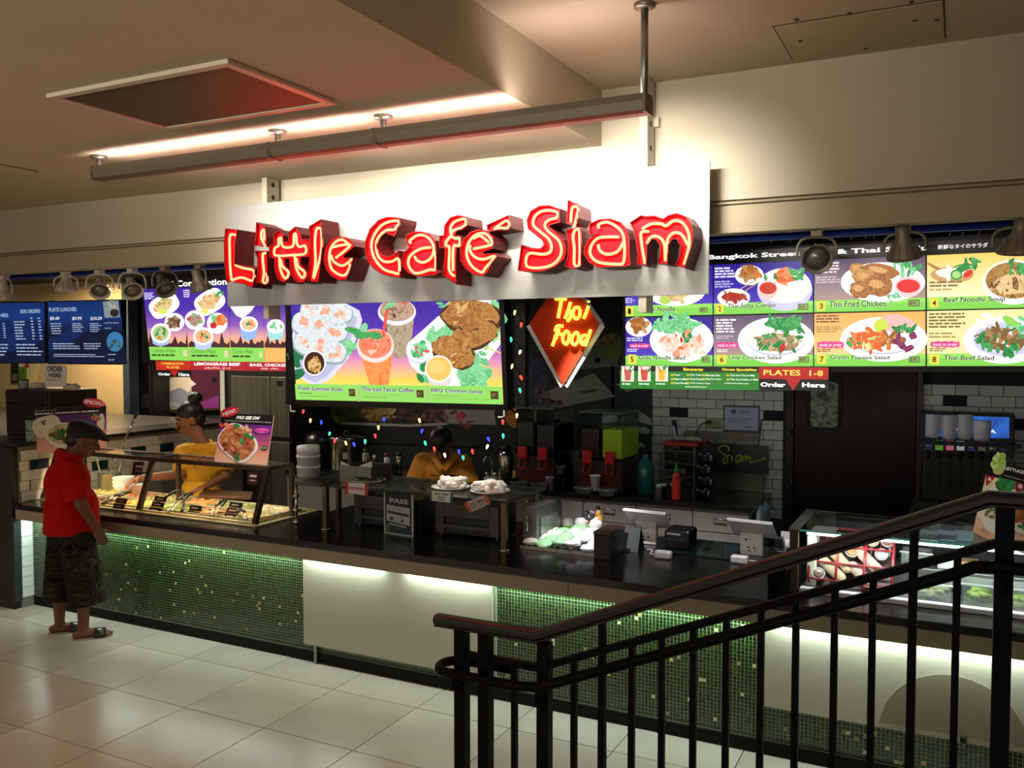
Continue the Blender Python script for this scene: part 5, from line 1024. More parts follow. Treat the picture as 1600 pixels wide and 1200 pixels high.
for nm_, lab_, q, c, kids in (('wall_notice', 'dark picture notice on the beige partition', [(18, 566), (29, 566), (29, 599), (18, 599)], '#1c1a18', (((20, 584), (28, 595), '#6a6a5c'),)), ('wall_notice', 'tall green notice on the beige partition', [(29.5, 574), (40.5, 574), (40.5, 607), (29.5, 607)], '#4f7a22', (((30, 568), (38, 573), '#d8d0bc'),)), ('wall_notice', 'cream slanting notice with a red tip on the beige partition', [(41, 568), (62, 568), (54, 600), (44, 606)], '#cfc08c', (((41, 566), (46, 575), '#b01c18'),))):
    t, o = flat(nm_, lab_, 'notice', PW_, q, M(c, .5), .008); mb = MB()
    for a_, b_, cc in kids: PW_.rect(mb, *a_, *b_, M(cc, .5), 8)
    mb.build('print', o)
p = PZ(46, 690, 1.418); t = thing('napkin_box', 'small green glassy box on the ledge behind the curry placard', 'box', (p.x, p.y, 1.418))
for k in (0, 1): MB().box(p.x - .055, p.x + .055, p.y, p.y + .09, 1.418 + k * .093, 1.418 + k * .093 + .09, M('#8fa88a', .15, noise=(25, .5))).build('tray', t, bevel=.008)
# ------------------------------------------------------------------ hot-food case with its glass guard
ZC = .9155
def PD(x, y, zd): return EYE + ray(x, y) * zd
def slab4(p, th, mat, mb=None):
    """flat plate through four corner points TL,TR,BR,BL (facing the first side), thickness behind"""
    p = [V(q) for q in p]; n = (p[3] - p[0]).cross(p[1] - p[0]).normalized(); mb = mb or MB(); q = [a - n * th for a in p]
    return mb.add(p + q, [(0, 3, 2, 1), (4, 5, 6, 7), (0, 1, 5, 4), (1, 2, 6, 5), (2, 3, 7, 6), (3, 0, 4, 7)], mat)
FB = M('#55483a', .32, .75); YF, YT, YK, ZG = 4.885, 5.035, 5.29, 1.33; GX = (-6.965, -5.80, -4.59)
t = thing('glass_guard', 'long bronze-framed glass guard over the hot food pans', 'sneeze guard', (-5.8, 5.1, ZC))
for x in GX:
    MB().bar((x, YF, ZC + .022), (x, YT, ZG), .042, .034, FB, up=(1, 0, 0)).build('front_post', t, bevel=.003)
    MB().bar((x, YT - .01, ZG), (x, YK, ZG), .036, .03, FB).build('side_rail', t, bevel=.003)
    MB().bar((x, YK, ZC + .0135), (x, YK, ZG), .032, .032, FB).build('back_post', t, bevel=.003)
MB().box(GX[0], GX[2], YT - .018, YT + .018, ZG - .018, ZG + .016, FB).build('top_rail', t, bevel=.003)
MB().box(GX[0], GX[2], YK - .014, YK + .014, ZG - .014, ZG + .012, FB).build('top_rail', t, bevel=.003)
for a, c in ((GX[0] + .02, GX[1] - .02), (GX[1] + .02, GX[2] - .02)):
    slab4([(a, YT - .02, ZG - .02), (c, YT - .02, ZG - .02), (c, YF, ZC + .04), (a, YF, ZC + .04)], .005, GLASS).build('front_glass', t)
    MB().box(a, c, YT + .02, YK - .016, ZG + .004, ZG + .011, GLASS).build('top_glass', t)
slab4([(GX[2], YT + .01, ZG - .02), (GX[2], YK - .02, ZG - .02), (GX[2], YK - .02, ZC + .05), (GX[2], YF + .03, ZC + .05)], .005, GLASS).build('end_glass', t)
MB().cyl((GX[0] + .05, YT + .034, ZG - .004), (GX[2] - .05, YT + .034, ZG - .004), .007, M('#ffe0a0', .4, emit=3), n=8).build('lamp_tube', t)
lamp('food_case_lamp', 'AREA', (-5.85, YT + .034, ZG - .015), 15, (1, .80, .50), 2.2, .03, target=(-5.85, 5.10, .9), spread=150)
z0 = .945
DK = M('#c9bb92', .35, .6); dk = thing('steam_table', 'pale steel well deck that carries the hot food pans', 'steam table', (-5.8, 5.2, ZC))
MB().box(GX[0] - .02, GX[2] + .02, 4.868, 5.6, ZC + .0005, ZC + .012, DK).build('deck', dk, bevel=.003)
for (a, b_, c, d_) in ((GX[0] + .03, GX[2] - .03, 4.905, 4.925), (GX[0] + .03, GX[2] - .03, 5.47, 5.49)): MB().box(a, b_, c, d_, ZC + .012, z0 - .002, DK).build('rim_bar', dk, bevel=.002)
FOOD = [('pale fried noodles', ('#d9b070', '#f0d9a4', '#a8783c')), ('dark saucy beef', ('#3a2010', '#6e4420', '#1f1008')), ('golden curry', ('#c9962c', '#e8c060', '#8a6418')), ('green vegetables', ('#6a7a2c', '#a8a850', '#3c4a18')), ('brown noodles', ('#7a4a1c', '#b07a3c', '#4a2a10')), ('pale tofu cubes', ('#e4cf9c', '#c9a868', '#f4e8c8')), ('yellow fried rice', ('#d9b84a', '#f0d98a', '#a88428')), ('red curry chicken', ('#b05a2c', '#d98a54', '#7a3414')), ('clear broth', ('#8a7a3c', '#b8a860', '#5c5024')), ('orange fried chicken', ('#c47a34', '#e8a860', '#8a4a18')), ('mixed greens', ('#7a8240', '#b0b06a', '#4c5424')), ('steamed dumplings', ('#e8cfa8', '#f4e4c8', '#c49a6c'))]
PANM = M('#cfc6a8', .28, .7)
def pan_(x0, x1, y0, y1, i):
    nm, c = FOOD[i]; t = thing('food_pan', 'pan of %s, %s row, %s' % (nm, 'front' if i < 6 else 'back', ('next to tiled wall', 'second from tiled wall', 'beside middle post', 'just past middle post', 'below her hand', 'at the case end')[i % 6]), 'food pan', ((x0 + x1) / 2, (y0 + y1) / 2, ZC + .013), 'hot food pans under the glass guard')
    b = MB(); r = .012
    for (a, b_, c_, d_) in ((x0, x1, y0, y0 + r), (x0, x1, y1 - r, y1), (x0, x0 + r, y0 + r, y1 - r), (x1 - r, x1, y0 + r, y1 - r)): b.box(a, b_, c_, d_, ZC + .013, z0 + .012, PANM)
    b.box(x0 + r, x1 - r, y0 + r, y1 - r, ZC + .013, ZC + .016, PANM); b.build('pan', t, bevel=.002)
    g = MB(); n = 9; rd = random.Random(i); mf = FM(c, 45, 0)
    vs_ = [(x0 + r + (x1 - x0 - 2 * r) * u / n, y0 + r + (y1 - y0 - 2 * r) * v / n, z0 - .006 + rd.uniform(-.004, .014)) for v in range(n + 1) for u in range(n + 1)]
    g.add(vs_, [(v * (n + 1) + u, v * (n + 1) + u + 1, (v + 1) * (n + 1) + u + 1, (v + 1) * (n + 1) + u) for v in range(n) for u in range(n)], mf, True)
    for k in range(14): g.ball((rd.uniform(x0 + .04, x1 - .04), rd.uniform(y0 + .03, y1 - .03), z0 + .004), (rd.uniform(.014, .03), rd.uniform(.012, .024), .011), mf, 8, 5, noise=.15)
    g.build('food', t, kind='stuff')
pw = (GX[2] - GX[0] - .08) / 6
for i in range(6):
    a = GX[0] + .04 + i * pw; pan_(a, a + pw - .012, 4.93, 5.19, i); pan_(a, a + pw - .012, 5.205, 5.465, i + 6)
LBK = M('#140f10', .35); LTX = M('#c9b6a8', .5)
for k, (px, py, w_, hs) in enumerate(((184, 795, 24, ('#2a1014', '#2a1014')), (241, 801, 26, ('#2c0f14', '#2c0f14', '#24090e')), (300, 807, 25, ('#101214', '#141618')), (359, 811, 26, ('#101114', '#3a1216', '#0e0f10')))):
    P = panYaw(PZ(px, py, ZC + .013), 0, -25); t = thing('label_stack', 'stack of %d small dark dish labels %s' % (len(hs), ('nearest the man in red', 'just past the middle glass post', 'in the middle of the open glass bay', 'by the end post of the case')[k]), 'label', P.O, 'dish labels along the food case')
    mp = mpp(P.O); W = w_ * mp; 
    for j, c in enumerate(hs):
        b = MB(); bb = -.001 - j * .045 - .0; dx = .008 * j; b.prism(P, [(-W / 2 + dx, bb - .042), (W / 2 + dx, bb - .042), (W / 2 + dx, bb), (-W / 2 + dx, bb)], -.006, 0, M(c, .35)); o = b.build('card', t)
        b = MB(); n_ = 0
        for q_ in range(5): P.poly(b, [(-W * .3 + dx + q_ * W * .11, bb - .026), (-W * .3 + dx + q_ * W * .11 + W * .08, bb - .026), (-W * .3 + dx + q_ * W * .11 + W * .08, bb - .015), (-W * .3 + dx + q_ * W * .11, bb - .015)], LTX, 1, True)
        b.build('lettering', o)
def tongs(p, q, lab, r=.007):
    p, q = V(p), V(q); t = thing('tongs', lab, 'tongs', (p + q) / 2, 'serving tongs in the food pans'); d = (q - p); s = V((-d.y, d.x, 0)).normalized() * .022
    for k in (-1, 1):
        b = MB(); m_ = p + d * .45 + s * k + V((0, 0, .012)); b.tube([p + s * k * .5, m_, q + s * k * .25], r, M('#d9d2c0', .25, .9), n=6); ar = b.build('arm', t)
        b = MB(); b.tube([p + d * .5 + s * k + V((0, 0, .014)), p + d * .8 + s * k * .8 + V((0, 0, .012)), q + s * k * .25], r * 1.5, BLACK, n=6); b.build('grip', ar)
zt_ = z0 + .025
tongs(PZ(160, 788, zt_), PZ(203, 769, zt_ + .05), 'black-gripped tongs lying over the first pan by the man')
tongs(PZ(262, 800, zt_), PZ(300, 770, zt_ + .07), 'tongs under the hand of the woman in yellow')
tongs(PZ(331, 806, zt_), PZ(352, 782, zt_ + .05), 'tongs leaning between the two nearer label stacks')
tongs(PZ(384, 812, zt_), PZ(373, 796, zt_ + .03), 'short pale tongs beside the end label stack')
b = MB(); b.tube(smooth([tuple(PZ(x, y, z)) for x, y, z in ((245, 786, zt_), (262, 775, zt_ + .06), (276, 767, zt_ + .1), (285, 768, zt_ + .09), (287, 783, zt_ + .04), (285, 798, zt_))]), .011, BLACK, n=7); o = b.build('bent_ladle'); A(o, 'bent black ladle handle arching over the middle pans', 'ladle')
# pot, bowls, board
p = PZ(172, 767, ZC + .013); p.z = ZC + .013; t = thing('soup_pot', 'round steel soup pot with ladles by the tiled wall', 'pot', p); MB().lathe(p, [(.09, 0), (.098, .01), (.098, .16), (.104, .165), (.094, .162), (.09, .02)], M('#9b968a', .3, .8), n=24).build('pot', t); MB().lathe(p + V((0, 0, .1)), [(.001, 0), (.093, 0), (.093, .01), (.001, .012)], FM(('#b89a50', '#d9c080'), 30)).build('soup', t)
for k, (a, c) in enumerate((((166, 738), (211, 652)), ((160, 738), (151, 718)), ((184, 738), (191, 720)))):
    pa, pb = PZ(*a, 1.05), None; pa = p + V(((a[0] - 172) * .0055 * .6, (a[0] - 172) * .0055 * .7, .11)); pb = PD(c[0], c[1], (pa - EYE).dot(_F) + .02); L = thing('ladle', ('long steel ladle rising from the soup pot', 'short ladle handle at the rear of the soup pot', 'short ladle handle beside the white bowls')[k], 'ladle', pa); b = MB(); b.tube([pa, pa.lerp(pb, .5), pb], [.006, .007, .011], CHROME if k == 0 else M('#b9b4a4', .3, .8), n=7); b.build('handle', L); MB().ball(pa + V((0, 0, -.02)), (.02, .02, .014), CHROME).build('bowl', L)
    if k == 0: b = MB(); b.tube([pb, pb + (pb - pa) * .06], .012, BLACK, n=7); b.build('tip', L)
BW = PZ(193, 772, ZC + .013)
for k in range(3):
    p = V((BW.x, BW.y, ZC + .014 + k * .032)); t = thing('white_bowl', ('bottom', 'middle', 'top')[k] + ' white bowl of the stack beside the soup pot', 'bowl', p, 'stacked white bowls'); MB().lathe(p, [(.05, 0), (.078, .055), (.092, .088), (.09, .088), (.075, .055), (.047, .006)], WHITEP, n=26).build('bowl', t)
p = PZ(217, 776, ZC + .013); cup('white_container', 'white round container between bowls and middle post', 'container', V((p.x, p.y, ZC + .014)), .05, .06, .11, WHITEP)
P = [PZ(x, y, ZC + .04) for x, y in ((317, 768), (396, 772), (392, 781), (309, 779))]; b = MB(); slab4([P[0], P[1], P[2], P[3]], .022, M('#5a3416', .45, noise=(7, .2))); b = slab4([P[3], P[2], P[1], P[0]], .022, M('#5a3416', .45, noise=(7, .2))); o = b.build('cutting_board', bevel=.003); A(o, 'brown cutting board lying behind the pans below her hand', 'cutting board')
# placards
def placard(name, label, BL, BR, z, top, mat, lean=0, th=.006, cat='placard'):
    a, c = PZ(*BL, z), PZ(*BR, z); U = (c - a).normalized(); n = U.cross(V((0, 0, 1))); D_ = V((0, 0, -1)) * cos(radians(lean)) + n * sin(radians(lean))
    P = Pan(a, U, D_); t = thing(name, label, cat, (a + c) / 2); W = (c - a).length; b0 = P.px(*top)[1]
    b = MB(); b.prism(P, [(0, b0), (W, b0), (W, 0), (0, 0)], -th, 0, mat); return P, t, b.build('board', t), W, b0
def oval(P, t, cx, cy, rx, ry, st, rot, px0, px1, col='#d8203a', h=.004):
    b = MB(); pts = [P.px(cx + rx * cos(2 * pi * i / 28) * cos(rot) - ry * sin(2 * pi * i / 28) * sin(rot), cy + rx * cos(2 * pi * i / 28) * sin(rot) + ry * sin(2 * pi * i / 28) * cos(rot)) for i in range(28)]
    b.prism(P, pts, 0, h, M(col, .4)); o = b.build('callout', t); g = MB(); vs_, fs, ax, bx, ay, by = glyphs(st, .03)
    L = sqrt((px1[0] - px0[0]) ** 2 + (px1[1] - px0[1]) ** 2); k = L / (bx - ax); uy = ((px1[0] - px0[0]) / L, (px1[1] - px0[1]) / L)
    g.add([P.at(px0[0] + (x - ax) * k * uy[0] + (y - ay) * k * uy[1], px0[1] + (x - ax) * k * uy[1] - (y - ay) * k * uy[0], h + .0012) for x, y in vs_], fs, WHITEP); g.build('lettering', o)
P, t, bd, W, b0 = placard('food_placard', 'green chicken curry placard with a red SPECIAL oval behind the man', (58, 709), (167, 700), 1.347, (52, 639), M('#e8b9a4', .4))
fx = lambda u, v: P.pt(0, 0) and (u * W, b0 * (1 - v))
def lp(pts, m, l=1): P.poly(mb, [fx(*p) for p in pts], m, l, True)
Q = lambda c, r=.4: M(c, r)
mb = MB(); lp([(0, 0), (1, 0), (1, 1), (0, 1)], GM(((0, '#3a1a5a'), (.45, '#6a3a8a'), (.62, '#e0a0a0'), (1, '#f0b8a0')), P.pt(0, 0).z, P.pt(0, b0).z), 1); lp([(0, 0), (1, 0), (1, .16), (0, .17)], Q('#0c0a0c'), 2)
P.txt(mb, 'OUR BEST SELLING', 53, 641.8, 88, 641.4, Q('#e8e4e0'), 3, .03); P.txt(mb, 'GREEN CHICKEN CURRY', 53.5, 646, 155, 643, Q('#ffffff'), 3, .05)
P.ell(mb, 73, 666, 22, 16, Q('#e9e2d4'), 3, -.25, 22, 0, 0, 3.2); P.ell(mb, 72, 673, 17, 9, FM(('#f4efe2', '#dcd4c0'), 40), 3.5, -.1); P.heap(mb, 68, 660, 5, 3, [Q('#3a3a2c'), Q('#57513c')], 4, 5, .5)
P.ell(mb, 99, 680, 29, 20, Q('#f4efe8'), 4); P.ell(mb, 99, 678, 25, 16, FM(('#b9b06a', '#d8d4a0', '#8f8a48'), 30), 4.6); P.heap(mb, 96, 680, 17, 9, [Q('#5c6a34'), Q('#c9c08c'), Q('#3c4a24'), Q('#8a6a44')], 5, 16, .3); P.heap(mb, 97, 675, 8, 5, [Q('#1f7a34'), Q('#0f5a24')], 6, 5, .6)
P.heap(mb, 148, 652, 7, 6, [Q('#e0402c'), Q('#f07a5c'), Q('#3f9a4a')], 4, 9, .45); P.ell(mb, 157, 662, 6, 16, Q('#e4ddd0'), 3.2, .1); mb.build('print', bd)
oval(P, t, 146.5, 629.5, 17.5, 7, 'SPECIAL!', .12, (131, 630), (161, 634))
P, t, bd, W, b0 = placard('food_placard', 'pad see ew noodle placard with red NEW oval on the glass guard', (335, 721), (417, 727), ZG + .018, (346, 645.5), M('#f0b8a0', .4), 13)
mb = MB(); lp([(0, 0), (1, 0), (1, 1), (0, 1)], GM(((0, '#3a1a72'), (.35, '#7a2a8a'), (.6, '#c05a7a'), (.8, '#f0a888'), (1, '#f6c8ac')), P.pt(0, 0).z, P.pt(0, b0).z), 1); lp([(0, 0), (1, 0), (1, .205), (0, .205)], Q('#0c0a0c'), 2)
P.txt(mb, 'PAD SEE EW', 370, 656, 406.5, 650, Q('#ffffff'), 3, .05, .2) if False else P.txt(mb, 'PAD SEE EW', 370, 649.5, 406.5, 656.5, Q('#ffffff'), 3, .04, .25)
P.txt(mb, 'STIR-FRIED NOODLES IN DARK & SWEET SOY SAUCE', 352, 656.5, 424, 661, Q('#e8e4e4'), 3, .03)
P.ell(mb, 372, 692, 31, 25, Q('#f4eef0'), 3, .75, 30, 0, 0, 3.0); P.ell(mb, 371, 691, 28, 22, FM(('#a8502c', '#d98a54', '#6e2c14'), 60), 3.5, .75, 30, 0, 0, 3.0)
P.heap(mb, 370, 692, 24, 21, [FM(('#8a3a1c', '#c4683c', '#5a2010'), 80), FM(('#b8643a', '#e0a070', '#7a3818'), 80), Q('#d8925c'), Q('#7a2f18')], 4.2, 40, .2); P.heap(mb, 380, 672, 12, 9, [Q('#e2b484'), Q('#c9905c')], 4.8, 8, .4); P.heap(mb, 386, 684, 14, 12, LEAF(0), 5, 7, .3); P.heap(mb, 371, 714, 6, 5, LEAF(0), 5, 3, .6); P.heap(mb, 370, 667, 5, 5, LEAF(0), 5, 3, .6); P.heap(mb, 352, 668, 8, 8, [Q('#e0503c'), Q('#f08a70')], 3.8, 5, .5)
pts = [(410 + 13 * cos(2 * pi * i / 24) * (1 if i % 2 else .8), 673 + 4.2 * sin(2 * pi * i / 24) * (1.1 if i % 2 else .8)) for i in range(24)]; P.poly(mb, pts, Q('#e85ac0'), 4); P.txt(mb, 'made to order', 400, 671.5, 420, 675, Q('#8a1a7a'), 4.6, .02)
P.ell(mb, 413.5, 700, 5, 3.2, Q('#12261a'), 4); P.txt(mb, '8.95', 409.8, 698.3, 417, 701.8, Q('#8ff0a8'), 5, .03); mb.build('print', bd)
oval(P, t, 358.5, 644, 14.5, 7.2, 'NEW!', -.28, (349.5, 651), (369, 644.5))
for k, q in enumerate(([(211, 722), (227, 722), (223, 743), (208, 742)], [(389, 737), (407, 738), (404, 758), (388, 757)])):
    Y0 = 4.985; P = panY(Y0, -18, PY(q[0][0], 735, Y0).z); t = thing('msg_sign', ('square dark red glass sticker beside the middle post', 'rounded dark red glass sticker beside the end post')[k], 'sticker', P.at(*q[3])); b = MB(); b.prism(P, [P.px(*p) for p in q], .012, .015, M('#3c0c12', .4)); o = b.build('card', t); mb = MB(); x0, y0 = q[0]
    P.txt(mb, 'MSG', x0 + 4, y0 + 5, x0 + 14, y0 + 10, Q('#f2ecec'), 14, .04, .2); P.txt(mb, '+ added', x0 + 3, y0 + 12, x0 + 12, y0 + 16, Q('#d8cccc'), 14, .02, .2); mb.build('lettering', o)

# ------------------------------------------------------------------ glass shelf with plates, warmers, PASS card
YP = 5.06; ZS = PY(640, 768, YP).z; SX0, SX1 = PY(509, 790, YP).x, PY(788, 800, YP).x
t = thing('glass_shelf', 'bronze-legged glass shelf over the food warmers', 'shelf', ((SX0 + SX1) / 2, 5.3, ZC))
for x in (SX0, SX1):
    for y in (YP, 5.58): MB().box(x - .019, x + .019, y - .019, y + .019, ZC, ZS - .012, M('#6a5a40', .3, .8)).build('post', t, bevel=.003)
    MB().lathe((x, YP, ZC), [(.036, 0), (.036, .008), (.022, .012)], CHROME, n=16).build('foot', t)
MB().box(SX0 - .03, SX1 + .03, YP - .025, YP + .02, ZS - .0175, ZS - .0125, M('#2e2921', .35, .7)).build('front_rail', t, bevel=.003); MB().box(SX0 - .03, SX1 + .03, 5.56, 5.6, ZS - .03, ZS - .0125, M('#2e2921', .35, .7)).build('back_rail', t)
MB().box(SX0 - .04, SX1 + .04, YP - .04, 5.62, ZS - .012, ZS, M('#c4d2cc', .04, .0, trans=.95, name='smoked_glass')).build('glass', t, bevel=.002)
def plate(px, py, r, mat, lab, z=None):
    p = PZ(px, py, ZS + .012); p.z = ZS + .0005; t = thing('plate', lab, 'plate', p); MB().lathe(p, [(r * .55, 0), (r * .7, .004), (r, .02), (r, .024), (r * .68, .01), (.001, .008)], mat, n=32).build('plate', t); return p
def rolls(p, lab, n, mats, r, seed, h=.05):
    rd = random.Random(seed); b = MB()
    for i in range(n):
        a = rd.uniform(0, 2 * pi); q = r * sqrt(rd.random()); c = p + V((q * cos(a), q * sin(a) * .8, .02 + rd.uniform(0, h))); d = V((rd.uniform(-1, 1), rd.uniform(-1, 1), .1)).normalized() * .03
        b.capsule(c - d, c + d, .022, .022, rd.choice(mats), 8)
    o = b.build('roll_heap', kind='stuff'); A(o, lab, 'food')
p = plate(576, 751, .125, WHITEP, 'white plate of salad greens on the glass shelf')
b = MB(); rd = random.Random(5)
for i in range(60):
    a = rd.uniform(0, 6.28); q = .1 * sqrt(rd.random()); b.ball(p + V((q * cos(a), q * sin(a), .022 + rd.uniform(0, .018))), (.02, .016, .008), M(rd.choice(('#2f6a1c', '#4f8a2c', '#1f4f14', '#b8a070')), .5), 7, 5, noise=.3)
o = b.build('salad', kind='stuff'); A(o, 'green salad heaped on the plate', 'food')
b = MB(); b.lathe(p + V((-.01, .1, .0)), [(.05, .0), (.055, .08)], M('#8a6a60', .4), n=14); o = b.build('sauce_tin'); A(o, 'small brown tin behind the salad plate', 'tin')
p = plate(704, 762, .135, WHITEP, 'white plate of cut rolls above the green tag'); rolls(p + V((0, 0, .012)), 'white cut rolls with brown specks on a plate', 22, [M('#f6f2ea', .5), M('#e9e2d6', .5)], .1, 2, .045)
b = MB()
for dx in (-.06, -.01, .05): b.box(p.x + dx - .008, p.x + dx + .008, p.y - .128, p.y - .12, ZS + .02, ZS + .045, M('#7a6a48', .5))
p = plate(766, 768, .135, WHITEP, 'white plate of pinkish rolls above the orange tag'); rolls(p + V((0, 0, .012)), 'pinkish white rolls heaped on the end plate', 22, [M('#f6ebe6', .5), M('#f2dcd4', .5), M('#f6f2ea', .5)], .1, 3, .045)
def tag_(q, c0, c1, lines, lab, tc, band=(.14, .14)):
    P = panY(YP - .045, 0, ZS); t = thing('price_tag', lab, 'tag', P.at(*q[3])); b = MB(); b.prism(P, [P.px(*p) for p in q], 0, .004, M(c1, .5)); o = b.build('card', t); mb = MB(); f = cellq(q)
    P.poly(mb, [f(0, 0), f(band[0], 0), f(band[0], 1), f(0, 1)], M(c0, .5), 4.2); P.poly(mb, [f(1 - band[1], 0), f(1, 0), f(1, 1), f(1 - band[1], 1)], M(c0, .5), 4.2)
    for (s_, u0, v0, u1, v1) in lines:
        vs_, fs, ax, bx, ay, by = glyphs(s_, .03); mb.add([P.at(*f(u0 + (u1 - u0) * (x - ax) / (bx - ax), v1 - (v1 - v0) * (y - ay) / (by - ay)), .0056) for x, y in vs_], fs, M(tc, .5))
    mb.build('print', o)
tag_([(539.5, 753), (576, 756), (575, 774.5), (540, 770)], '#b01418', '#d6cdca', [('SWEET CHICKEN', .2, .38, .8, .6)], 'white tag with red ends hung on the shelf edge by the salad', '#b8282a')
tag_([(672, 767), (708, 769), (707, 786), (672, 782)], '#0f4a2c', '#c8cfc4', [('YELLOW', .2, .14, .48, .34), ('GREEN', .54, .14, .82, .34), ('CHICKEN', .36, .45, .66, .62), ('CURRY', .38, .7, .64, .86)], 'pale tag with green ends below the plate of cut rolls', '#1f4a3c', (.09, .09))
tag_([(725, 786), (760, 772), (767, 787), (734, 801.5)], '#c8441c', '#b8aca2', [('STICKY', .2, .25, .45, .5), ('DUMPLING', .5, .25, .8, .5), ('3.25', .2, .6, .4, .8), ('5.50', .55, .6, .75, .8)], 'crooked tag with orange ends at the shelf corner', '#8a4a34')
# warmers
WS = M('#4a4944', .36, .8, noise=(4, .15))
def warmer(x0, x1, yf, d, zt, lab, slot=True):
    t = thing('food_warmer', lab, 'food warmer', ((x0 + x1) / 2, yf + d / 2, ZC), 'steel warmers under the glass shelf'); fw = .07
    MB().box(x0, x1, yf + .03, yf + d, ZC + .012, zt, WS).build('body', t, bevel=.004)
    if slot:
        h = zt - ZC
        for (a, c, e, g_) in ((x0, x0 + fw, ZC + .02, zt), (x1 - fw, x1, ZC + .02, zt), (x0 + fw, x1 - fw, ZC + .58 * h, zt), (x0 + fw, x1 - fw, ZC + .02, ZC + .12 * h), (x0 + fw, x1 - fw, ZC + .24 * h, ZC + .36 * h)): MB().box(a, c, yf, yf + .029, e, g_, WS).build('front_panel', t, bevel=.003)
        MB().box(x0 + fw, x1 - fw, yf + .02, yf + .0295, ZC + .12 * h, ZC + .58 * h, BLACK).build('slot', t)
    for x in (x0 + .03, x1 - .03): MB().cyl((x, yf + .04, ZC), (x, yf + .04, ZC + .0125), .012, CHROME, n=10).build('foot', t)
zw = PY(552, 772, 5.28).z
warmer(PY(553, 818, 5.28).x, PY(656, 835, 5.28).x, 5.28, .27, zw, 'steel warmer behind the PASS card')
warmer(PY(680, 838, 5.28).x, PY(779, 850, 5.28).x, 5.28, .27, zw, 'second steel warmer under the plates of rolls')
x0 = max(PY(797, 848, 5.24).x, SX1 + .045); t = thing('drawer_warmer', 'end steel box with a worn side past the glass shelf', 'food warmer', (x0 + .05, 5.45, ZC)); MB().box(x0, x0 + .10, 5.24, 5.66, ZC + .001, PY(800, 790, 5.24).z, M('#6b6963', .35, .7, noise=(6, .2))).build('body', t, bevel=.006); MB().box(x0 + .1005, x0 + .106, 5.3, 5.62, ZC + .02, 1.1, M('#8b8a86', .3, .8, noise=(5, .3))).build('side_plate', t); b = MB(); b.tube([(x0 + .05, 5.235, 1.12), (x0 + .05, 5.2, 1.12), (x0 + .05, 5.2, 1.03), (x0 + .05, 5.235, 1.03)], .006, CHROME, n=6); b.build('handle', t)
PB = PZ(600, 832.5, ZC); PE = PZ(645.5, 839.5, ZC); U = (PE - PB).normalized(); P = Pan(PB, U, (0, 0, -1)); t = thing('pass_placard', 'framed health inspection PASS card standing on the counter', 'placard', (PB + PE) / 2); W = (PE - PB).length; b0 = P.px(600, 765)[1]
b = MB(); b.prism(P, [(0, b0), (W, b0), (W, 0), (0, 0)], -.012, 0, M('#b9c0b8', .35)); bd = b.build('frame', t, bevel=.002); mb = MB(); lp2 = lambda pts, m, l=1: P.poly(mb, [(u * W, b0 * (1 - v)) for u, v in pts], m, l, True)
lp2([(.05, .035), (.95, .035), (.95, .965), (.05, .965)], M('#0f1a16', .35), 1); lp2([(.05, .78), (.95, .78), (.95, .965), (.05, .965)], M('#0f4246', .35), 1.5); lp2([(.1, .33), (.9, .36), (.9, .76), (.1, .70)], M('#b8bdb4', .4), 2); lp2([(.14, .46), (.86, .5), (.86, .56), (.14, .52)], M('#2c3a34', .4), 2.6); lp2([(.18, .74), (.78, .78), (.78, .82), (.18, .78)], M('#a8ada4', .4), 2); lp2([(.06, .78), (.2, .76), (.2, .95), (.06, .95)], M('#5a6a48', .4), 2.2)
P.txt(mb, 'PASS', 609, 777.5, 638, 788.5, M('#c9ceca', .4), 2.4, .03); P.dashes(mb, 613, 793, 632, 800, 3, M('#5a625c', .4), 3, 0, .3); P.dashes(mb, 624, 806, 637, 812, 3, M('#5a625c', .4), 3, 1, .3); P.ell(mb, 612, 810, 3, 3, M('#4a524c', .4), 3); P.ell(mb, 629, 814, 2.4, 3, M('#4a524c', .4), 3); mb.build('print', bd)
for xx in (.1, .9): q = PB + U * (W * xx); MB().box(q.x - .01, q.x + .01, q.y + .0125, q.y + .05, ZC, ZC + .008, CHROME).build('foot', t)
# steel side shelf with buckets and pan, chrome pole
t = thing('steel_shelf', 'small steel shelf with a chrome pole beside the food case', 'shelf', (-4.3, 5.35, ZC)); xs0 = PY(463, 748, 5.12).x
MB().box(xs0, SX0 - .045, 5.10, 5.62, ZS - .035, ZS - .012, M('#5a5953', .3, .8)).build('top', t, bevel=.004)
xp = PY(461, 780, 5.12).x + .012; b = MB(); b.cyl((xp, 5.12, ZC), (xp, 5.12, ZS - .035), .011, CHROME, n=12); b.build('pole', t)
for z in (ZC, ZC + .09, ZC + .2): MB().lathe((xp, 5.12, z), [(.014, 0), (.024, .006), (.024, .02), (.014, .026)], CHROME, n=14).build('collar', t)
MB().box(SX0 - .08, SX0 - .055, 5.56, 5.6, ZC, ZS - .035, STEELD).build('leg', t); MB().box(xs0 + .02, xs0 + .045, 5.56, 5.6, ZC, ZS - .035, STEELD).build('leg', t)
bx = PY(482, 740, 5.36)
r_ = 18.5 * mpp(bx)
for k in range(3):
    z = ZS - .011 + k * .083 ; p = V((bx.x, 5.36, z)); t = thing('white_bucket', ('lowest', 'middle', 'topmost')[k] + ' white tub of the stack on the steel shelf', 'bucket', p, 'stacked white tubs'); MB().lathe(p, [(r_ * .93, 0), (r_ * .96, .065), (r_, .066), (r_ * 1.02, .075), (r_, .082)] if k < 2 else [(r_ * .93, 0), (r_ * .98, .05), (r_ * .9, .072), (.02, .078)], M('#cfcdd4', .45), n=28).build('tub', t)
x0 = SX0 + .02; t = thing('steel_pan', 'rectangular steel pan lined with white paper on the shelf end', 'pan', (x0 + .14, 5.33, ZS)); b = MB()
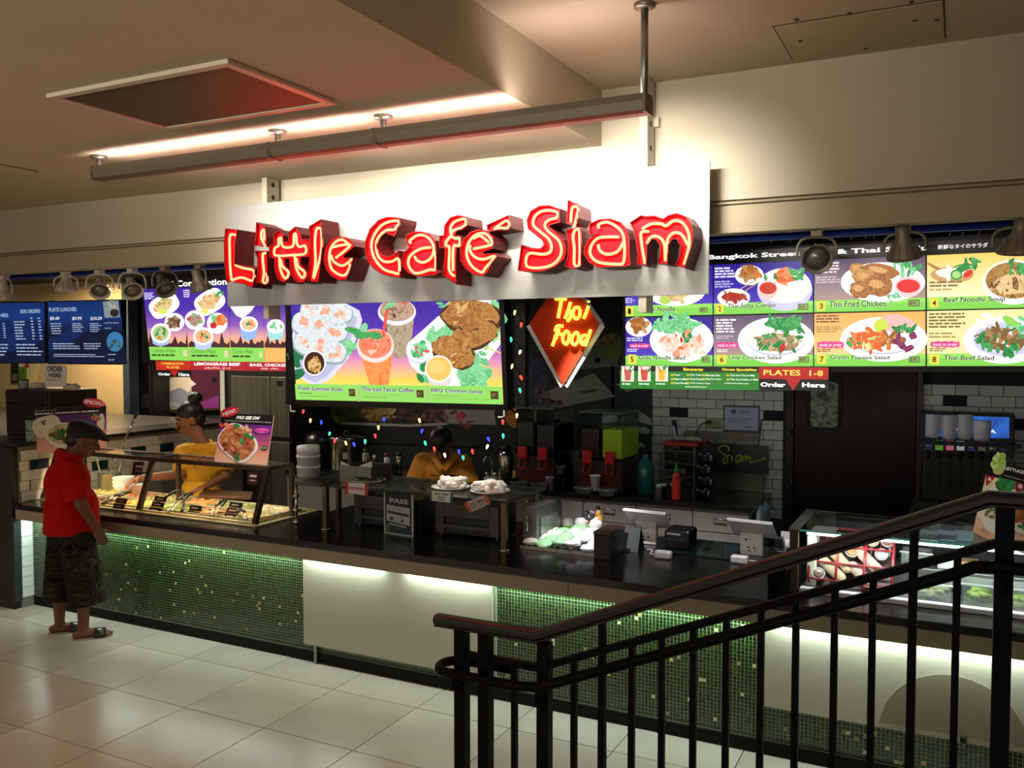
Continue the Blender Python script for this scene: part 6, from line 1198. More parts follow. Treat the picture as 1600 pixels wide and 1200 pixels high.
for (a, c, e, g_) in ((0, .28, 0, .006), (0, .28, .25, .256), (0, .006, .006, .25), (.274, .28, .006, .25)): b.box(x0 + a, x0 + c, 5.2 + e, 5.2 + g_, ZS + .001, ZS + .12, M('#76736a', .35, .8))
b.box(x0 + .006, x0 + .274, 5.206, 5.45, ZS + .001, ZS + .006, M('#76736a', .35, .8)); b.build('pan', t)
for k, (a, c) in enumerate(((.0, .09), (.17, .28))): slab4([(x0 + a, 5.21, ZS + .15 if k == 0 else ZS + .125), (x0 + c, 5.21, ZS + .122 if k == 0 else ZS + .165), (x0 + c, 5.215, ZS + .10), (x0 + a, 5.215, ZS + .10)], .002, WHITE).build('paper_liner', t)
# behind: big pot, bottles and canisters on the back counter
p = V((PY(540, 735, 7.72).x, 7.74, ZB)); t = thing('stock_pot', 'large steel stock pot with a lid on the back counter', 'pot', p); MB().lathe(p, [(.17, .001), (.18, .01), (.18, .32), (.19, .33), (.18, .335)], M('#a59a80', .25, .95, aniso=(1, 1, .1), noise=(5, .25)), n=32).build('pot', t); MB().lathe(p + V((0, 0, .335)), [(.19, 0), (.19, .015), (.08, .035), (.01, .04)], M('#c9c9c8', .2, 1), n=32).build('lid', t); b = MB(); b.tube([p + V((-.04, 0, .37)), p + V((-.03, 0, .41)), p + V((.03, 0, .41)), p + V((.04, 0, .37))], .008, BLACK, n=6); b.build('knob', t); MB().obox(p + V((.10, -.155, .16)), (.022, .012, 0), (0, .002, 0), (0, 0, .03), M('#d8c8c8', .5)).build('label_card', t)
for k, (px, r0, h, c, lc, lab) in enumerate(((572, .038, .20, FM(('#5a6a80', '#c9b48a', '#2c2c34'), 40), '#3c3c3c', 'printed spice tin with a dark lid behind the salad plate'), (585, .022, .14, M('#22222a', .3), '#d8d8d8', 'thin dark bottle beside the printed spice tin'), (605, .033, .17, M('#c9cdd0', .4), '#8a1414', 'white bottle with a red cap behind the shelf'), (624, .036, .19, M('#b9b9b5', .2, 1), '#2a2a2a', 'steel shaker with a black lid next to the bending worker'))):
    p = V((PY(px, 740, 7.55).x, 7.55, ZB)); t = thing('bottle', lab, 'bottle', p); MB().lathe(p, [(r0, .001), (r0, h), (r0 * .7, h + .02)], c, n=16).build('body', t); MB().lathe(p + V((0, 0, h + .02)), [(r0 * .75, 0), (r0 * .75, .035), (r0 * .3, .04)], M(lc, .4), n=14).build('cap', t)
for k, px in enumerate((609, 638)): p = V((PY(px, 745, 7.46).x, 7.46, ZB)); t = thing('steel_canister', ('square steel canister of utensils behind the salad plate', 'low steel canister behind the arm of the bending worker')[k], 'canister', p); MB().box(p.x - .05, p.x + .05, 7.42, 7.52, ZB + .001, ZB + (.13, .08)[k], M('#7b7468', .35, .8)).build('body', t, bevel=.006); MB().box(p.x - .055, p.x + .055, 7.415, 7.525, ZB + (.13, .08)[k], ZB + (.13, .08)[k] + .008, CHROME).build('rim', t)
p = V((max(PY(483, 735, 7.7).x, fx1 + .24), 7.7, ZB)); t = thing('rice_cooker', 'large black rice cooker next to the steel stock pot', 'rice cooker', p); MB().lathe(p, [(.14, .001), (.165, .04), (.165, .28), (.14, .36), (.05, .40)], M('#141518', .3), n=26).build('body', t); MB().box(p.x - .06, p.x + .06, 7.49, 7.505, ZB + .1, ZB + .16, M('#6a6a6e', .4)).build('control_plate', t)

# ------------------------------------------------------------------ till end of the counter
p = PZ(833, 834, ZC); t = thing('utensil_bin', 'steel bin holding spoons between warmer and wrapped packs', 'bin', (p.x, p.y, ZC)); w = .058; b = MB(); b.lathe((p.x, p.y + .04, ZC), [(.062, .001), (.068, .11), (.073, .115), (.064, .112), (.058, .01)], M('#a89c88', .25, .95), n=20, sy=1.3); b.build('bin', t)
for k, (a, c, m_) in enumerate((((824, 812), (841, 797), M('#e8dcc4', .4)), ((838, 810), (846, 794), BLACK))): q = PD(*a, (p - EYE).dot(_F)); q2 = PD(*c, (p - EYE).dot(_F) + .05); b = MB(); b.tube([q + V((0, .05, -.03)), q2], .008, m_, n=6); o = b.build('serving_spoon'); A(o, ('pale spoon handle leaning in the steel bin', 'black spoon handle leaning in the steel bin')[k], 'spoon')
TX0, TX1, TY0, TY1 = -2.56, -2.04, 5.17, 5.72; t = thing('serving_tray', 'low steel tray under the heap of wrapped packs', 'tray', ((TX0 + TX1) / 2, 5.45, ZC)); MB().box(TX0, TX1, TY0, TY1, ZC + .0005, ZC + .01, M('#8a7f78', .35, .6)).build('base', t); MB().box(TX0, TX1, TY0 - .008, TY0, ZC + .001, ZC + .022, M('#a89c92', .3, .7)).build('front_rim', t)
rd = random.Random(4); PKC = [M('#f4f2f4', .25, coat=.5), M('#eceef0', .25, coat=.5), M('#a8dca8', .25, coat=.5), M('#ece4d6', .3, coat=.4)]; pkp = None; cnt = 0
for j in range(4):
    for i in range(5):
        cx = TX0 + .06 + i * .1 + rd.uniform(-.01, .01); cy = TY0 + .06 + j * .10 + rd.uniform(-.01, .01); cz = ZC + .038 + j * .008 + (.02 if i in (2, 3) else 0); m_ = PKC[2] if (i in (1, 2) and j in (0, 1, 3)) else PKC[3] if i == 0 else PKC[rd.randint(0, 1)]
        b = MB(); R_ = Matrix.Rotation(rd.uniform(-.3, .3), 3, 'Z') @ Matrix.Rotation(rd.uniform(-.2, .35), 3, 'X'); b.ball((cx, cy, cz), (.058, .070, .024), m_, 12, 7, R_, .13); o = b.build('wrapped_pack')
        A(o, '%s pack, %s, %s' % (('green', 'clear white', 'cream')[0 if m_ is PKC[2] else 2 if m_ is PKC[3] else 1], ('front row of the tray', 'second row of the tray', 'middle row of the tray', 'fourth row of the tray', 'back row of the tray')[j], ('nearest the warmer', 'second from the warmer', 'mid row', 'second from the brown box', 'nearest the brown box')[i]), 'packet', 'wrapped packs on the tray')
for k, (px, py, tl) in enumerate(((888, 833, -.05), (907, 830, .0), (925, 832, .35))):
    p = PY(px, py + 3, 5.69); p.z = max(p.z, ZC + .012); ax = V((sin(tl), .1, cos(tl))); t = thing('wrapped_roll', ('upright wrapped roll with green band nearest the warmer', 'upright wrapped roll with green band in the middle', 'leaning wrapped roll with green band by the brown box')[k], 'packet', p); MB().lathe(p, [(.04, 0), (.046, .05), (.044, .09), (.03, .108), (.01, .11)], M('#ece8ea', .3), n=16, axis=ax).build('wrap', t); MB().lathe(p, [(.0465, .02), (.0475, .055)], M('#86c238', .4), n=16, axis=ax, caps=False).build('band', t)
p = PZ(927.5, 873, ZC); x0, y0 = p.x, p.y; t = thing('napkin_box', 'dark brown lidded napkin box on the counter edge', 'box', (x0 + .06, y0 + .12, ZC)); NB = M('#1e100c', .3); MB().box(x0, x0 + .115, y0, y0 + .25, ZC, ZC + .15, NB).build('body', t, bevel=.003); MB().box(x0 - .003, x0 + .118, y0 - .003, y0 + .253, ZC + .151, ZC + .175, M('#3a2622', .2, coat=.5)).build('lid', t, bevel=.005)
p = PZ(944, 826, ZC); t = thing('candy_jar', 'jar of small colourful packets behind the napkin box', 'jar', (p.x, 5.72, ZC)); p = V((p.x + .02, 5.72, ZC)); MB().lathe(p, [(.05, .001), (.055, .09), (.05, .09)], M('#8a8f94', .2), n=16).build('jar', t); b = MB(); rd = random.Random(8)
for i in range(16): b.ball(p + V((rd.uniform(-.045, .045), rd.uniform(-.04, .04), .1 + rd.uniform(0, .07))), (.018, .014, .016), M(rd.choice(('#20242c', '#c4404a', '#e8c070', '#d8d8dc', '#3a3a44', '#b890b0')), .3), 7, 5)
b.build('packets', t, kind='stuff')
p = PZ(960, 822, ZC); q = V((p.x + .02, 5.74, ZC)); t = thing('amber_bottle', 'amber bottle behind the napkin box', 'bottle', q); MB().lathe(q, [(.032, .001), (.034, .13), (.02, .16), (.014, .19)], FM(('#8a4a14', '#e0a848', '#3a1c08'), 22), n=14).build('body', t); MB().lathe(q + V((0, 0, .19)), [(.016, 0), (.016, .02)], BLACK, n=10).build('cap', t)
p = PZ(985, 862, ZC); t = thing('card_stand', 'clear and black folded card stand beside the napkin box', 'stand', (p.x, p.y + .06, ZC)); slab4([(p.x - .03, p.y + .06, ZC + .15), (p.x + .05, p.y + .06, ZC + .15), (p.x + .05, p.y, ZC), (p.x - .03, p.y, ZC)], .004, M('#55595a', .1)).build('front_leaf', t); slab4([(p.x - .03, p.y + .066, ZC + .15), (p.x + .05, p.y + .066, ZC + .15), (p.x + .05, p.y + .13, ZC), (p.x - .03, p.y + .13, ZC)], .004, BLACK).build('back_leaf', t)
def till(tl, tr, br, bl, s0, s1, s2, s3, lab, blue=False):
    YA, YC = 5.58, 5.74; t = thing('tablet_till', lab, 'till', (PZ(s3[0], s3[1], ZC) + PZ(s2[0], s2[1], ZC)) / 2, 'white tablet tills')
    pa = [PY(*tl, YA), PY(*tr, YA), PY(*br, YC), PY(*bl, YC)]; o = slab4(pa, .014, M('#c9c6c2', .35)).build('screen', t, bevel=.005)
    n = (pa[3] - pa[0]).cross(pa[1] - pa[0]).normalized(); ed = MB(); ed.bar(pa[0], pa[1], .012, .014, M('#f4f4f2', .3)); ed.build('screen_edge', o)
    yb = PZ(*s3, ZC).y; ps = [PY(*s0, yb + .04), PY(*s1, yb + .04), PY(*s2, yb), PY(*s3, yb)]; ps[2].z = ps[3].z = ZC + .002; so = slab4(ps, .05, M('#dcdad6', .35)).build('stand', t, bevel=.008)
    P = Pan(ps[3], (ps[2] - ps[3]), (ps[3] - ps[0])); mb = MB(); x0, y0 = s0; w = s1[0] - s0[0]; h = s3[1] - s0[1]
    P.ell(mb, x0 + w * .32, y0 + h * .32, 2, 2, M('#4a4a4c', .5), 1.5); P.dashes(mb, x0 + w * .42, y0 + h * .29, x0 + w * .68, y0 + h * .36, 1, M('#7a7a7c', .5), 1.5)
    for (u, v, c) in ((.35, .48, '#b9b9bc'), (.6, .5, '#a8a8ac'), (.36, .62, '#3a4a7a'), (.6, .64, '#a0342c'), (.37, .77, '#20386a'), (.62, .79, '#c0a89c')): P.rect(mb, x0 + w * u, y0 + h * v, x0 + w * (u + .11), y0 + h * (v + .07), M(c, .5), 1.5)
    mb.build('print', so)
till((973.5, 796), (1040, 803), (1048, 826), (985, 819), (993.5, 813), (1025.5, 816), (1025, 851), (993.5, 849), 'white tablet till next to the napkin box')
till((1136, 811), (1207, 818.5), (1215, 843), (1146, 834), (1156, 831), (1192, 834), (1192, 871), (1156, 866), 'white tablet till nearest the cold display case')
p = PZ(1037, 859, ZC); t = thing('receipt_printer', 'black receipt printer between the two tablet tills', 'printer', (p.x + .09, p.y + .1, ZC)); MB().box(p.x, p.x + .17, p.y, p.y + .2, ZC + .001, ZC + .135, M('#0e0e10', .3)).build('body', t, bevel=.018, seg=3); MB().box(p.x + .02, p.x + .11, p.y - .003, p.y + .0, ZC + .105, ZC + .115, M('#b8b8b8', .3)).build('paper_slot', t); MB().box(p.x + .0, p.x + .13, p.y - .004, p.y, ZC + .07, ZC + .075, M('#3a3a3c', .3)).build('seam_line', t)
for k, (px, py) in enumerate(((1034, 874), (1154, 881.5))):
    p = PZ(px, py, ZC); t = thing('card_reader', ('white card reader with a coiled cable before the printer', 'white card reader in front of the second tablet till')[k], 'card reader', p); MB().box(p.x - .052, p.x + .052, p.y, p.y + .06, ZC + .001, ZC + .048, M('#e8e8ea', .3)).build('body', t, bevel=.012, seg=3)
    b = MB(); b.tube(smooth([(p.x - .05, p.y + .04, ZC + .02), (p.x - .09, p.y + .05, ZC + .012), (p.x - .1, p.y + .12, ZC + .02), (p.x - .15, p.y + .17, ZC + .012)] if k == 0 else [(p.x + .05, p.y + .04, ZC + .02), (p.x + .12, p.y + .08, ZC + .01), (p.x + .2, p.y + .1, ZC + .01)]), .005, WHITE, n=6); b.build('cable', t)
ga, gb = PZ(1048, 866, ZC), PZ(1150, 878, ZC); o = MB().box(ga.x - .06, gb.x - .03, gb.y + .02, 5.93, ZC + .0008, ZC + .009, M('#10211d', .05, spec=.7)).build('glass_sheet', bevel=.002); A(o, 'thin dark green glass sheet on the counter behind the card readers', 'glass')
p = PZ(1200, 872, ZC); t = thing('card_terminal', 'black card terminal and paper beside the second tablet till', 'terminal', (p.x + .05, p.y + .05, ZC)); MB().box(p.x, p.x + .105, p.y, p.y + .16, ZC + .001, ZC + .05, M('#101012', .3)).build('body', t, bevel=.01); MB().box(p.x + .01, p.x + .06, p.y + .165, p.y + .22, ZC + .001, ZC + .1, M('#0e0e10', .3)).build('cradle', t, bevel=.006); MB().box(p.x + .03, p.x + .055, p.y + .05, p.y + .07, ZC + .0505, ZC + .054, M('#8a8a8e', .3)).build('key', t)
p = PZ(1224, 856, ZC); b = MB(); b.cyl((p.x, 5.87, ZC + .04), (p.x + .08, 5.87, ZC + .04), .039, WHITEP, n=20); b.box(p.x, p.x + .08, 5.868, 5.872, ZC + .07, ZC + .13, WHITEP); o = b.build('paper_roll'); A(o, 'white paper roll between the terminal and the display case', 'paper roll')
p = PZ(1213, 927, ZC); t = thing('black_bin', 'black cup-shaped bin at the corner of the display case', 'bin', (p.x, p.y + .06, ZC)); MB().lathe((p.x, p.y + .06, ZC), [(.055, .001), (.062, .13), (.065, .135), (.055, .13)], BLACK, n=20).build('bin', t)

# ------------------------------------------------------------------ cold display case
CX, CY = PZ(1240, 924, ZC).x, PZ(1240, 924, ZC).y; ZQ = PY(1240, 826, CY).z; XR = 1.2
t = thing('display_case', 'cold glass display case with a brown corner post', 'display case', (.2, 5.3, ZC)); BP3 = M('#3d2e22', .4, .4)
MB().box(CX - .022, CX + .022, CY - .02, CY + .02, ZC, ZQ - .008, BP3).build('corner_post', t, bevel=.003); MB().box(CX - .022, CX + .022, 5.5, 5.54, ZC, ZQ - .008, BP3).build('corner_post', t, bevel=.003)
MB().box(CX - .028, CX + .03, CY - .02, 5.54, ZQ - .007, ZQ + .004, M('#6b6a60', .3, .6)).build('end_rail', t)
MB().box(CX + .031, XR, CY - .015, 5.52, ZQ - .006, ZQ + .003, GLASS).build('top_glass', t); MB().box(CX + .031, XR, CY - .02, CY - .0155, ZQ - .006, ZQ + .003, M('#5fd8b4', .15, emit=.25)).build('glass_edge', t, label='glowing green glass edge')  # edge emission stands in for case light caught in the glass
MB().box(CX + .03, XR, CY - .003, CY + .003, ZC + .04, ZQ - .007, GLASS).build('front_glass', t)
MB().box(CX + .03, XR, CY - .01, CY + .05, ZC + .0005, ZC + .024, M('#d8dcdc', .3, .3)).build('front_lip', t, bevel=.003); MB().box(CX + .03, XR, CY + .051, 5.5, ZC + .0005, ZC + .012, M('#8a8c8a', .35, .7)).build('deck', t)
MB().box(CX + .03, XR, 5.46, 5.5, ZC + .012, ZQ - .01, M('#1c1d1e', .35, .3)).build('back_panel', t)
MB().cyl((CX + .06, CY + .03, ZQ - .024), (XR - .05, CY + .03, ZQ - .024), .007, M('#f0fff8', .4, emit=4), n=8).build('lamp_tube', t)
lamp('cold_case_lamp', 'AREA', ((CX + XR) / 2, CY + .045, ZQ - .035), 9, (.95, 1, .98), XR - CX - .1, .02, target=((CX + XR) / 2, CY + .2, ZC), spread=160)
# tilted wire basket with wraps
q0 = PZ(1262, 931, ZC + .05); Yb = CY + .06; BL_ = V((PY(1262, 930, Yb).x, Yb, ZC + .068)); P = Pan(BL_, (1, 0, 0), V((0, -sin(radians(38)), -cos(radians(38))))); WB = .42; HB = .31
t = thing('wire_basket', 'tilted red wire basket of wraps and sauce cups', 'basket', BL_); RW = M('#8e1f26', .35); b = MB()
b.prism(P, [(0, -HB), (WB, -HB), (WB, 0), (0, 0)], -.085, -.08, M('#3a1418', .5)); b.build('back', t)
for k in range(4): b = MB(); x = WB * k / 3; b.tube([P.pt(x, 0, -.08), P.pt(x, 0, .0), P.pt(x, -HB, .0), P.pt(x, -HB, -.08)], .007, RW, n=6); b.build('wire', t)
for k in range(4): b = MB(); b.tube([P.pt(0, -HB * k / 3, 0.0), P.pt(WB, -HB * k / 3, 0)], .006, RW, n=6); b.build('wire', t)
for k in range(9): b = MB(); x = WB * (k + .5) / 9; b.bar(P.pt(x, -HB * .66, -.06), P.pt(x, -HB * .99, -.06), .008, .02, M(('#c9a8a8', '#7a1a20', '#ecdcdc')[k % 3], .4)); b.build('straw_bundle', t)
MB().obox(BL_ + V((WB / 2, .30, .07)), (WB / 2, 0, 0), (0, .012, 0), (0, 0, .12), M('#2a2020', .5)).build('rear_stand', t)
for k, (a, c, r, m_) in enumerate((((.10, -.20), (.19, -.10), .03, '#e3cba4'), ((.07, -.12), (.16, -.04), .03, '#e6cfae'), ((.25, -.20), (.34, -.11), .03, '#ecd6c8'), ((.22, -.11), (.30, -.03), .029, '#ead0c4'))):
    b = MB(); b.capsule(P.pt(*a, -.035), P.pt(*c, -.035), r, r, M(m_, .4), 14); o = b.build('spring_wrap'); A(o, ('upper beige wrap by the case post', 'lower beige wrap by the case post', 'upper pinkish wrap in the basket', 'lower pinkish wrap in the basket')[k], 'wrap', 'wraps in the wire basket')
for k, (a, b_, c) in enumerate(((.21, -.19, '#8a6a44'), (.36, -.19, '#c9c4d8'), (.385, -.27, '#8a5a58'), (.05, -.04, '#6a5048'), (.31, -.265, '#c8b48a'))):
    p = P.pt(a, b_, -.03); t = thing('sauce_cup', ('brown', 'clear lilac', 'reddish', 'small dark', 'cream')[k] + ' lidded sauce cup in the wire basket', 'cup', p, 'sauce cups in the wire basket'); MB().lathe(p, [(.024, -.03), (.033, .014), (.035, .018)], M('#d8d0cc', .15), n=16, axis=P.N).build('cup', t); MB().lathe(p, [(.028, .0185), (.02, .02), (.001, .0205)], M(c, .2), n=16, axis=P.N).build('sauce', t)
# bins in the case
def bin_(x0, x1, y, h, d, c, lab, mats, n=26, z=ZC + .0125):
    t = thing('clear_bin', lab, 'bin', ((x0 + x1) / 2, y + d / 2, z)); b = MB(); r = .006; CLR = M('#dfe6e2', .08, trans=.8, name='clear_plastic')
    for (a, e, c_, g_) in ((x0, x1, y, y + r), (x0, x1, y + d - r, y + d), (x0, x0 + r, y + r, y + d - r), (x1 - r, x1, y + r, y + d - r)): b.box(a, e, c_, g_, z, z + h, CLR)
    b.box(x0, x1, y, y + d, z, z + .004, CLR); b.build('bin', t)
    MB().box(x0 - .008, x1 + .008, y - .006, y + .004, z + h, z + h + .008, M('#e6ebe8', .2)).build('rim', t)
    g = MB(); rd = random.Random(int(x0 * 90))
    for k in range(n): g.ball((rd.uniform(x0 + .03, x1 - .03), rd.uniform(y + .03, y + d - .03), z + .012 + rd.uniform(0, h * .45)), (.026, .022, .014), rd.choice(mats), 7, 5, noise=.25)
    g.build('contents', t, kind='stuff')
xx = lambda px, y_: PY(px, 940, y_).x
bin_(xx(1432, 5.02), xx(1487, 5.02), 5.02, .085, .17, None, 'clear bin of pale vegetables next to the basket', [M('#8a8c60', .5), M('#b8b890', .5)])
bin_(xx(1502, 5.0), xx(1556, 5.0), 5.0, .11, .19, None, 'clear bin of shredded lettuce in the middle of the case', [M('#8fae44', .5), M('#b8cc70', .5), M('#6a8a30', .5)])
bin_(xx(1566, 5.0), xx(1640, 5.0), 5.0, .11, .19, None, 'clear bin of darker lettuce at the far end of the case', [M('#6a8038', .5), M('#8fa050', .5)])
t = thing('steel_step', 'raised steel step at the rear of the cold case', 'shelf', (.1, 5.33, ZC)); MB().box(-.31, XR - .02, 5.235, 5.45, ZC + .013, ZC + .13, M('#6e6f6d', .35, .7)).build('step', t, bevel=.004)
bin_(-.27, -.12, 5.26, .07, .16, None, 'clear tub of white crushed ice on the rear step', [M('#dfe4f0', .3), M('#c4cce0', .3)], 40, ZC + .131)
for k, (a, c, lab) in enumerate(((-.09, '#d8d8d4', 'small white carton beside the tub of ice'), (.02, '#a8845c', 'brown carton on the rear step'), (.16, '#b89870', 'tan carton on the rear step past the brown one'))): A(MB().box(a, a + .09, 5.27, 5.38, ZC + .131, ZC + .18, M(c, .5)).build('carton', bevel=.004), lab, 'carton')
for k in range(3):
    p = PZ(1452 + 27 * k, 845, ZQ + .004); A(MB().box(p.x - .045, p.x + .045, p.y, p.y + .1, ZQ + .0045, ZQ + .04, M('#86a4b8', .2)).build('ice_tray', bevel=.008), ('ice tray with painted blue light on the case top nearest the basket', 'middle ice tray with painted blue light on the case top', 'ice tray with painted blue light on the case top beside the placard')[k], 'tray', 'ice trays with painted blue light on the case top')  # blue light falling on the trays is put into their colour
A(MB().box(CX + .05, CX + .1, CY + .1, CY + .14, ZC + .013, ZQ - .05, M('#dfe0d0', .4)).build('glove_bag', bevel=.01), 'white folded bag behind the brown corner post', 'bag')
A(MB().box(PZ(1268, 830, ZQ).x, PZ(1308, 830, ZQ).x, PZ(1288, 833, ZQ).y, PZ(1288, 833, ZQ).y + .16, ZQ + .0035, ZQ + .0055, M('#6a706a', .3)).build('menu_sheet'), 'grey sheet lying on the case top near the post', 'paper')
# lettuce wrap placard
P, t, bd, W, b0 = placard('food_placard', 'lettuce wrap placard with bowl and numbered panels on the cold case', (1520, 832), (1640, 880), ZQ + .0045, (1543, 742), M('#0d0b0d', .4), 8)
mb = MB(); c9 = lambda x, y: (1500 + x / 6, 690 + y / 6)
P.poly(mb, [c9(245, 315), c9(525, 385), c9(450, 1000), c9(120, 850)], GM(((0, '#f0dca0'), (.5, '#f4ead8'), (1, '#f4b088')), PZ(1560, 840, ZQ).z, P.at(1545, 745).z), 1)
P.poly(mb, [c9(525, 385), c9(700, 430), c9(700, 1085), c9(452, 1000)], GM(((0, '#2a1440'), (.3, '#f4efe8'), (1, '#f4b088')), ZQ, P.at(1545, 745).z), 1)
P.poly(mb, [c9(245, 315), c9(340, 330), c9(250, 420)], M('#c01828', .4), 2); P.txt(mb, '6', *c9(272, 330), *c9(298, 372), M('#ffffff', .4), 3, .03); P.poly(mb, [c9(520, 385), c9(640, 405), c9(530, 490)], M('#c01828', .4), 2); P.txt(mb, '8', *c9(555, 395), *c9(590, 445), M('#ffffff', .4), 3, .03)
P.ell(mb, *c9(375, 620), 28, 42, M('#f4f0ea', .4), 1.6, .25); P.heap(mb, *c9(425, 410), 16, 13, LEAF(0), 2.4, 14, .45); P.heap(mb, *c9(300, 660), 9, 10, LEAF(0) + MEAT(0), 2.4, 10, .4); P.ell(mb, *c9(600, 730), 26, 26, M('#f4f0ea', .4), 1.6); P.heap(mb, *c9(570, 690), 12, 13, MEAT(0), 2.4, 16, .35); P.heap(mb, *c9(595, 790), 7, 7, LEAF(0), 3, 5, .5)
P.txt(mb, 'LAAP CHICKEN', *c9(165, 715), *c9(345, 780), M('#a0203c', .4), 3, .03); P.txt(mb, 'THAI BEEF', *c9(470, 825), *c9(640, 900), M('#a0203c', .4), 3, .03); P.dashes(mb, *c9(205, 810), *c9(310, 880), 4, M('#6a4a3c', .4), 3, 0, .3); P.dashes(mb, *c9(500, 915), *c9(620, 985), 4, M('#6a4a3c', .4), 3, 0, .3)
P.poly(mb, [c9(300, 290), c9(320, 130), c9(430, 110), c9(460, 215), c9(720, 270), c9(720, 420), c9(420, 345)], M('#0b0a0b', .4), 3.4); P.ell(mb, *c9(368, 265), 9, 8, M('#c9c080', .4), 4); P.heap(mb, *c9(378, 205), 11, 15, [M('#b4d470', .4), M('#cfe89a', .4), M('#9cc454', .4)], 4.6, 16, .45)
P.txt(mb, 'LETTUCE WRAP', *c9(432, 232), *c9(760, 345), M('#ffffff', .4), 5, .05); P.txt(mb, 'WITH YOUR CHOICE', *c9(420, 312), *c9(700, 395), M('#e8e8e8', .4), 5, .03); mb.build('print', bd)

# ------------------------------------------------------------------ soda machine on the back wall
YD = 7.98; t = thing('soda_machine', 'soda fountain with a lit blue panel and eight flavour badges', 'soda machine', PY(1512, 770, YD)); x0, x1 = PY(1437, 650, YD).x, PY(1586, 650, YD).x; zt = PY(1500, 646, YD).z; zm = PY(1500, 688, YD).z
MB().box(x0, x1, YD, YW - .012, zm - .12, zt, BLACK).build('hood', t, bevel=.006); DP = panY(YD - .002); mb = MB(); DP.poly(mb, [(1446, 648), (1577, 652), (1577, 685), (1446, 682)], FM(('#0a2c8a', '#1f6ad0', '#0f3fae'), 3, .85), 1); 
def c11(x, y): return (1420 + x / 8.89, 630 + y / 8.89)
DP.ell(mb, *c11(560, 300), 14, 8, ink('#d8303a', .9), 2); DP.txt(mb, 'DRINK', *c11(980, 265), *c11(1160, 318), ink('#f2f6ff', .95), 3, .05, .2); DP.txt(mb, 'PEPSI-COLA', *c11(640, 345), *c11(1212, 420), ink('#f2f6ff', .95), 3, .06); mb.build('lit_panel', t)
b = MB(); b.box(x0 + .03, x1 - .05, YD + .06, YW - .012, .96, zm - .12, M('#37322b', .4, .4)); b.build('splash', t)
for k in range(8):
    xa = 220 + k * 148; q = [c11(xa, 510 + k * 6), c11(xa + 110, 513 + k * 6), c11(xa + 108, 650 + k * 3), c11(xa, 645 + k * 3)]; b = MB(); cc = ('#101a3a', '#4f9a24', '#c8586a', '#a8acb0', '#12204a', '#5a4632', '#20302a', '#10142c')[k]
    P4 = panY(YD - .018); b.prism(P4, [P4.px(*p) for p in q], -.014, 0, M(cc, .4, emit=.6)); o = b.build('flavour_badge', t); mb = MB(); cx, cy = (q[0][0] + q[2][0]) / 2, (q[0][1] + q[2][1]) / 2
    if k in (0, 3, 4, 7): P4.ell(mb, cx, cy - 2, 4, 3.6, ink('#e8e8ee', .3), 1.2); P4.poly(mb, [(cx - 4, cy - 2), (cx - 3, cy - 5), (cx + 2, cy - 5.4), (cx + 3.6, cy - 3.4), (cx, cy - 2)], ink('#c0202c', .4), 1.8); P4.poly(mb, [(cx - 3.4, cy - .6), (cx + 3.6, cy - 1.6), (cx + 2, cy + 1), (cx - 1, cy + 1.4)], ink('#1a3a8a', .3), 1.8)
    elif k == 1: P4.ell(mb, cx, cy, 4, 4.5, ink('#8a8a1c', .4), 1.2, jag=.15)
    else: P4.heap(mb, cx, cy, 4, 4.5, [ink('#c8a888', .3), ink('#8a3a34', .3) if k == 2 else ink('#a89a80', .3)], 1.2, 6, .5)
    mb.build('emblem', o)
    z_ = P4.at(*q[3]).z; xm = P4.at(cx, cy).x; MB().cyl((xm, YD - .01, z_ - .01), (xm, YD - .01, z_ - .07), .02, BLACK, r2=.013, n=10).build('valve', t); MB().box(xm - .012, xm + .012, YD + .045, YD + .0595, 1.08, z_ - .09, M('#1c1a16', .5)).build('lever', t)
MB().box(x0 + .0, x1 - .02, YD - .12, YW - .012, .95, .985, STEELD).build('drip_tray', t)
for k, (px, y0, y1, w) in enumerate(((1458, 648, 683, 22), (1483, 649, 686, 22), (1507.5, 648, 686, 22), (1534, 657, 688, 26))):
    Yc = YD - .07; a, c = PY(px, y0, Yc), PY(px, y1, Yc); t2 = thing('cup_stack', ('tallest cup stack nearest the steel door', 'second cup stack on the soda machine', 'third cup stack on the soda machine', 'shortest widest cup stack on the soda machine')[k], 'cups', c, 'stacked cups on the soda machine'); r = w * mpp(a) / 2; prof = [(r * .86, 0)]; n = 7; H = a.z - c.z
    for i in range(n): prof += [(r * (.9 + .1 * (i + 1) / n), H * (i + 1) / n - .004), (r * (.9 + .1 * (i + 1) / n) + .003, H * (i + 1) / n)]
    MB().lathe(c, prof, M('#eef2f6', .5, trans=.15), n=20).build('cups', t2)
MB().box(x0 - .02, x1 + .04, YD - .115, YD - .003, zm - .035, zm - .008, BLACK).build('cup_shelf', bpy.data.objects['soda_machine'])
t = thing('drink_station', 'steel stand under the soda machine behind the cold case', 'stand', (.1, 7.9, 0)); MB().box(x0 - .05, 1.4, 7.55, YW - .012, .9, .949, M('#6a6a68', .3, .8)).build('top', t, bevel=.004); MB().box(x0 - .04, 1.38, 7.6, YW - .013, .05, .899, M('#2a2b2c', .4, .5)).build('body', t); MB().box(x0 + .05, x0 + .6, 7.56, 7.599, .55, .84, M('#4e4f4e', .3, .8)).build('drawer', t, bevel=.004)
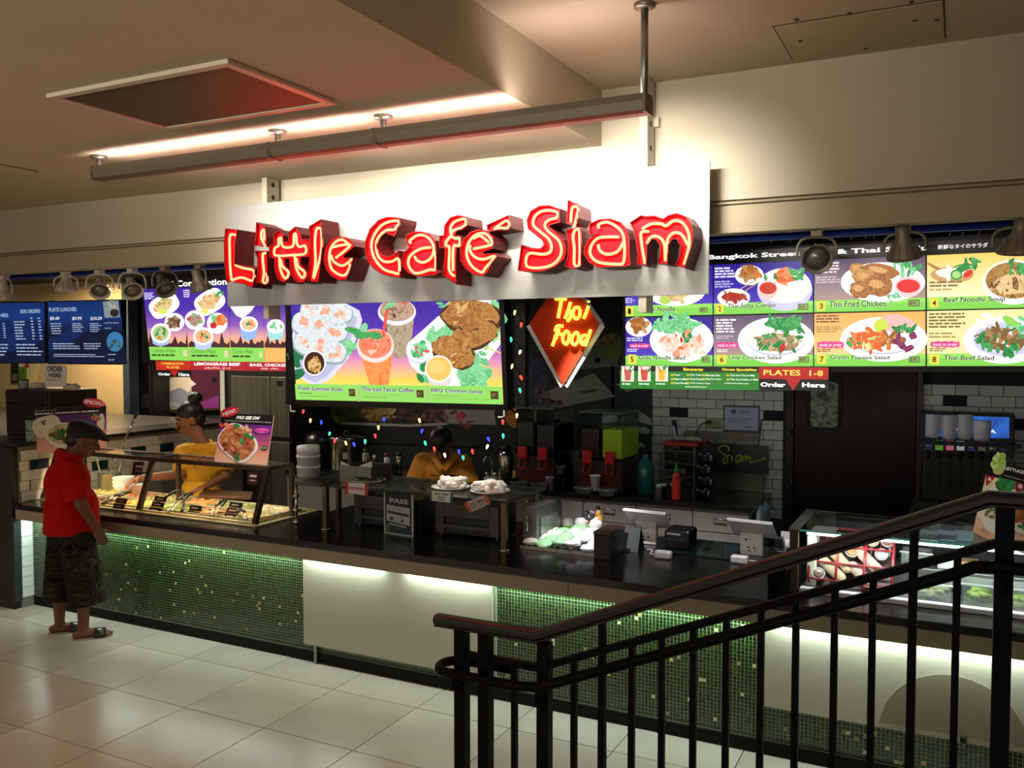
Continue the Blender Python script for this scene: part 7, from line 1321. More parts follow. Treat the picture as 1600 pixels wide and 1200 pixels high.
# ------------------------------------------------------------------ people
SKIN1 = M('#6e3c28', .5, noise=(14, .08)); SKIN2 = M('#8a5236', .5, noise=(14, .08)); SKIN3 = M('#6e4029', .5, noise=(14, .08)); HAIR = M('#0c0a0a', .45, bump=(90, .3))
def flesh(mb, name, parent, vox=.007, it=3, fac=.5, label=None):
    o = mb.build(name, parent, label)
    m = o.modifiers.new('join', 'REMESH'); m.mode = 'VOXEL'; m.voxel_size = vox; m.use_smooth_shade = True
    s = o.modifiers.new('soften', 'SMOOTH'); s.iterations = it; s.factor = fac
    return o
class Fig:
    """local frame: f forward, s to the person's right, z up"""
    def __init__(s, base, f): s.B = V(base); s.f = V((f[0], f[1], 0)).normalized(); s.r = s.f.cross(V((0, 0, 1)))
    def p(s, f, r, z): return s.B + s.f * f + s.r * r + V((0, 0, z - s.B.z))
    def rot(s, pitch=0, roll=0, yaw=0):
        R = Matrix((s.f, s.r, V((0, 0, 1)))).transposed()      # columns: forward, right, up
        return R @ Matrix.Rotation(yaw, 3, 'Z') @ Matrix.Rotation(pitch, 3, 'Y') @ Matrix.Rotation(roll, 3, 'X')
def head(mb, F, c, k, R, m):
    """skull, jaw, nose, ears, lips in one surface; c centre, k scale, R rotation with columns forward/right/up"""
    q = lambda a, b, h: V(c) + R @ V((a * k, b * k, h * k))
    mb.ball(q(-.01, 0, .025), (.096 * k, .076 * k, .095 * k), m, 16, 12, R); mb.ball(q(.022, 0, -.045), (.066 * k, .058 * k, .07 * k), m, 14, 10, R); mb.ball(q(.06, 0, -.083), (.026 * k, .03 * k, .022 * k), m, 10, 8, R)
    mb.capsule(q(.083, 0, .012), q(.108, 0, -.026), .010 * k, .0155 * k, m, 10); mb.ball(q(.09, 0, -.055), (.012 * k, .025 * k, .008 * k), m, 10, 6, R); mb.ball(q(.087, 0, -.068), (.012 * k, .022 * k, .008 * k), m, 10, 6, R)
    for s in (-1, 1): mb.ball(q(-.005, .077 * s, -.012), (.024 * k, .010 * k, .034 * k), m, 10, 8, R); mb.ball(q(.06, .036 * s, -.02), (.026 * k, .022 * k, .022 * k), m, 10, 7, R); mb.ball(q(.078, .032 * s, .03), (.012 * k, .024 * k, .007 * k), m, 10, 6, R)
    return q
def face(parent, q, k, R, lips='#6a2c28', look=True):
    for s in (-1, 1):
        MB().ball(q(.0835, .031 * s, .012), (.010 * k, .0115 * k, .0048 * k), M('#a89c90', .4), 10, 7, R).build('eye', parent)
        e = MB(); e.ball(q(.092, .031 * s, .0085), (.004 * k, .006 * k, .005 * k), M('#120c0a', .2), 8, 6, R); e.build('iris', parent)
        b = MB(); b.tube([q(.089, .015 * s, .036), q(.09, .033 * s, .041), q(.078, .052 * s, .035)], .0042 * k, HAIR, n=6); b.build('eyebrow', parent)
    MB().ball(q(.0985, 0, -.061), (.0065 * k, .021 * k, .007 * k), M(lips, .45), 12, 7, R).build('lips', parent)
def hand(mb, wrist, d, palm_n, m, k=1, curl=.5):
    """palm with four unequal bent fingers and a thumb from its side"""
    d = V(d).normalized(); n = V(palm_n); n = (n - d * n.dot(d)).normalized(); s = d.cross(n); w = V(wrist)
    R = Matrix((d, s, n)).transposed(); mb.ball(w + d * .045 * k, (.052 * k, .041 * k, .017 * k), m, 12, 9, R); mb.capsule(w - d * .03, w + d * .02, .026 * k, .024 * k, m)
    for i, L in enumerate((.066, .075, .071, .056)):
        a = w + d * .085 * k + s * (.029 - .019 * i) * k; dd = (d * cos(curl * .5) + n * sin(curl * .5)); b = a + dd * L * .5 * k; d2 = (d * cos(curl * 1.3) + n * sin(curl * 1.3)); c = b + d2 * L * .55 * k
        mb.capsule(a - d * .02, b, .0092 * k, .0086 * k, m, 8); mb.capsule(b, c, .0086 * k, .007 * k, m, 8)
    a = w + d * .03 * k + s * .036 * k; b = a + (d * .7 + s * .55 + n * .35).normalized() * .036 * k; c = b + (d * .85 + s * .1 + n * .5).normalized() * .03 * k
    mb.capsule(a - s * .015, b, .0115 * k, .0105 * k, m, 8); mb.capsule(b, c, .0105 * k, .0085 * k, m, 8)
def cone(mb, p, q, r0, r1, m, n=22, flat=1, axis=None):
    """flat-ended tapered sleeve or leg"""
    p, q = V(p), V(q); d = (q - p).normalized(); a = V(axis).normalized() if axis is not None else d.orthogonal().normalized(); a = (a - d * a.dot(d)).normalized(); b = d.cross(a); rs = []
    for i in range(7):
        t = i / 6; c = p.lerp(q, t); r = r0 + (r1 - r0) * t; rs.append([c + a * (r * cos(2 * pi * j / n)) + b * (r * flat * sin(2 * pi * j / n)) for j in range(n)])
    return mb.rings(rs, m)

# --- man in a red polo, camouflage shorts and slide sandals, at the food case
f0, f1 = PZ(108, 998, 0), PZ(170, 986, 0); base = V(((f0.x + f1.x) / 2 - .03, (f0.y + f1.y) / 2 + .03, 0)); fdir = V((.60, .80, 0))
base = PZ(121, 995, 0); F = Fig(base, (.62, .79)); zd = (base - EYE).dot(_F); mp = zd / FPX
t = thing('person', 'man in red polo shirt, black flat cap and camouflage shorts at the food case', 'person', base)
K = 1.13; R = F.rot(.42); b = MB(); hc = F.p(.075, .0, 1.525); q = head(b, F, hc, K, R, SKIN1)
b.capsule(F.p(-.045, 0, 1.36), F.p(.03, 0, 1.47), .068, .062, SKIN1); b.ball(F.p(-.03, 0, 1.25), (.13, .16, .15), SKIN1, rot=F.rot())
for s, el, wr, dz in ((1, (.055, .255, 1.06), (.15, .22, .875), 0), (-1, (-.02, -.26, 1.06), (.03, -.24, .86), 0)):
    b.capsule(F.p(-.03, .19 * s, 1.33), F.p(*el), .062, .048, SKIN1); b.capsule(F.p(*el), F.p(*wr), .047, .031, SKIN1); w = F.p(*wr); hand(b, w, w - F.p(*el) + V((0, 0, -.06)), F.r * -s, SKIN1, 1.05, .55)
b.ball(F.p(-.01, 0, .95), (.15, .17, .16), SKIN1, rot=F.rot())
LEGS = (((.02, .105, .86), (.075, .115, .47), (.045, .115, .085)), ((-.06, -.10, .86), (-.10, -.11, .47), (-.125, -.115, .085)))
for hp, kn, an in LEGS:
    b.capsule(F.p(*hp), F.p(*kn), .095, .062, SKIN1); k2 = V(kn).lerp(V(an), .4); b.capsule(F.p(*kn), F.p(k2.x - .012, k2.y, k2.z), .06, .058, SKIN1); b.capsule(F.p(k2.x - .012, k2.y, k2.z), F.p(*an), .056, .036, SKIN1)
    h_ = F.p(an[0] - .045, an[1], .05); b.capsule(h_, F.p(an[0] + .06, an[1], .055), .033, .036, SKIN1); b.capsule(F.p(an[0] + .02, an[1], .06), F.p(an[0] + .16, an[1] + .005, .04), .036, .026, SKIN1)
    for i in range(5): b.capsule(F.p(an[0] + .15, an[1] - .03 + .015 * i, .038), F.p(an[0] + .20 - .008 * abs(i - 1), an[1] - .035 + .017 * i, .032), .012, .0095, SKIN1, 8)
body = flesh(b, 'body', t, .0065, 3); face(body, q, K, R)
RS = M('#b00c03', .85, spec=.15, noise=(5, .10), bump=(14, .25)); b = MB()
b.ball(F.p(-.045, 0, 1.20), (.165, .205, .20), RS, 20, 14, F.rot(.08)); b.ball(F.p(.0, 0, 1.0), (.175, .20, .20), RS, 20, 14, F.rot()); b.ball(F.p(-.05, 0, 1.0), (.165, .2, .19), RS, 20, 14, F.rot())
cone(b, F.p(-.02, 0, 1.05), F.p(-.02, 0, .825), .182, .205, RS, 28, 1.1, F.f); b.capsule(F.p(-.04, -.16, 1.325), F.p(-.04, .16, 1.325), .075, .075, RS)
for s in (1, -1): b.ball(F.p(-.03, .185 * s, 1.315), (.08, .07, .085), RS); cone(b, F.p(-.03, .19 * s, 1.335), F.p(.03, .242 * s, 1.10), .078, .084, RS)
cone(b, F.p(-.045, 0, 1.36), F.p(-.02, 0, 1.425), .098, .082, RS)
sh = flesh(b, 'polo_shirt', t, .008, 3)
c = MB(); n = 20; rs = []
for (ff, zz, rr) in ((-.03, 1.385, .088), (-.02, 1.435, .079), (-.022, 1.437, .088), (-.035, 1.40, .1)): rs.append([F.p(ff + rr * cos(2 * pi * j / n), rr * sin(2 * pi * j / n), zz - .03 * cos(2 * pi * j / n)) for j in range(n)])
c.rings(rs, RS, True, False, True); c.build('collar', sh)
CAMO = FM(('#0d0c09', '#1d1a12', '#2f281e', '#16120e', '#3c372d', '#1b1810'), 12, 0, 'noise', (.8, .8, 2.2)); CAMO.node_tree.nodes['Principled BSDF'].inputs['Roughness'].default_value = .95; CAMO.node_tree.nodes['Principled BSDF'].inputs['Specular IOR Level'].default_value = .1; b = MB()
b.ball(F.p(-.02, 0, .84), (.155, .18, .09), CAMO, 20, 12, F.rot())
for (hp, kn, an), dr, so in ((LEGS[0], 1.0, .02), (LEGS[1], .92, -.01)):
    bt = F.p(kn[0] - .01 + so, kn[1], .285); cone(b, F.p(hp[0] - .015, hp[1] * .9, .84), bt, .128 * dr, .134 * dr, CAMO)
    b.capsule(F.p(kn[0] - .01, kn[1] + .09 * (1 if hp[1] > 0 else -1), .58), F.p(kn[0], kn[1] + .09 * (1 if hp[1] > 0 else -1), .44), .075, .075, CAMO)
so_ = flesh(b, 'camouflage_shorts', t, .008, 2)
b = MB(); b.obox(F.p(.09, .215, .53), F.f * .065, F.r * .012, (0, 0, .07), CAMO); b.build('cargo_pocket', so_, bevel=.008)
CAPM = M('#0b090b', .8); b = MB(); b.ball(q(-.012, 0, .062), (.118 * K, .088 * K, .062 * K), CAPM, 20, 12, R); b.ball(q(-.03, 0, .035), (.098 * K, .085 * K, .06 * K), CAPM, 18, 12, R); b.ball(q(.085, 0, .05), (.068 * K, .07 * K, .016 * K), CAPM, 16, 8, R); b.ball(q(.05, 0, .066), (.085 * K, .08 * K, .03 * K), CAPM, 16, 8, R); flesh(b, 'flat_cap', t, .006, 3)
b = MB(); b.ball(q(-.058, 0, -.012), (.052 * K, .064 * K, .07 * K), HAIR, 16, 10, R); b.ball(q(-.005, 0, .03), (.075 * K, .078 * K, .03 * K), HAIR, 16, 10, R); flesh(b, 'hair', body, .007, 2)
for hp, kn, an in LEGS:
    b = MB(); ns = 20; pts = []
    for i in range(ns):
        a = 2 * pi * i / ns; pts.append((.145 * cos(a) + .06, .05 * sin(a) * (1 + .12 * cos(a))))
    lo = [F.p(an[0] + x, an[1] + y, .001) for x, y in pts]; hi = [F.p(an[0] + x, an[1] + y, .024) for x, y in pts]; b.rings([lo, hi], M('#8a7a6c', .6)); sd = b.build('sandal', t, bevel=.004)
    b = MB(); rs = []
    for xo in (.075, .155): rs.append([F.p(an[0] + xo, an[1] + .05 * cos(pi * i / 10), .022 + (.062 - .1 * (xo - .07)) * sin(pi * i / 10)) for i in range(11)])
    vs_ = rs[0] + rs[1]; b.add(vs_, [(i, i + 1, 12 + i, 11 + i) for i in range(10)], M('#0d0d0e', .5), True); st = b.build('strap', sd); md = st.modifiers.new('thick', 'SOLIDIFY'); md.thickness = .006
    MB().ball(F.p(an[0] + .11, an[1] + .022, .078), (.016, .012, .004), WHITEP, 8, 5, F.rot()).build('emblem', sd)

# --- woman in a yellow polo behind the food case
def worker(bpx, Yp, fdir, label):
    b0 = PY(bpx, 700, Yp); F = Fig((b0.x, b0.y, 0), fdir); t = thing('person', label, 'person', (b0.x, b0.y, 0)); return F, t, (V((b0.x, b0.y, 1)) - EYE).dot(_F)
F, t, zd = worker(314, 5.86, (.22, -1), 'woman in yellow polo with a black hair bun serving food')
mp = zd / FPX; K = 1.2; YEL = M('#dca01c', .75, noise=(6, .07), bump=(14, .2)); zz = lambda py: PD(300, py, zd).z
hc = PD(296, 655, zd); R = F.rot(.34, 0, .8); b = MB(); q = head(b, F, hc, K, R, SKIN2); nb = PD(317, 694, zd)
b.capsule(nb, PD(306, 674, zd), .068, .064, SKIN2); cz = zz(745); b.ball(F.p(0, 0, zz(740)), (.1, .15, .14), SKIN2, rot=F.rot())
SR, SL = PD(285, 708, zd + .02), PD(350, 704, zd - .05)
elR = PD(284, 741, zd - .12); wrR = PD(219, 747, zd - .34); b.capsule(SR, elR, .058, .05, SKIN2); b.capsule(elR, wrR, .047, .03, SKIN2); hand(b, wrR, PD(205, 752, zd - .40) - wrR, (.2, .2, -1), SKIN2, 1.0, .7)
elL = PD(352, 744, zd - .14); wrL = PD(322, 760, zd - .33); b.capsule(SL, elL, .058, .047, SKIN2); b.capsule(elL, wrL, .045, .03, SKIN2); hand(b, wrL, PD(306, 765, zd - .39) - wrL, (0, .1, -1), SKIN2, 1.0, .6)
b.ball(F.p(0, 0, .95), (.12, .16, .16), SKIN2, rot=F.rot())
for s in (1, -1): b.capsule(F.p(0, .09 * s, .88), F.p(.01, .10 * s, .48), .09, .06, SKIN2); b.capsule(F.p(.01, .1 * s, .48), F.p(0, .1 * s, .08), .055, .036, SKIN2); b.capsule(F.p(-.03, .1 * s, .04), F.p(.16, .1 * s, .035), .034, .03, SKIN2)
body = flesh(b, 'body', t, .0065, 3); face(body, q, K, R)
b = MB(); C0 = PD(313, 752, zd); b.ball(PD(314, 732, zd), (.15, .20, .19), YEL, 20, 14, F.rot()); b.ball(PD(314, 775, zd), (.165, .20, .2), YEL, 20, 14, F.rot()); b.capsule(PD(290, 704, zd + .02), PD(343, 702, zd - .04), .07, .07, YEL); cone(b, PD(314, 770, zd), PD(314, 800, zd), .18, .19, YEL, 26, 1.1, F.f); cone(b, nb + V((0, 0, -.05)), nb + V((0, 0, .012)), .1, .078, YEL)
b.ball(SR, (.078, .078, .08), YEL); b.ball(SL, (.078, .078, .08), YEL); cone(b, SR, SR.lerp(elR, 1.0) + V((0, 0, .012)), .076, .082, YEL); cone(b, SL, SL.lerp(elL, .82), .076, .084, YEL); sh = flesh(b, 'polo_shirt', t, .008, 3)
def collar(F, nb, par, m, r=.082, zoff=0):
    c = MB(); n = 22; rs = []
    for (dr, dz) in ((0, -.03), (-.01, .03), (.0, .034), (.018, -.008)): rs.append([nb + F.f * (r + dr) * cos(2 * pi * j / n) + F.r * (r + dr) * sin(2 * pi * j / n) + V((0, 0, dz - .04 * max(0, cos(2 * pi * j / n)))) for j in range(n)])
    c.rings(rs, m, True, False, True); c.build('collar', par)
collar(F, nb, sh, YEL)
b = MB(); a = PD(305, 712, zd - .19); b.obox(PD(304, 722, zd - .165), F.r * .012, F.f * .004, (0, 0, .05), M('#c48a18', .7)); b.build('placket', sh)
bd = PD(316, 716, zd - .185); b = MB(); b.obox(bd, (F.r * -1 * .036 + V((0, 0, .009))), F.f * .004, (0, 0, .014), BLACK); b.build('name_badge', sh)
b = MB(); cone(b, PD(313, 798, zd), F.p(0, 0, .5), .185, .2, M('#9a6a34', .8), 26, 1.0, F.f); b.build('apron', t)
b = MB(); b.ball(q(-.022, 0, .045), (.102 * K, .084 * K, .092 * K), HAIR, 18, 12, R); b.ball(q(-.06, 0, -.01), (.058 * K, .076 * K, .07 * K), HAIR, 16, 10, R); bun = PD(305, 621, zd + .03); b.ball(bun, (.066, .066, .052), HAIR, 14, 10, noise=.06); b.capsule(bun, q(-.03, 0, .1), .035, .05, HAIR); flesh(b, 'hair', t, .006, 1)
for s in (-1,): MB().ball(q(.0, .088 * s, -.055), .011, CHROME, 8, 6).build('earring', body)
# the bowl she holds
hb = PD(204, 757, zd - .44)
# --- worker bending behind the plates
F, t, zd = worker(690, 6.25, (.35, -1), 'worker in yellow polo bending with lowered head behind the glass shelf')
K = 1.1; hc = PD(690, 692, zd - .28); R = F.rot(.95); b = MB(); q = head(b, F, hc, K, R, SKIN3); nb = PD(692, 713, zd - .10)
b.capsule(PD(693, 730, zd - .02), PD(691, 700, zd - .2), .07, .062, SKIN3); b.ball(PD(692, 750, zd), (.12, .17, .15), SKIN3, rot=F.rot())
SR, SL = PD(661, 722, zd - .02), PD(722, 724, zd - .06); elR, elL = PD(646, 762, zd - .10), PD(738, 768, zd - .12); wrR, wrL = PD(662, 784, zd - .36), PD(722, 788, zd - .36)
for s_, e_, w_ in ((SR, elR, wrR), (SL, elL, wrL)): b.capsule(s_, e_, .06, .05, SKIN3); b.capsule(e_, w_, .048, .032, SKIN3); hand(b, w_, (w_ - e_) + F.f * .1, (0, 0, -1), SKIN3, 1.0, .5)
b.ball(F.p(-.05, 0, .95), (.13, .17, .17), SKIN3, rot=F.rot())
for s in (1, -1): b.capsule(F.p(-.05, .09 * s, .9), F.p(-.02, .1 * s, .48), .09, .06, SKIN3); b.capsule(F.p(-.02, .1 * s, .48), F.p(-.04, .1 * s, .08), .055, .036, SKIN3); b.capsule(F.p(-.07, .1 * s, .04), F.p(.12, .1 * s, .035), .034, .03, SKIN3)
body = flesh(b, 'body', t, .0065, 3); face(body, q, K, R)
YE2 = M('#b8740a', .75, noise=(6, .08), bump=(14, .25)); b = MB(); b.ball(PD(692, 746, zd), (.15, .22, .19), YE2, 20, 14, F.rot(.35)); b.ball(PD(693, 775, zd + .03), (.16, .22, .2), YE2, 20, 14, F.rot(.2)); b.capsule(PD(664, 722, zd - .02), PD(720, 723, zd - .05), .08, .08, YE2); cone(b, PD(693, 775, zd + .03), F.p(-.04, 0, .88), .185, .19, YE2, 26, 1.2, F.f)
cone(b, PD(692, 722, zd - .04), PD(692, 708, zd - .12), .11, .085, YE2)
for s_, e_ in ((SR, elR), (SL, elL)): b.ball(s_, (.085, .085, .085), YE2); cone(b, s_, s_.lerp(e_, .93), .082, .088, YE2)
sh = flesh(b, 'polo_shirt', t, .008, 3)
bd = PD(703, 747, zd - .2); b = MB(); b.obox(PD(703, 745, zd - .21), F.r * -.04, F.f * .004, (0, 0, .017), BLACK); b.build('name_badge', sh)
b = MB(); b.obox(PD(678, 743, zd - .195), F.r * .035, F.f * .004, (0, 0, .005), M('#5a3408', .7)); b.build('pocket_edge', sh)
c = MB()
for (x0, y0, x1, y1) in ((674, 706, 690, 734), (716, 708, 692, 734)): c.bar(PD(x0, y0, zd - .17), PD(x1, y1, zd - .245), .05, .012, YE2, up=F.f)
c.build('collar', sh, bevel=.004, kind='stuff')
b = MB(); b.ball(q(-.012, 0, .04), (.1 * K, .084 * K, .09 * K), HAIR, 18, 12, R); b.ball(q(-.05, 0, 0), (.06 * K, .075 * K, .07 * K), HAIR, 16, 10, R); flesh(b, 'hair', t, .006, 2)
# ------------------------------------------------------------------ track lights under the soffit, shutter rails with blue reflections painted in
BLUE_LIT = M('#2a44a8', .25, .4); z_ = 2.84  # reflected blue light is put into the rail colour
t = thing('shutter_rail', 'dark blue metal rails of a roller shutter behind the soffit', 'rail', (-3, 5.1, 2.8))
for k, (y, z, r) in enumerate(((4.99, 2.885, .018), (5.06, 2.93, .022), (5.14, 2.86, .02), (5.24, 2.94, .024), (5.36, 2.89, .02))): MB().cyl((-11, y, z), (3.5, y, z), r, BLUE_LIT if k != 1 else M('#7c98f0', .25, .3), n=10).build('rail', t)
for x in (-9, -6.9, -4.6, -1.2, -.9, .8): MB().box(x - .02, x + .02, 4.97, 5.38, 2.90, 3.049, M('#0b1430', .3, .5)).build('hanger', t)
TL = M('#d0c6b4', .4, .1); TLD = M('#847866', .45, .3)
def track_light(px, py, d, mat, label, Y=4.94, rad=.082, lit=0, zt=2.853, L=.16):
    """px,py: centre of the lamp head; d: the way it points"""
    c = PY(px, py, Y); d = V(d).normalized(); t = thing('track_light', label, 'spotlight', (c.x, Y, zt), 'track spotlights under the soffit')
    MB().box(c.x - .03, c.x + .03, Y - .03, Y + .03, zt - .03, zt + .045, mat).build('mount', t, bevel=.004)
    b = MB(); w = rad + .016; sx = V((-d.y, d.x, 0)); sx = sx.normalized() if sx.length > .05 else V((1, 0, 0)); top = V((c.x, Y, zt - .03))
    b.tube(smooth([tuple(p) for p in (c - sx * w, c - sx * w + V((0, 0, (top.z - c.z) * .55)), c - sx * w * .7 + V((0, 0, (top.z - c.z) * .92)), top, c + sx * w * .7 + V((0, 0, (top.z - c.z) * .92)), c + sx * w + V((0, 0, (top.z - c.z) * .55)), c + sx * w)]), .008, mat, n=6); b.build('yoke', t)
    b = MB(); b.lathe(c - d * L * .55, [(.02, -.045), (.032, -.04), (.034, .0), (.038, .02), (rad * .62, .055), (rad * .9, .10), (rad, L * .78), (rad * .96, L * .79), (rad * .82, .11), (.03, .06)], mat, n=22, axis=d); hd = b.build('head', t)
    for k in range(14):
        a = 2 * pi * k / 14; u = d.orthogonal().normalized(); v = d.cross(u); e = u * cos(a) + v * sin(a); MB().bar(c - d * L * .55 + d * .05 + e * (rad * .62), c - d * L * .55 + d * L * .77 + e * (rad * 1.02), .004, .01, mat, up=e).build('fin', hd)
    m_ = M('#fff2d8', .3, emit=14) if lit else M('#8a857a', .15, .6)
    MB().lathe(c - d * L * .55, [(.03, .09), (rad * .78, .108), (.001, .112)], m_, n=20, axis=d).build('lens', t)
    return c
track_light(8, 462, (0, .15, -1), TL, 'lit spotlight over the blue side-order screen', lit=1)
track_light(103, 449, (.05, -.1, -1), TL, 'unlit spotlight pointing straight down over the plate-lunch screen')
track_light(156, 452, (.55, -.45, -.62), TL, 'unlit spotlight tilted down beside the straight one')
track_light(207, 452, (.6, -.35, -.6), TL, 'third tilted spotlight next to the combination board')
track_light(258, 449, (.6, -.2, -.65), TLD, 'brownish tilted spotlight over the word Combination')
track_light(313, 447, (.1, .3, -1), TLD, 'dark spotlight hanging in front of the combination board')
track_light(1276, 402, (.25, -.86, -.38), TLD, 'ribbed spotlight turned towards the hall over dish three', rad=.082)
track_light(1413, 392, (.1, .35, -1), TLD, 'spotlight pointing down beside the word Salads', rad=.085)
track_light(1594, 383, (0, .25, -1), TLD, 'lit spotlight over the beef noodle soup picture', rad=.1, lit=1)
# light of the spots (two more heads hang hidden behind the sign board)
lamp('spot_plates', 'SPOT', (-3.05, 4.97, 2.74), 95, (1, .93, .84), .03, target=(-3.0, 5.25, 1.25), angle=24, blend=.5)
lamp('spot_packs', 'SPOT', (-2.15, 4.97, 2.74), 230, (.96, .97, 1), .03, target=(-2.2, 5.48, .95), angle=30, blend=.7)
lamp('spot_tills', 'SPOT', (-1.38, 4.97, 2.74), 75, (.96, .97, 1), .03, target=(-1.35, 5.8, .95), angle=50, blend=.9)
lamp('spot_wraps', 'SPOT', (-.55, 4.97, 2.70), 60, (1, .97, .95), .03, target=(-.58, 5.15, 1.0), angle=28, blend=.6)
lamp('spot_far_end', 'SPOT', (-.35, 4.97, 2.74), 90, (1, .95, .88), .03, target=(.12, 5.3, 1.35), angle=40, blend=.6)
for x_ in (-3.0, -2.3, -1.7): lamp('cabinet_fill', 'SPOT', (x_, 6.05, 3.02), 290, (1, .96, .92), .03, target=(x_ + .1, 7.02, .25), angle=34, blend=1)  # added beams to brighten the back cabinets, no fixture seen
lamp('spot_server', 'SPOT', (-5.2, 4.98, 2.74), 60, (1, .86, .62), .04, target=(-6.1, 5.9, 1.25), angle=60, blend=.9)
lamp('neighbour_ceiling_light', 'AREA', (-9.3, 6.9, 3.03), 60, (1, .80, .50), .5, target=(-9.3, 7.1, 0), spread=170)
lamp('spot_placard', 'SPOT', (-4.3, 4.98, 2.74), 130, (1, .92, .82), .04, target=(-4.85, 5.1, 1.45), angle=40, blend=.9)
lamp('spot_curry', 'SPOT', (-6.2, 4.98, 2.74), 60, (1, .88, .72), .03, target=(-6.75, 5.08, 1.55), angle=40, blend=.9)  # extra beam added to brighten the curry placard
lamp('shop_fill', 'AREA', (-1.2, 7.0, 3.03), 5, (.80, 1, .95), .5, target=(-1.0, 7.2, 0), spread=160)  # this and the next two: added fill for the dark interior
lamp('shop_fill', 'AREA', (-4.4, 6.8, 3.03), 4, (.95, 1, .95), .5, target=(-4.4, 7.0, 0), spread=160)
lamp('shop_fill', 'AREA', (-7.3, 6.5, 3.03), 42, (1, .9, .72), .5, target=(-7.0, 6.6, 0), spread=160)

# ------------------------------------------------------------------ fairy lights round the centre board
YFA = 5.50; WIRE = M('#040805', .9, spec=.05)
COLS = {'r': '#ff3a30', 'o': '#ffb070', 'b': '#3040ff', 'g': '#30e090', 'w': '#ffd0a0', 'y': '#ffe0a0'}
bulbs = [(135, 812, 'r'), (180, 868, 'o'), (248, 880, 'b'), (300, 950, 'g'), (332, 995, 'r'), (402, 1010, 'o'), (453, 1018, 'b'), (522, 1000, 'g'), (585, 965, 'r'), (605, 912, 'o'), (640, 862, 'b'), (862, 868, 'o'), (877, 933, 'b'), (898, 1010, 'g'), (955, 1045, 'r'), (1020, 1085, 'w'), (1108, 1062, 'b'), (1135, 1100, 'g'), (1193, 1062, 'r'), (1285, 1032, 'y'), (1293, 985, 'b'), (1385, 965, 'g'), (1383, 878, 'r'), (1470, 838, 'o')]
col2 = [(1457, 193, 'o'), (1497, 270, 'r'), (1435, 362, 'g'), (1490, 440, 'w'), (1440, 530, 'o'), (1497, 600, 'r'), (1490, 680, 'g')]
po = MB(); a, c = CP.at(805, 470, -.04), CP.at(812, 640, -.04); cb_ = bpy.data.objects['menu_board.001']
ps = MB(); ps.box(a.x - .035, a.x + .045, 5.60, 5.66, PY(805, 636, 5.62).z, 3.049, M('#23261f', .5, .3)); ps.build('support_post', cb_)
ps = MB(); ps.box(CP.at(446, 470).x - .02, CP.at(446, 470).x + .02, 5.60, 5.66, 2.3, 3.049, M('#1a1c18', .5, .3)); ps.build('support_post', cb_)
def string(name, lab, bl, start):
    t = thing(name, lab, 'string lights', PY(*start, YFA)); pts = [PY(*start, YFA)] + [PY(*m4(x, y), YFA) + V((0, 0, .028)) for x, y, k in bl]; b = MB(); b.tube(smooth([tuple(p) for p in pts]), .0022, WIRE, n=5); b.build('wire', t)
    rd = random.Random(3); pm = {}
    for x, y, k in bl:
        p = PY(*m4(x, y), YFA); d = V((rd.uniform(-.5, .5), rd.uniform(-.3, .3), -1)).normalized(); b = MB(); b.lathe(p - d * .02, [(.004, 0), (.0085, .01), (.0095, .02), (.006, .032), (.001, .04)], M(COLS[k], .3, emit=3.2 if k != 'b' else 2.6), n=10, axis=d); bo = b.build('bulb', t)
        MB().cyl(p - d * .034, p - d * .018, .0055, WIRE, n=8).build('socket', bo)
string('fairy_lights', 'string of coloured bulbs drooping below the centre menu board', bulbs, (458, 632))
b = MB(); b.bar(V((PY(806, 470, YFA).x, 5.6, PY(806, 470, YFA).z)), PY(806, 470, YFA), .008, .008, WIRE); b.build('wire_hook', cb_)
string('fairy_lights', 'string of coloured bulbs running down the dark post', col2, (806, 470))
for k, px in enumerate((458, 792)):     # tape hooks that carry the string from the board
    p = CP.at(px, 634, 0); b = MB(); b.bar(p, PY(*((458, 632) if k == 0 else m4(1470, 830)), YFA), .008, .008, WIRE); b.build('wire_hook', cb_)

# ------------------------------------------------------------------ stair railing in front
YR = 3.5; RB = M('#150b08', .42, 0, noise=(8, .2)); RBK = M('#040403', .6, 0, spec=.15)
rl = thing('stair_railing', 'dark bronze stair railing with round handrail and square balusters', 'railing', (-.8, YR, 0))
R_ = lambda x, y, Y=YR: PY(x, y, Y)
A0, A1, A2 = R_(682, 968), R_(839, 994), R_(1546, 780); A3 = V((1.4, YR, A2.z)); A0.z = A1.z
prof = [(-.034, .012), (-.03, .024), (-.014, .03), (.014, .03), (.03, .024), (.034, .012), (.034, -.008), (.026, -.014), (.026, -.026), (-.026, -.026), (-.026, -.014), (-.034, -.008)]
def sweep(pts, prof, mat):
    b = MB(); rs = []; n = len(pts)
    for i, p in enumerate(pts):
        d0 = (pts[i] - pts[i - 1]).normalized() if i else (pts[1] - pts[0]).normalized(); d1 = (pts[i + 1] - pts[i]).normalized() if i < n - 1 else d0; d = (d0 + d1).normalized(); up = V((0, 0, 1)); sd = V((0, 1, 0)); w = d.cross(sd); w = -w if w.z < 0 else w; k = 1 / max(.5, d.dot(d1))
        rs.append([p + sd * a + w * (h * k) for a, h in prof])
    return b.rings(rs, mat, False)
sweep([A0, A1, A2, A3], prof, RB).build('top_rail', rl, bevel=.003)
B1, B2 = R_(842, 1043), R_(1556, 849); B3 = V((1.4, YR, B2.z)); B0 = V((A0.x + .12, YR, B1.z))
sq = [(-.017, .015), (.017, .015), (.017, -.015), (-.017, -.015)]
sweep([B0, B1, B2, B3], sq, RBK).build('mid_rail', rl, bevel=.002)
YH = YR - .085; H1, H2 = R_(835, 1076, YH), R_(1538, 884, YH); hz = H1.z - .005; lx = R_(700, 1050, YH).x; RH = .022
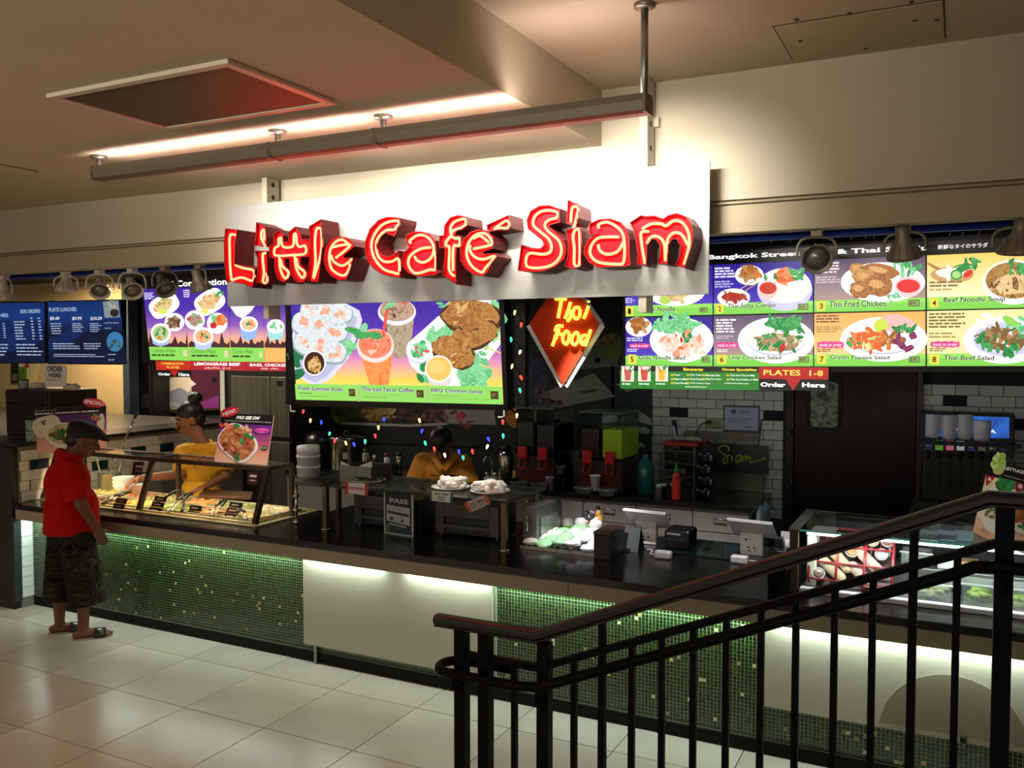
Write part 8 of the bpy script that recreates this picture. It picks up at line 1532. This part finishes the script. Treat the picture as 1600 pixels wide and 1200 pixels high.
arc = [V((lx - .085 * sin(t_), YR - .085 * cos(t_), hz)) for t_ in [pi * i / 10 for i in range(11)]]
pts = [V((1.4, YH, H2.z - .0)), V((H2.x + .05, YH, H2.z)), V((H2.x - .03, YH, H2.z - .008)), H2 + (H1 - H2).normalized() * .1] + [H1 + (H2 - H1).normalized() * .12, H1 + V((.02, 0, .01)), V((H1.x - .1, YH, hz))] + arc + [V((R_(800, 1045, YR + .085).x, YR + .085, hz))]
b = MB(); b.tube(pts, RH, RBK, n=14); hr = b.build('handrail', rl)
def post(px, ztop, w=.05, name='post'):
    x = PY(px, 1100, YR).x; MB().box(x - w / 2, x + w / 2, YR - w / 2, YR + w / 2, 0, ztop, RBK).build(name, rl, bevel=.002); return x
for px in (722, 759, 851): post(px, A1.z - .02, .056)
xt = post(1563, A2.z - .02, .058)
def railz(x, P1, P2): return P1.z + (P2.z - P1.z) * (x - P1.x) / (P2.x - P1.x)
stairs_x0, stairs_x1, nst = -1.45, .12, 4
def ground(x):
    k = 0 if x < stairs_x0 else nst if x >= stairs_x1 else 1 + int((x - stairs_x0) / ((stairs_x1 - stairs_x0) / nst)); return min(k, nst) * .155
for px, tall in ((804, 0), (897, 0), (941, 1), (987, 0), (1034, 0), (1083, 0), (1134, 0), (1188, 0), (1242, 0), (1302, 0), (1361, 0), (1423, 1), (1491, 0), (1628, 0), (1700, 0)):
    x = PY(px, 1100, YR).x; zt = (B1.z if x < B1.x else B2.z if x > B2.x else railz(x, B1, B2)) - .012
    if tall: zt = railz(x, A1, A2) - .024
    w = .025 if not tall else .03; MB().box(x - w / 2, x + w / 2, YR - w / 2, YR + w / 2, ground(x) * 0, zt, RBK).build('baluster', rl)
for px in (1034, 1188, 1302):
    x = PY(px, 1050, YR).x; MB().box(x - .012, x + .012, YR - .012, YR + .012, railz(x, B1, B2) - .03, railz(x, B1, B2) + .0, RBK).build('spacer', rl)
for x, z in ((PY(722, 1080, YR).x, hz), (PY(851, 1090, YR).x, hz), (xt, H2.z)):
    b = MB(); b.tube([V((x, YR - .028, z - .075)), V((x, YH + .01, z - .07)), V((x, YH, z - .03)), V((x, YH, z - .015))], .009, RBK, n=7); b.lathe((x, YR - .028, z - .075), [(.03, 0), (.03, .008), (.012, .014)], RBK, n=14, axis=(0, -1, 0)); b.build('handrail_bracket', rl)
# the flight of steps and landing the railing guards (below the frame)
ST = M('#a89c8a', .5); sw = (stairs_x1 - stairs_x0) / nst
for k in range(nst): MB().box(stairs_x0 + k * sw, 3.9, .6, YR - .06, 0 if k == 0 else .155 * k, .155 * (k + 1), ST).build('floor_step', kind='structure')
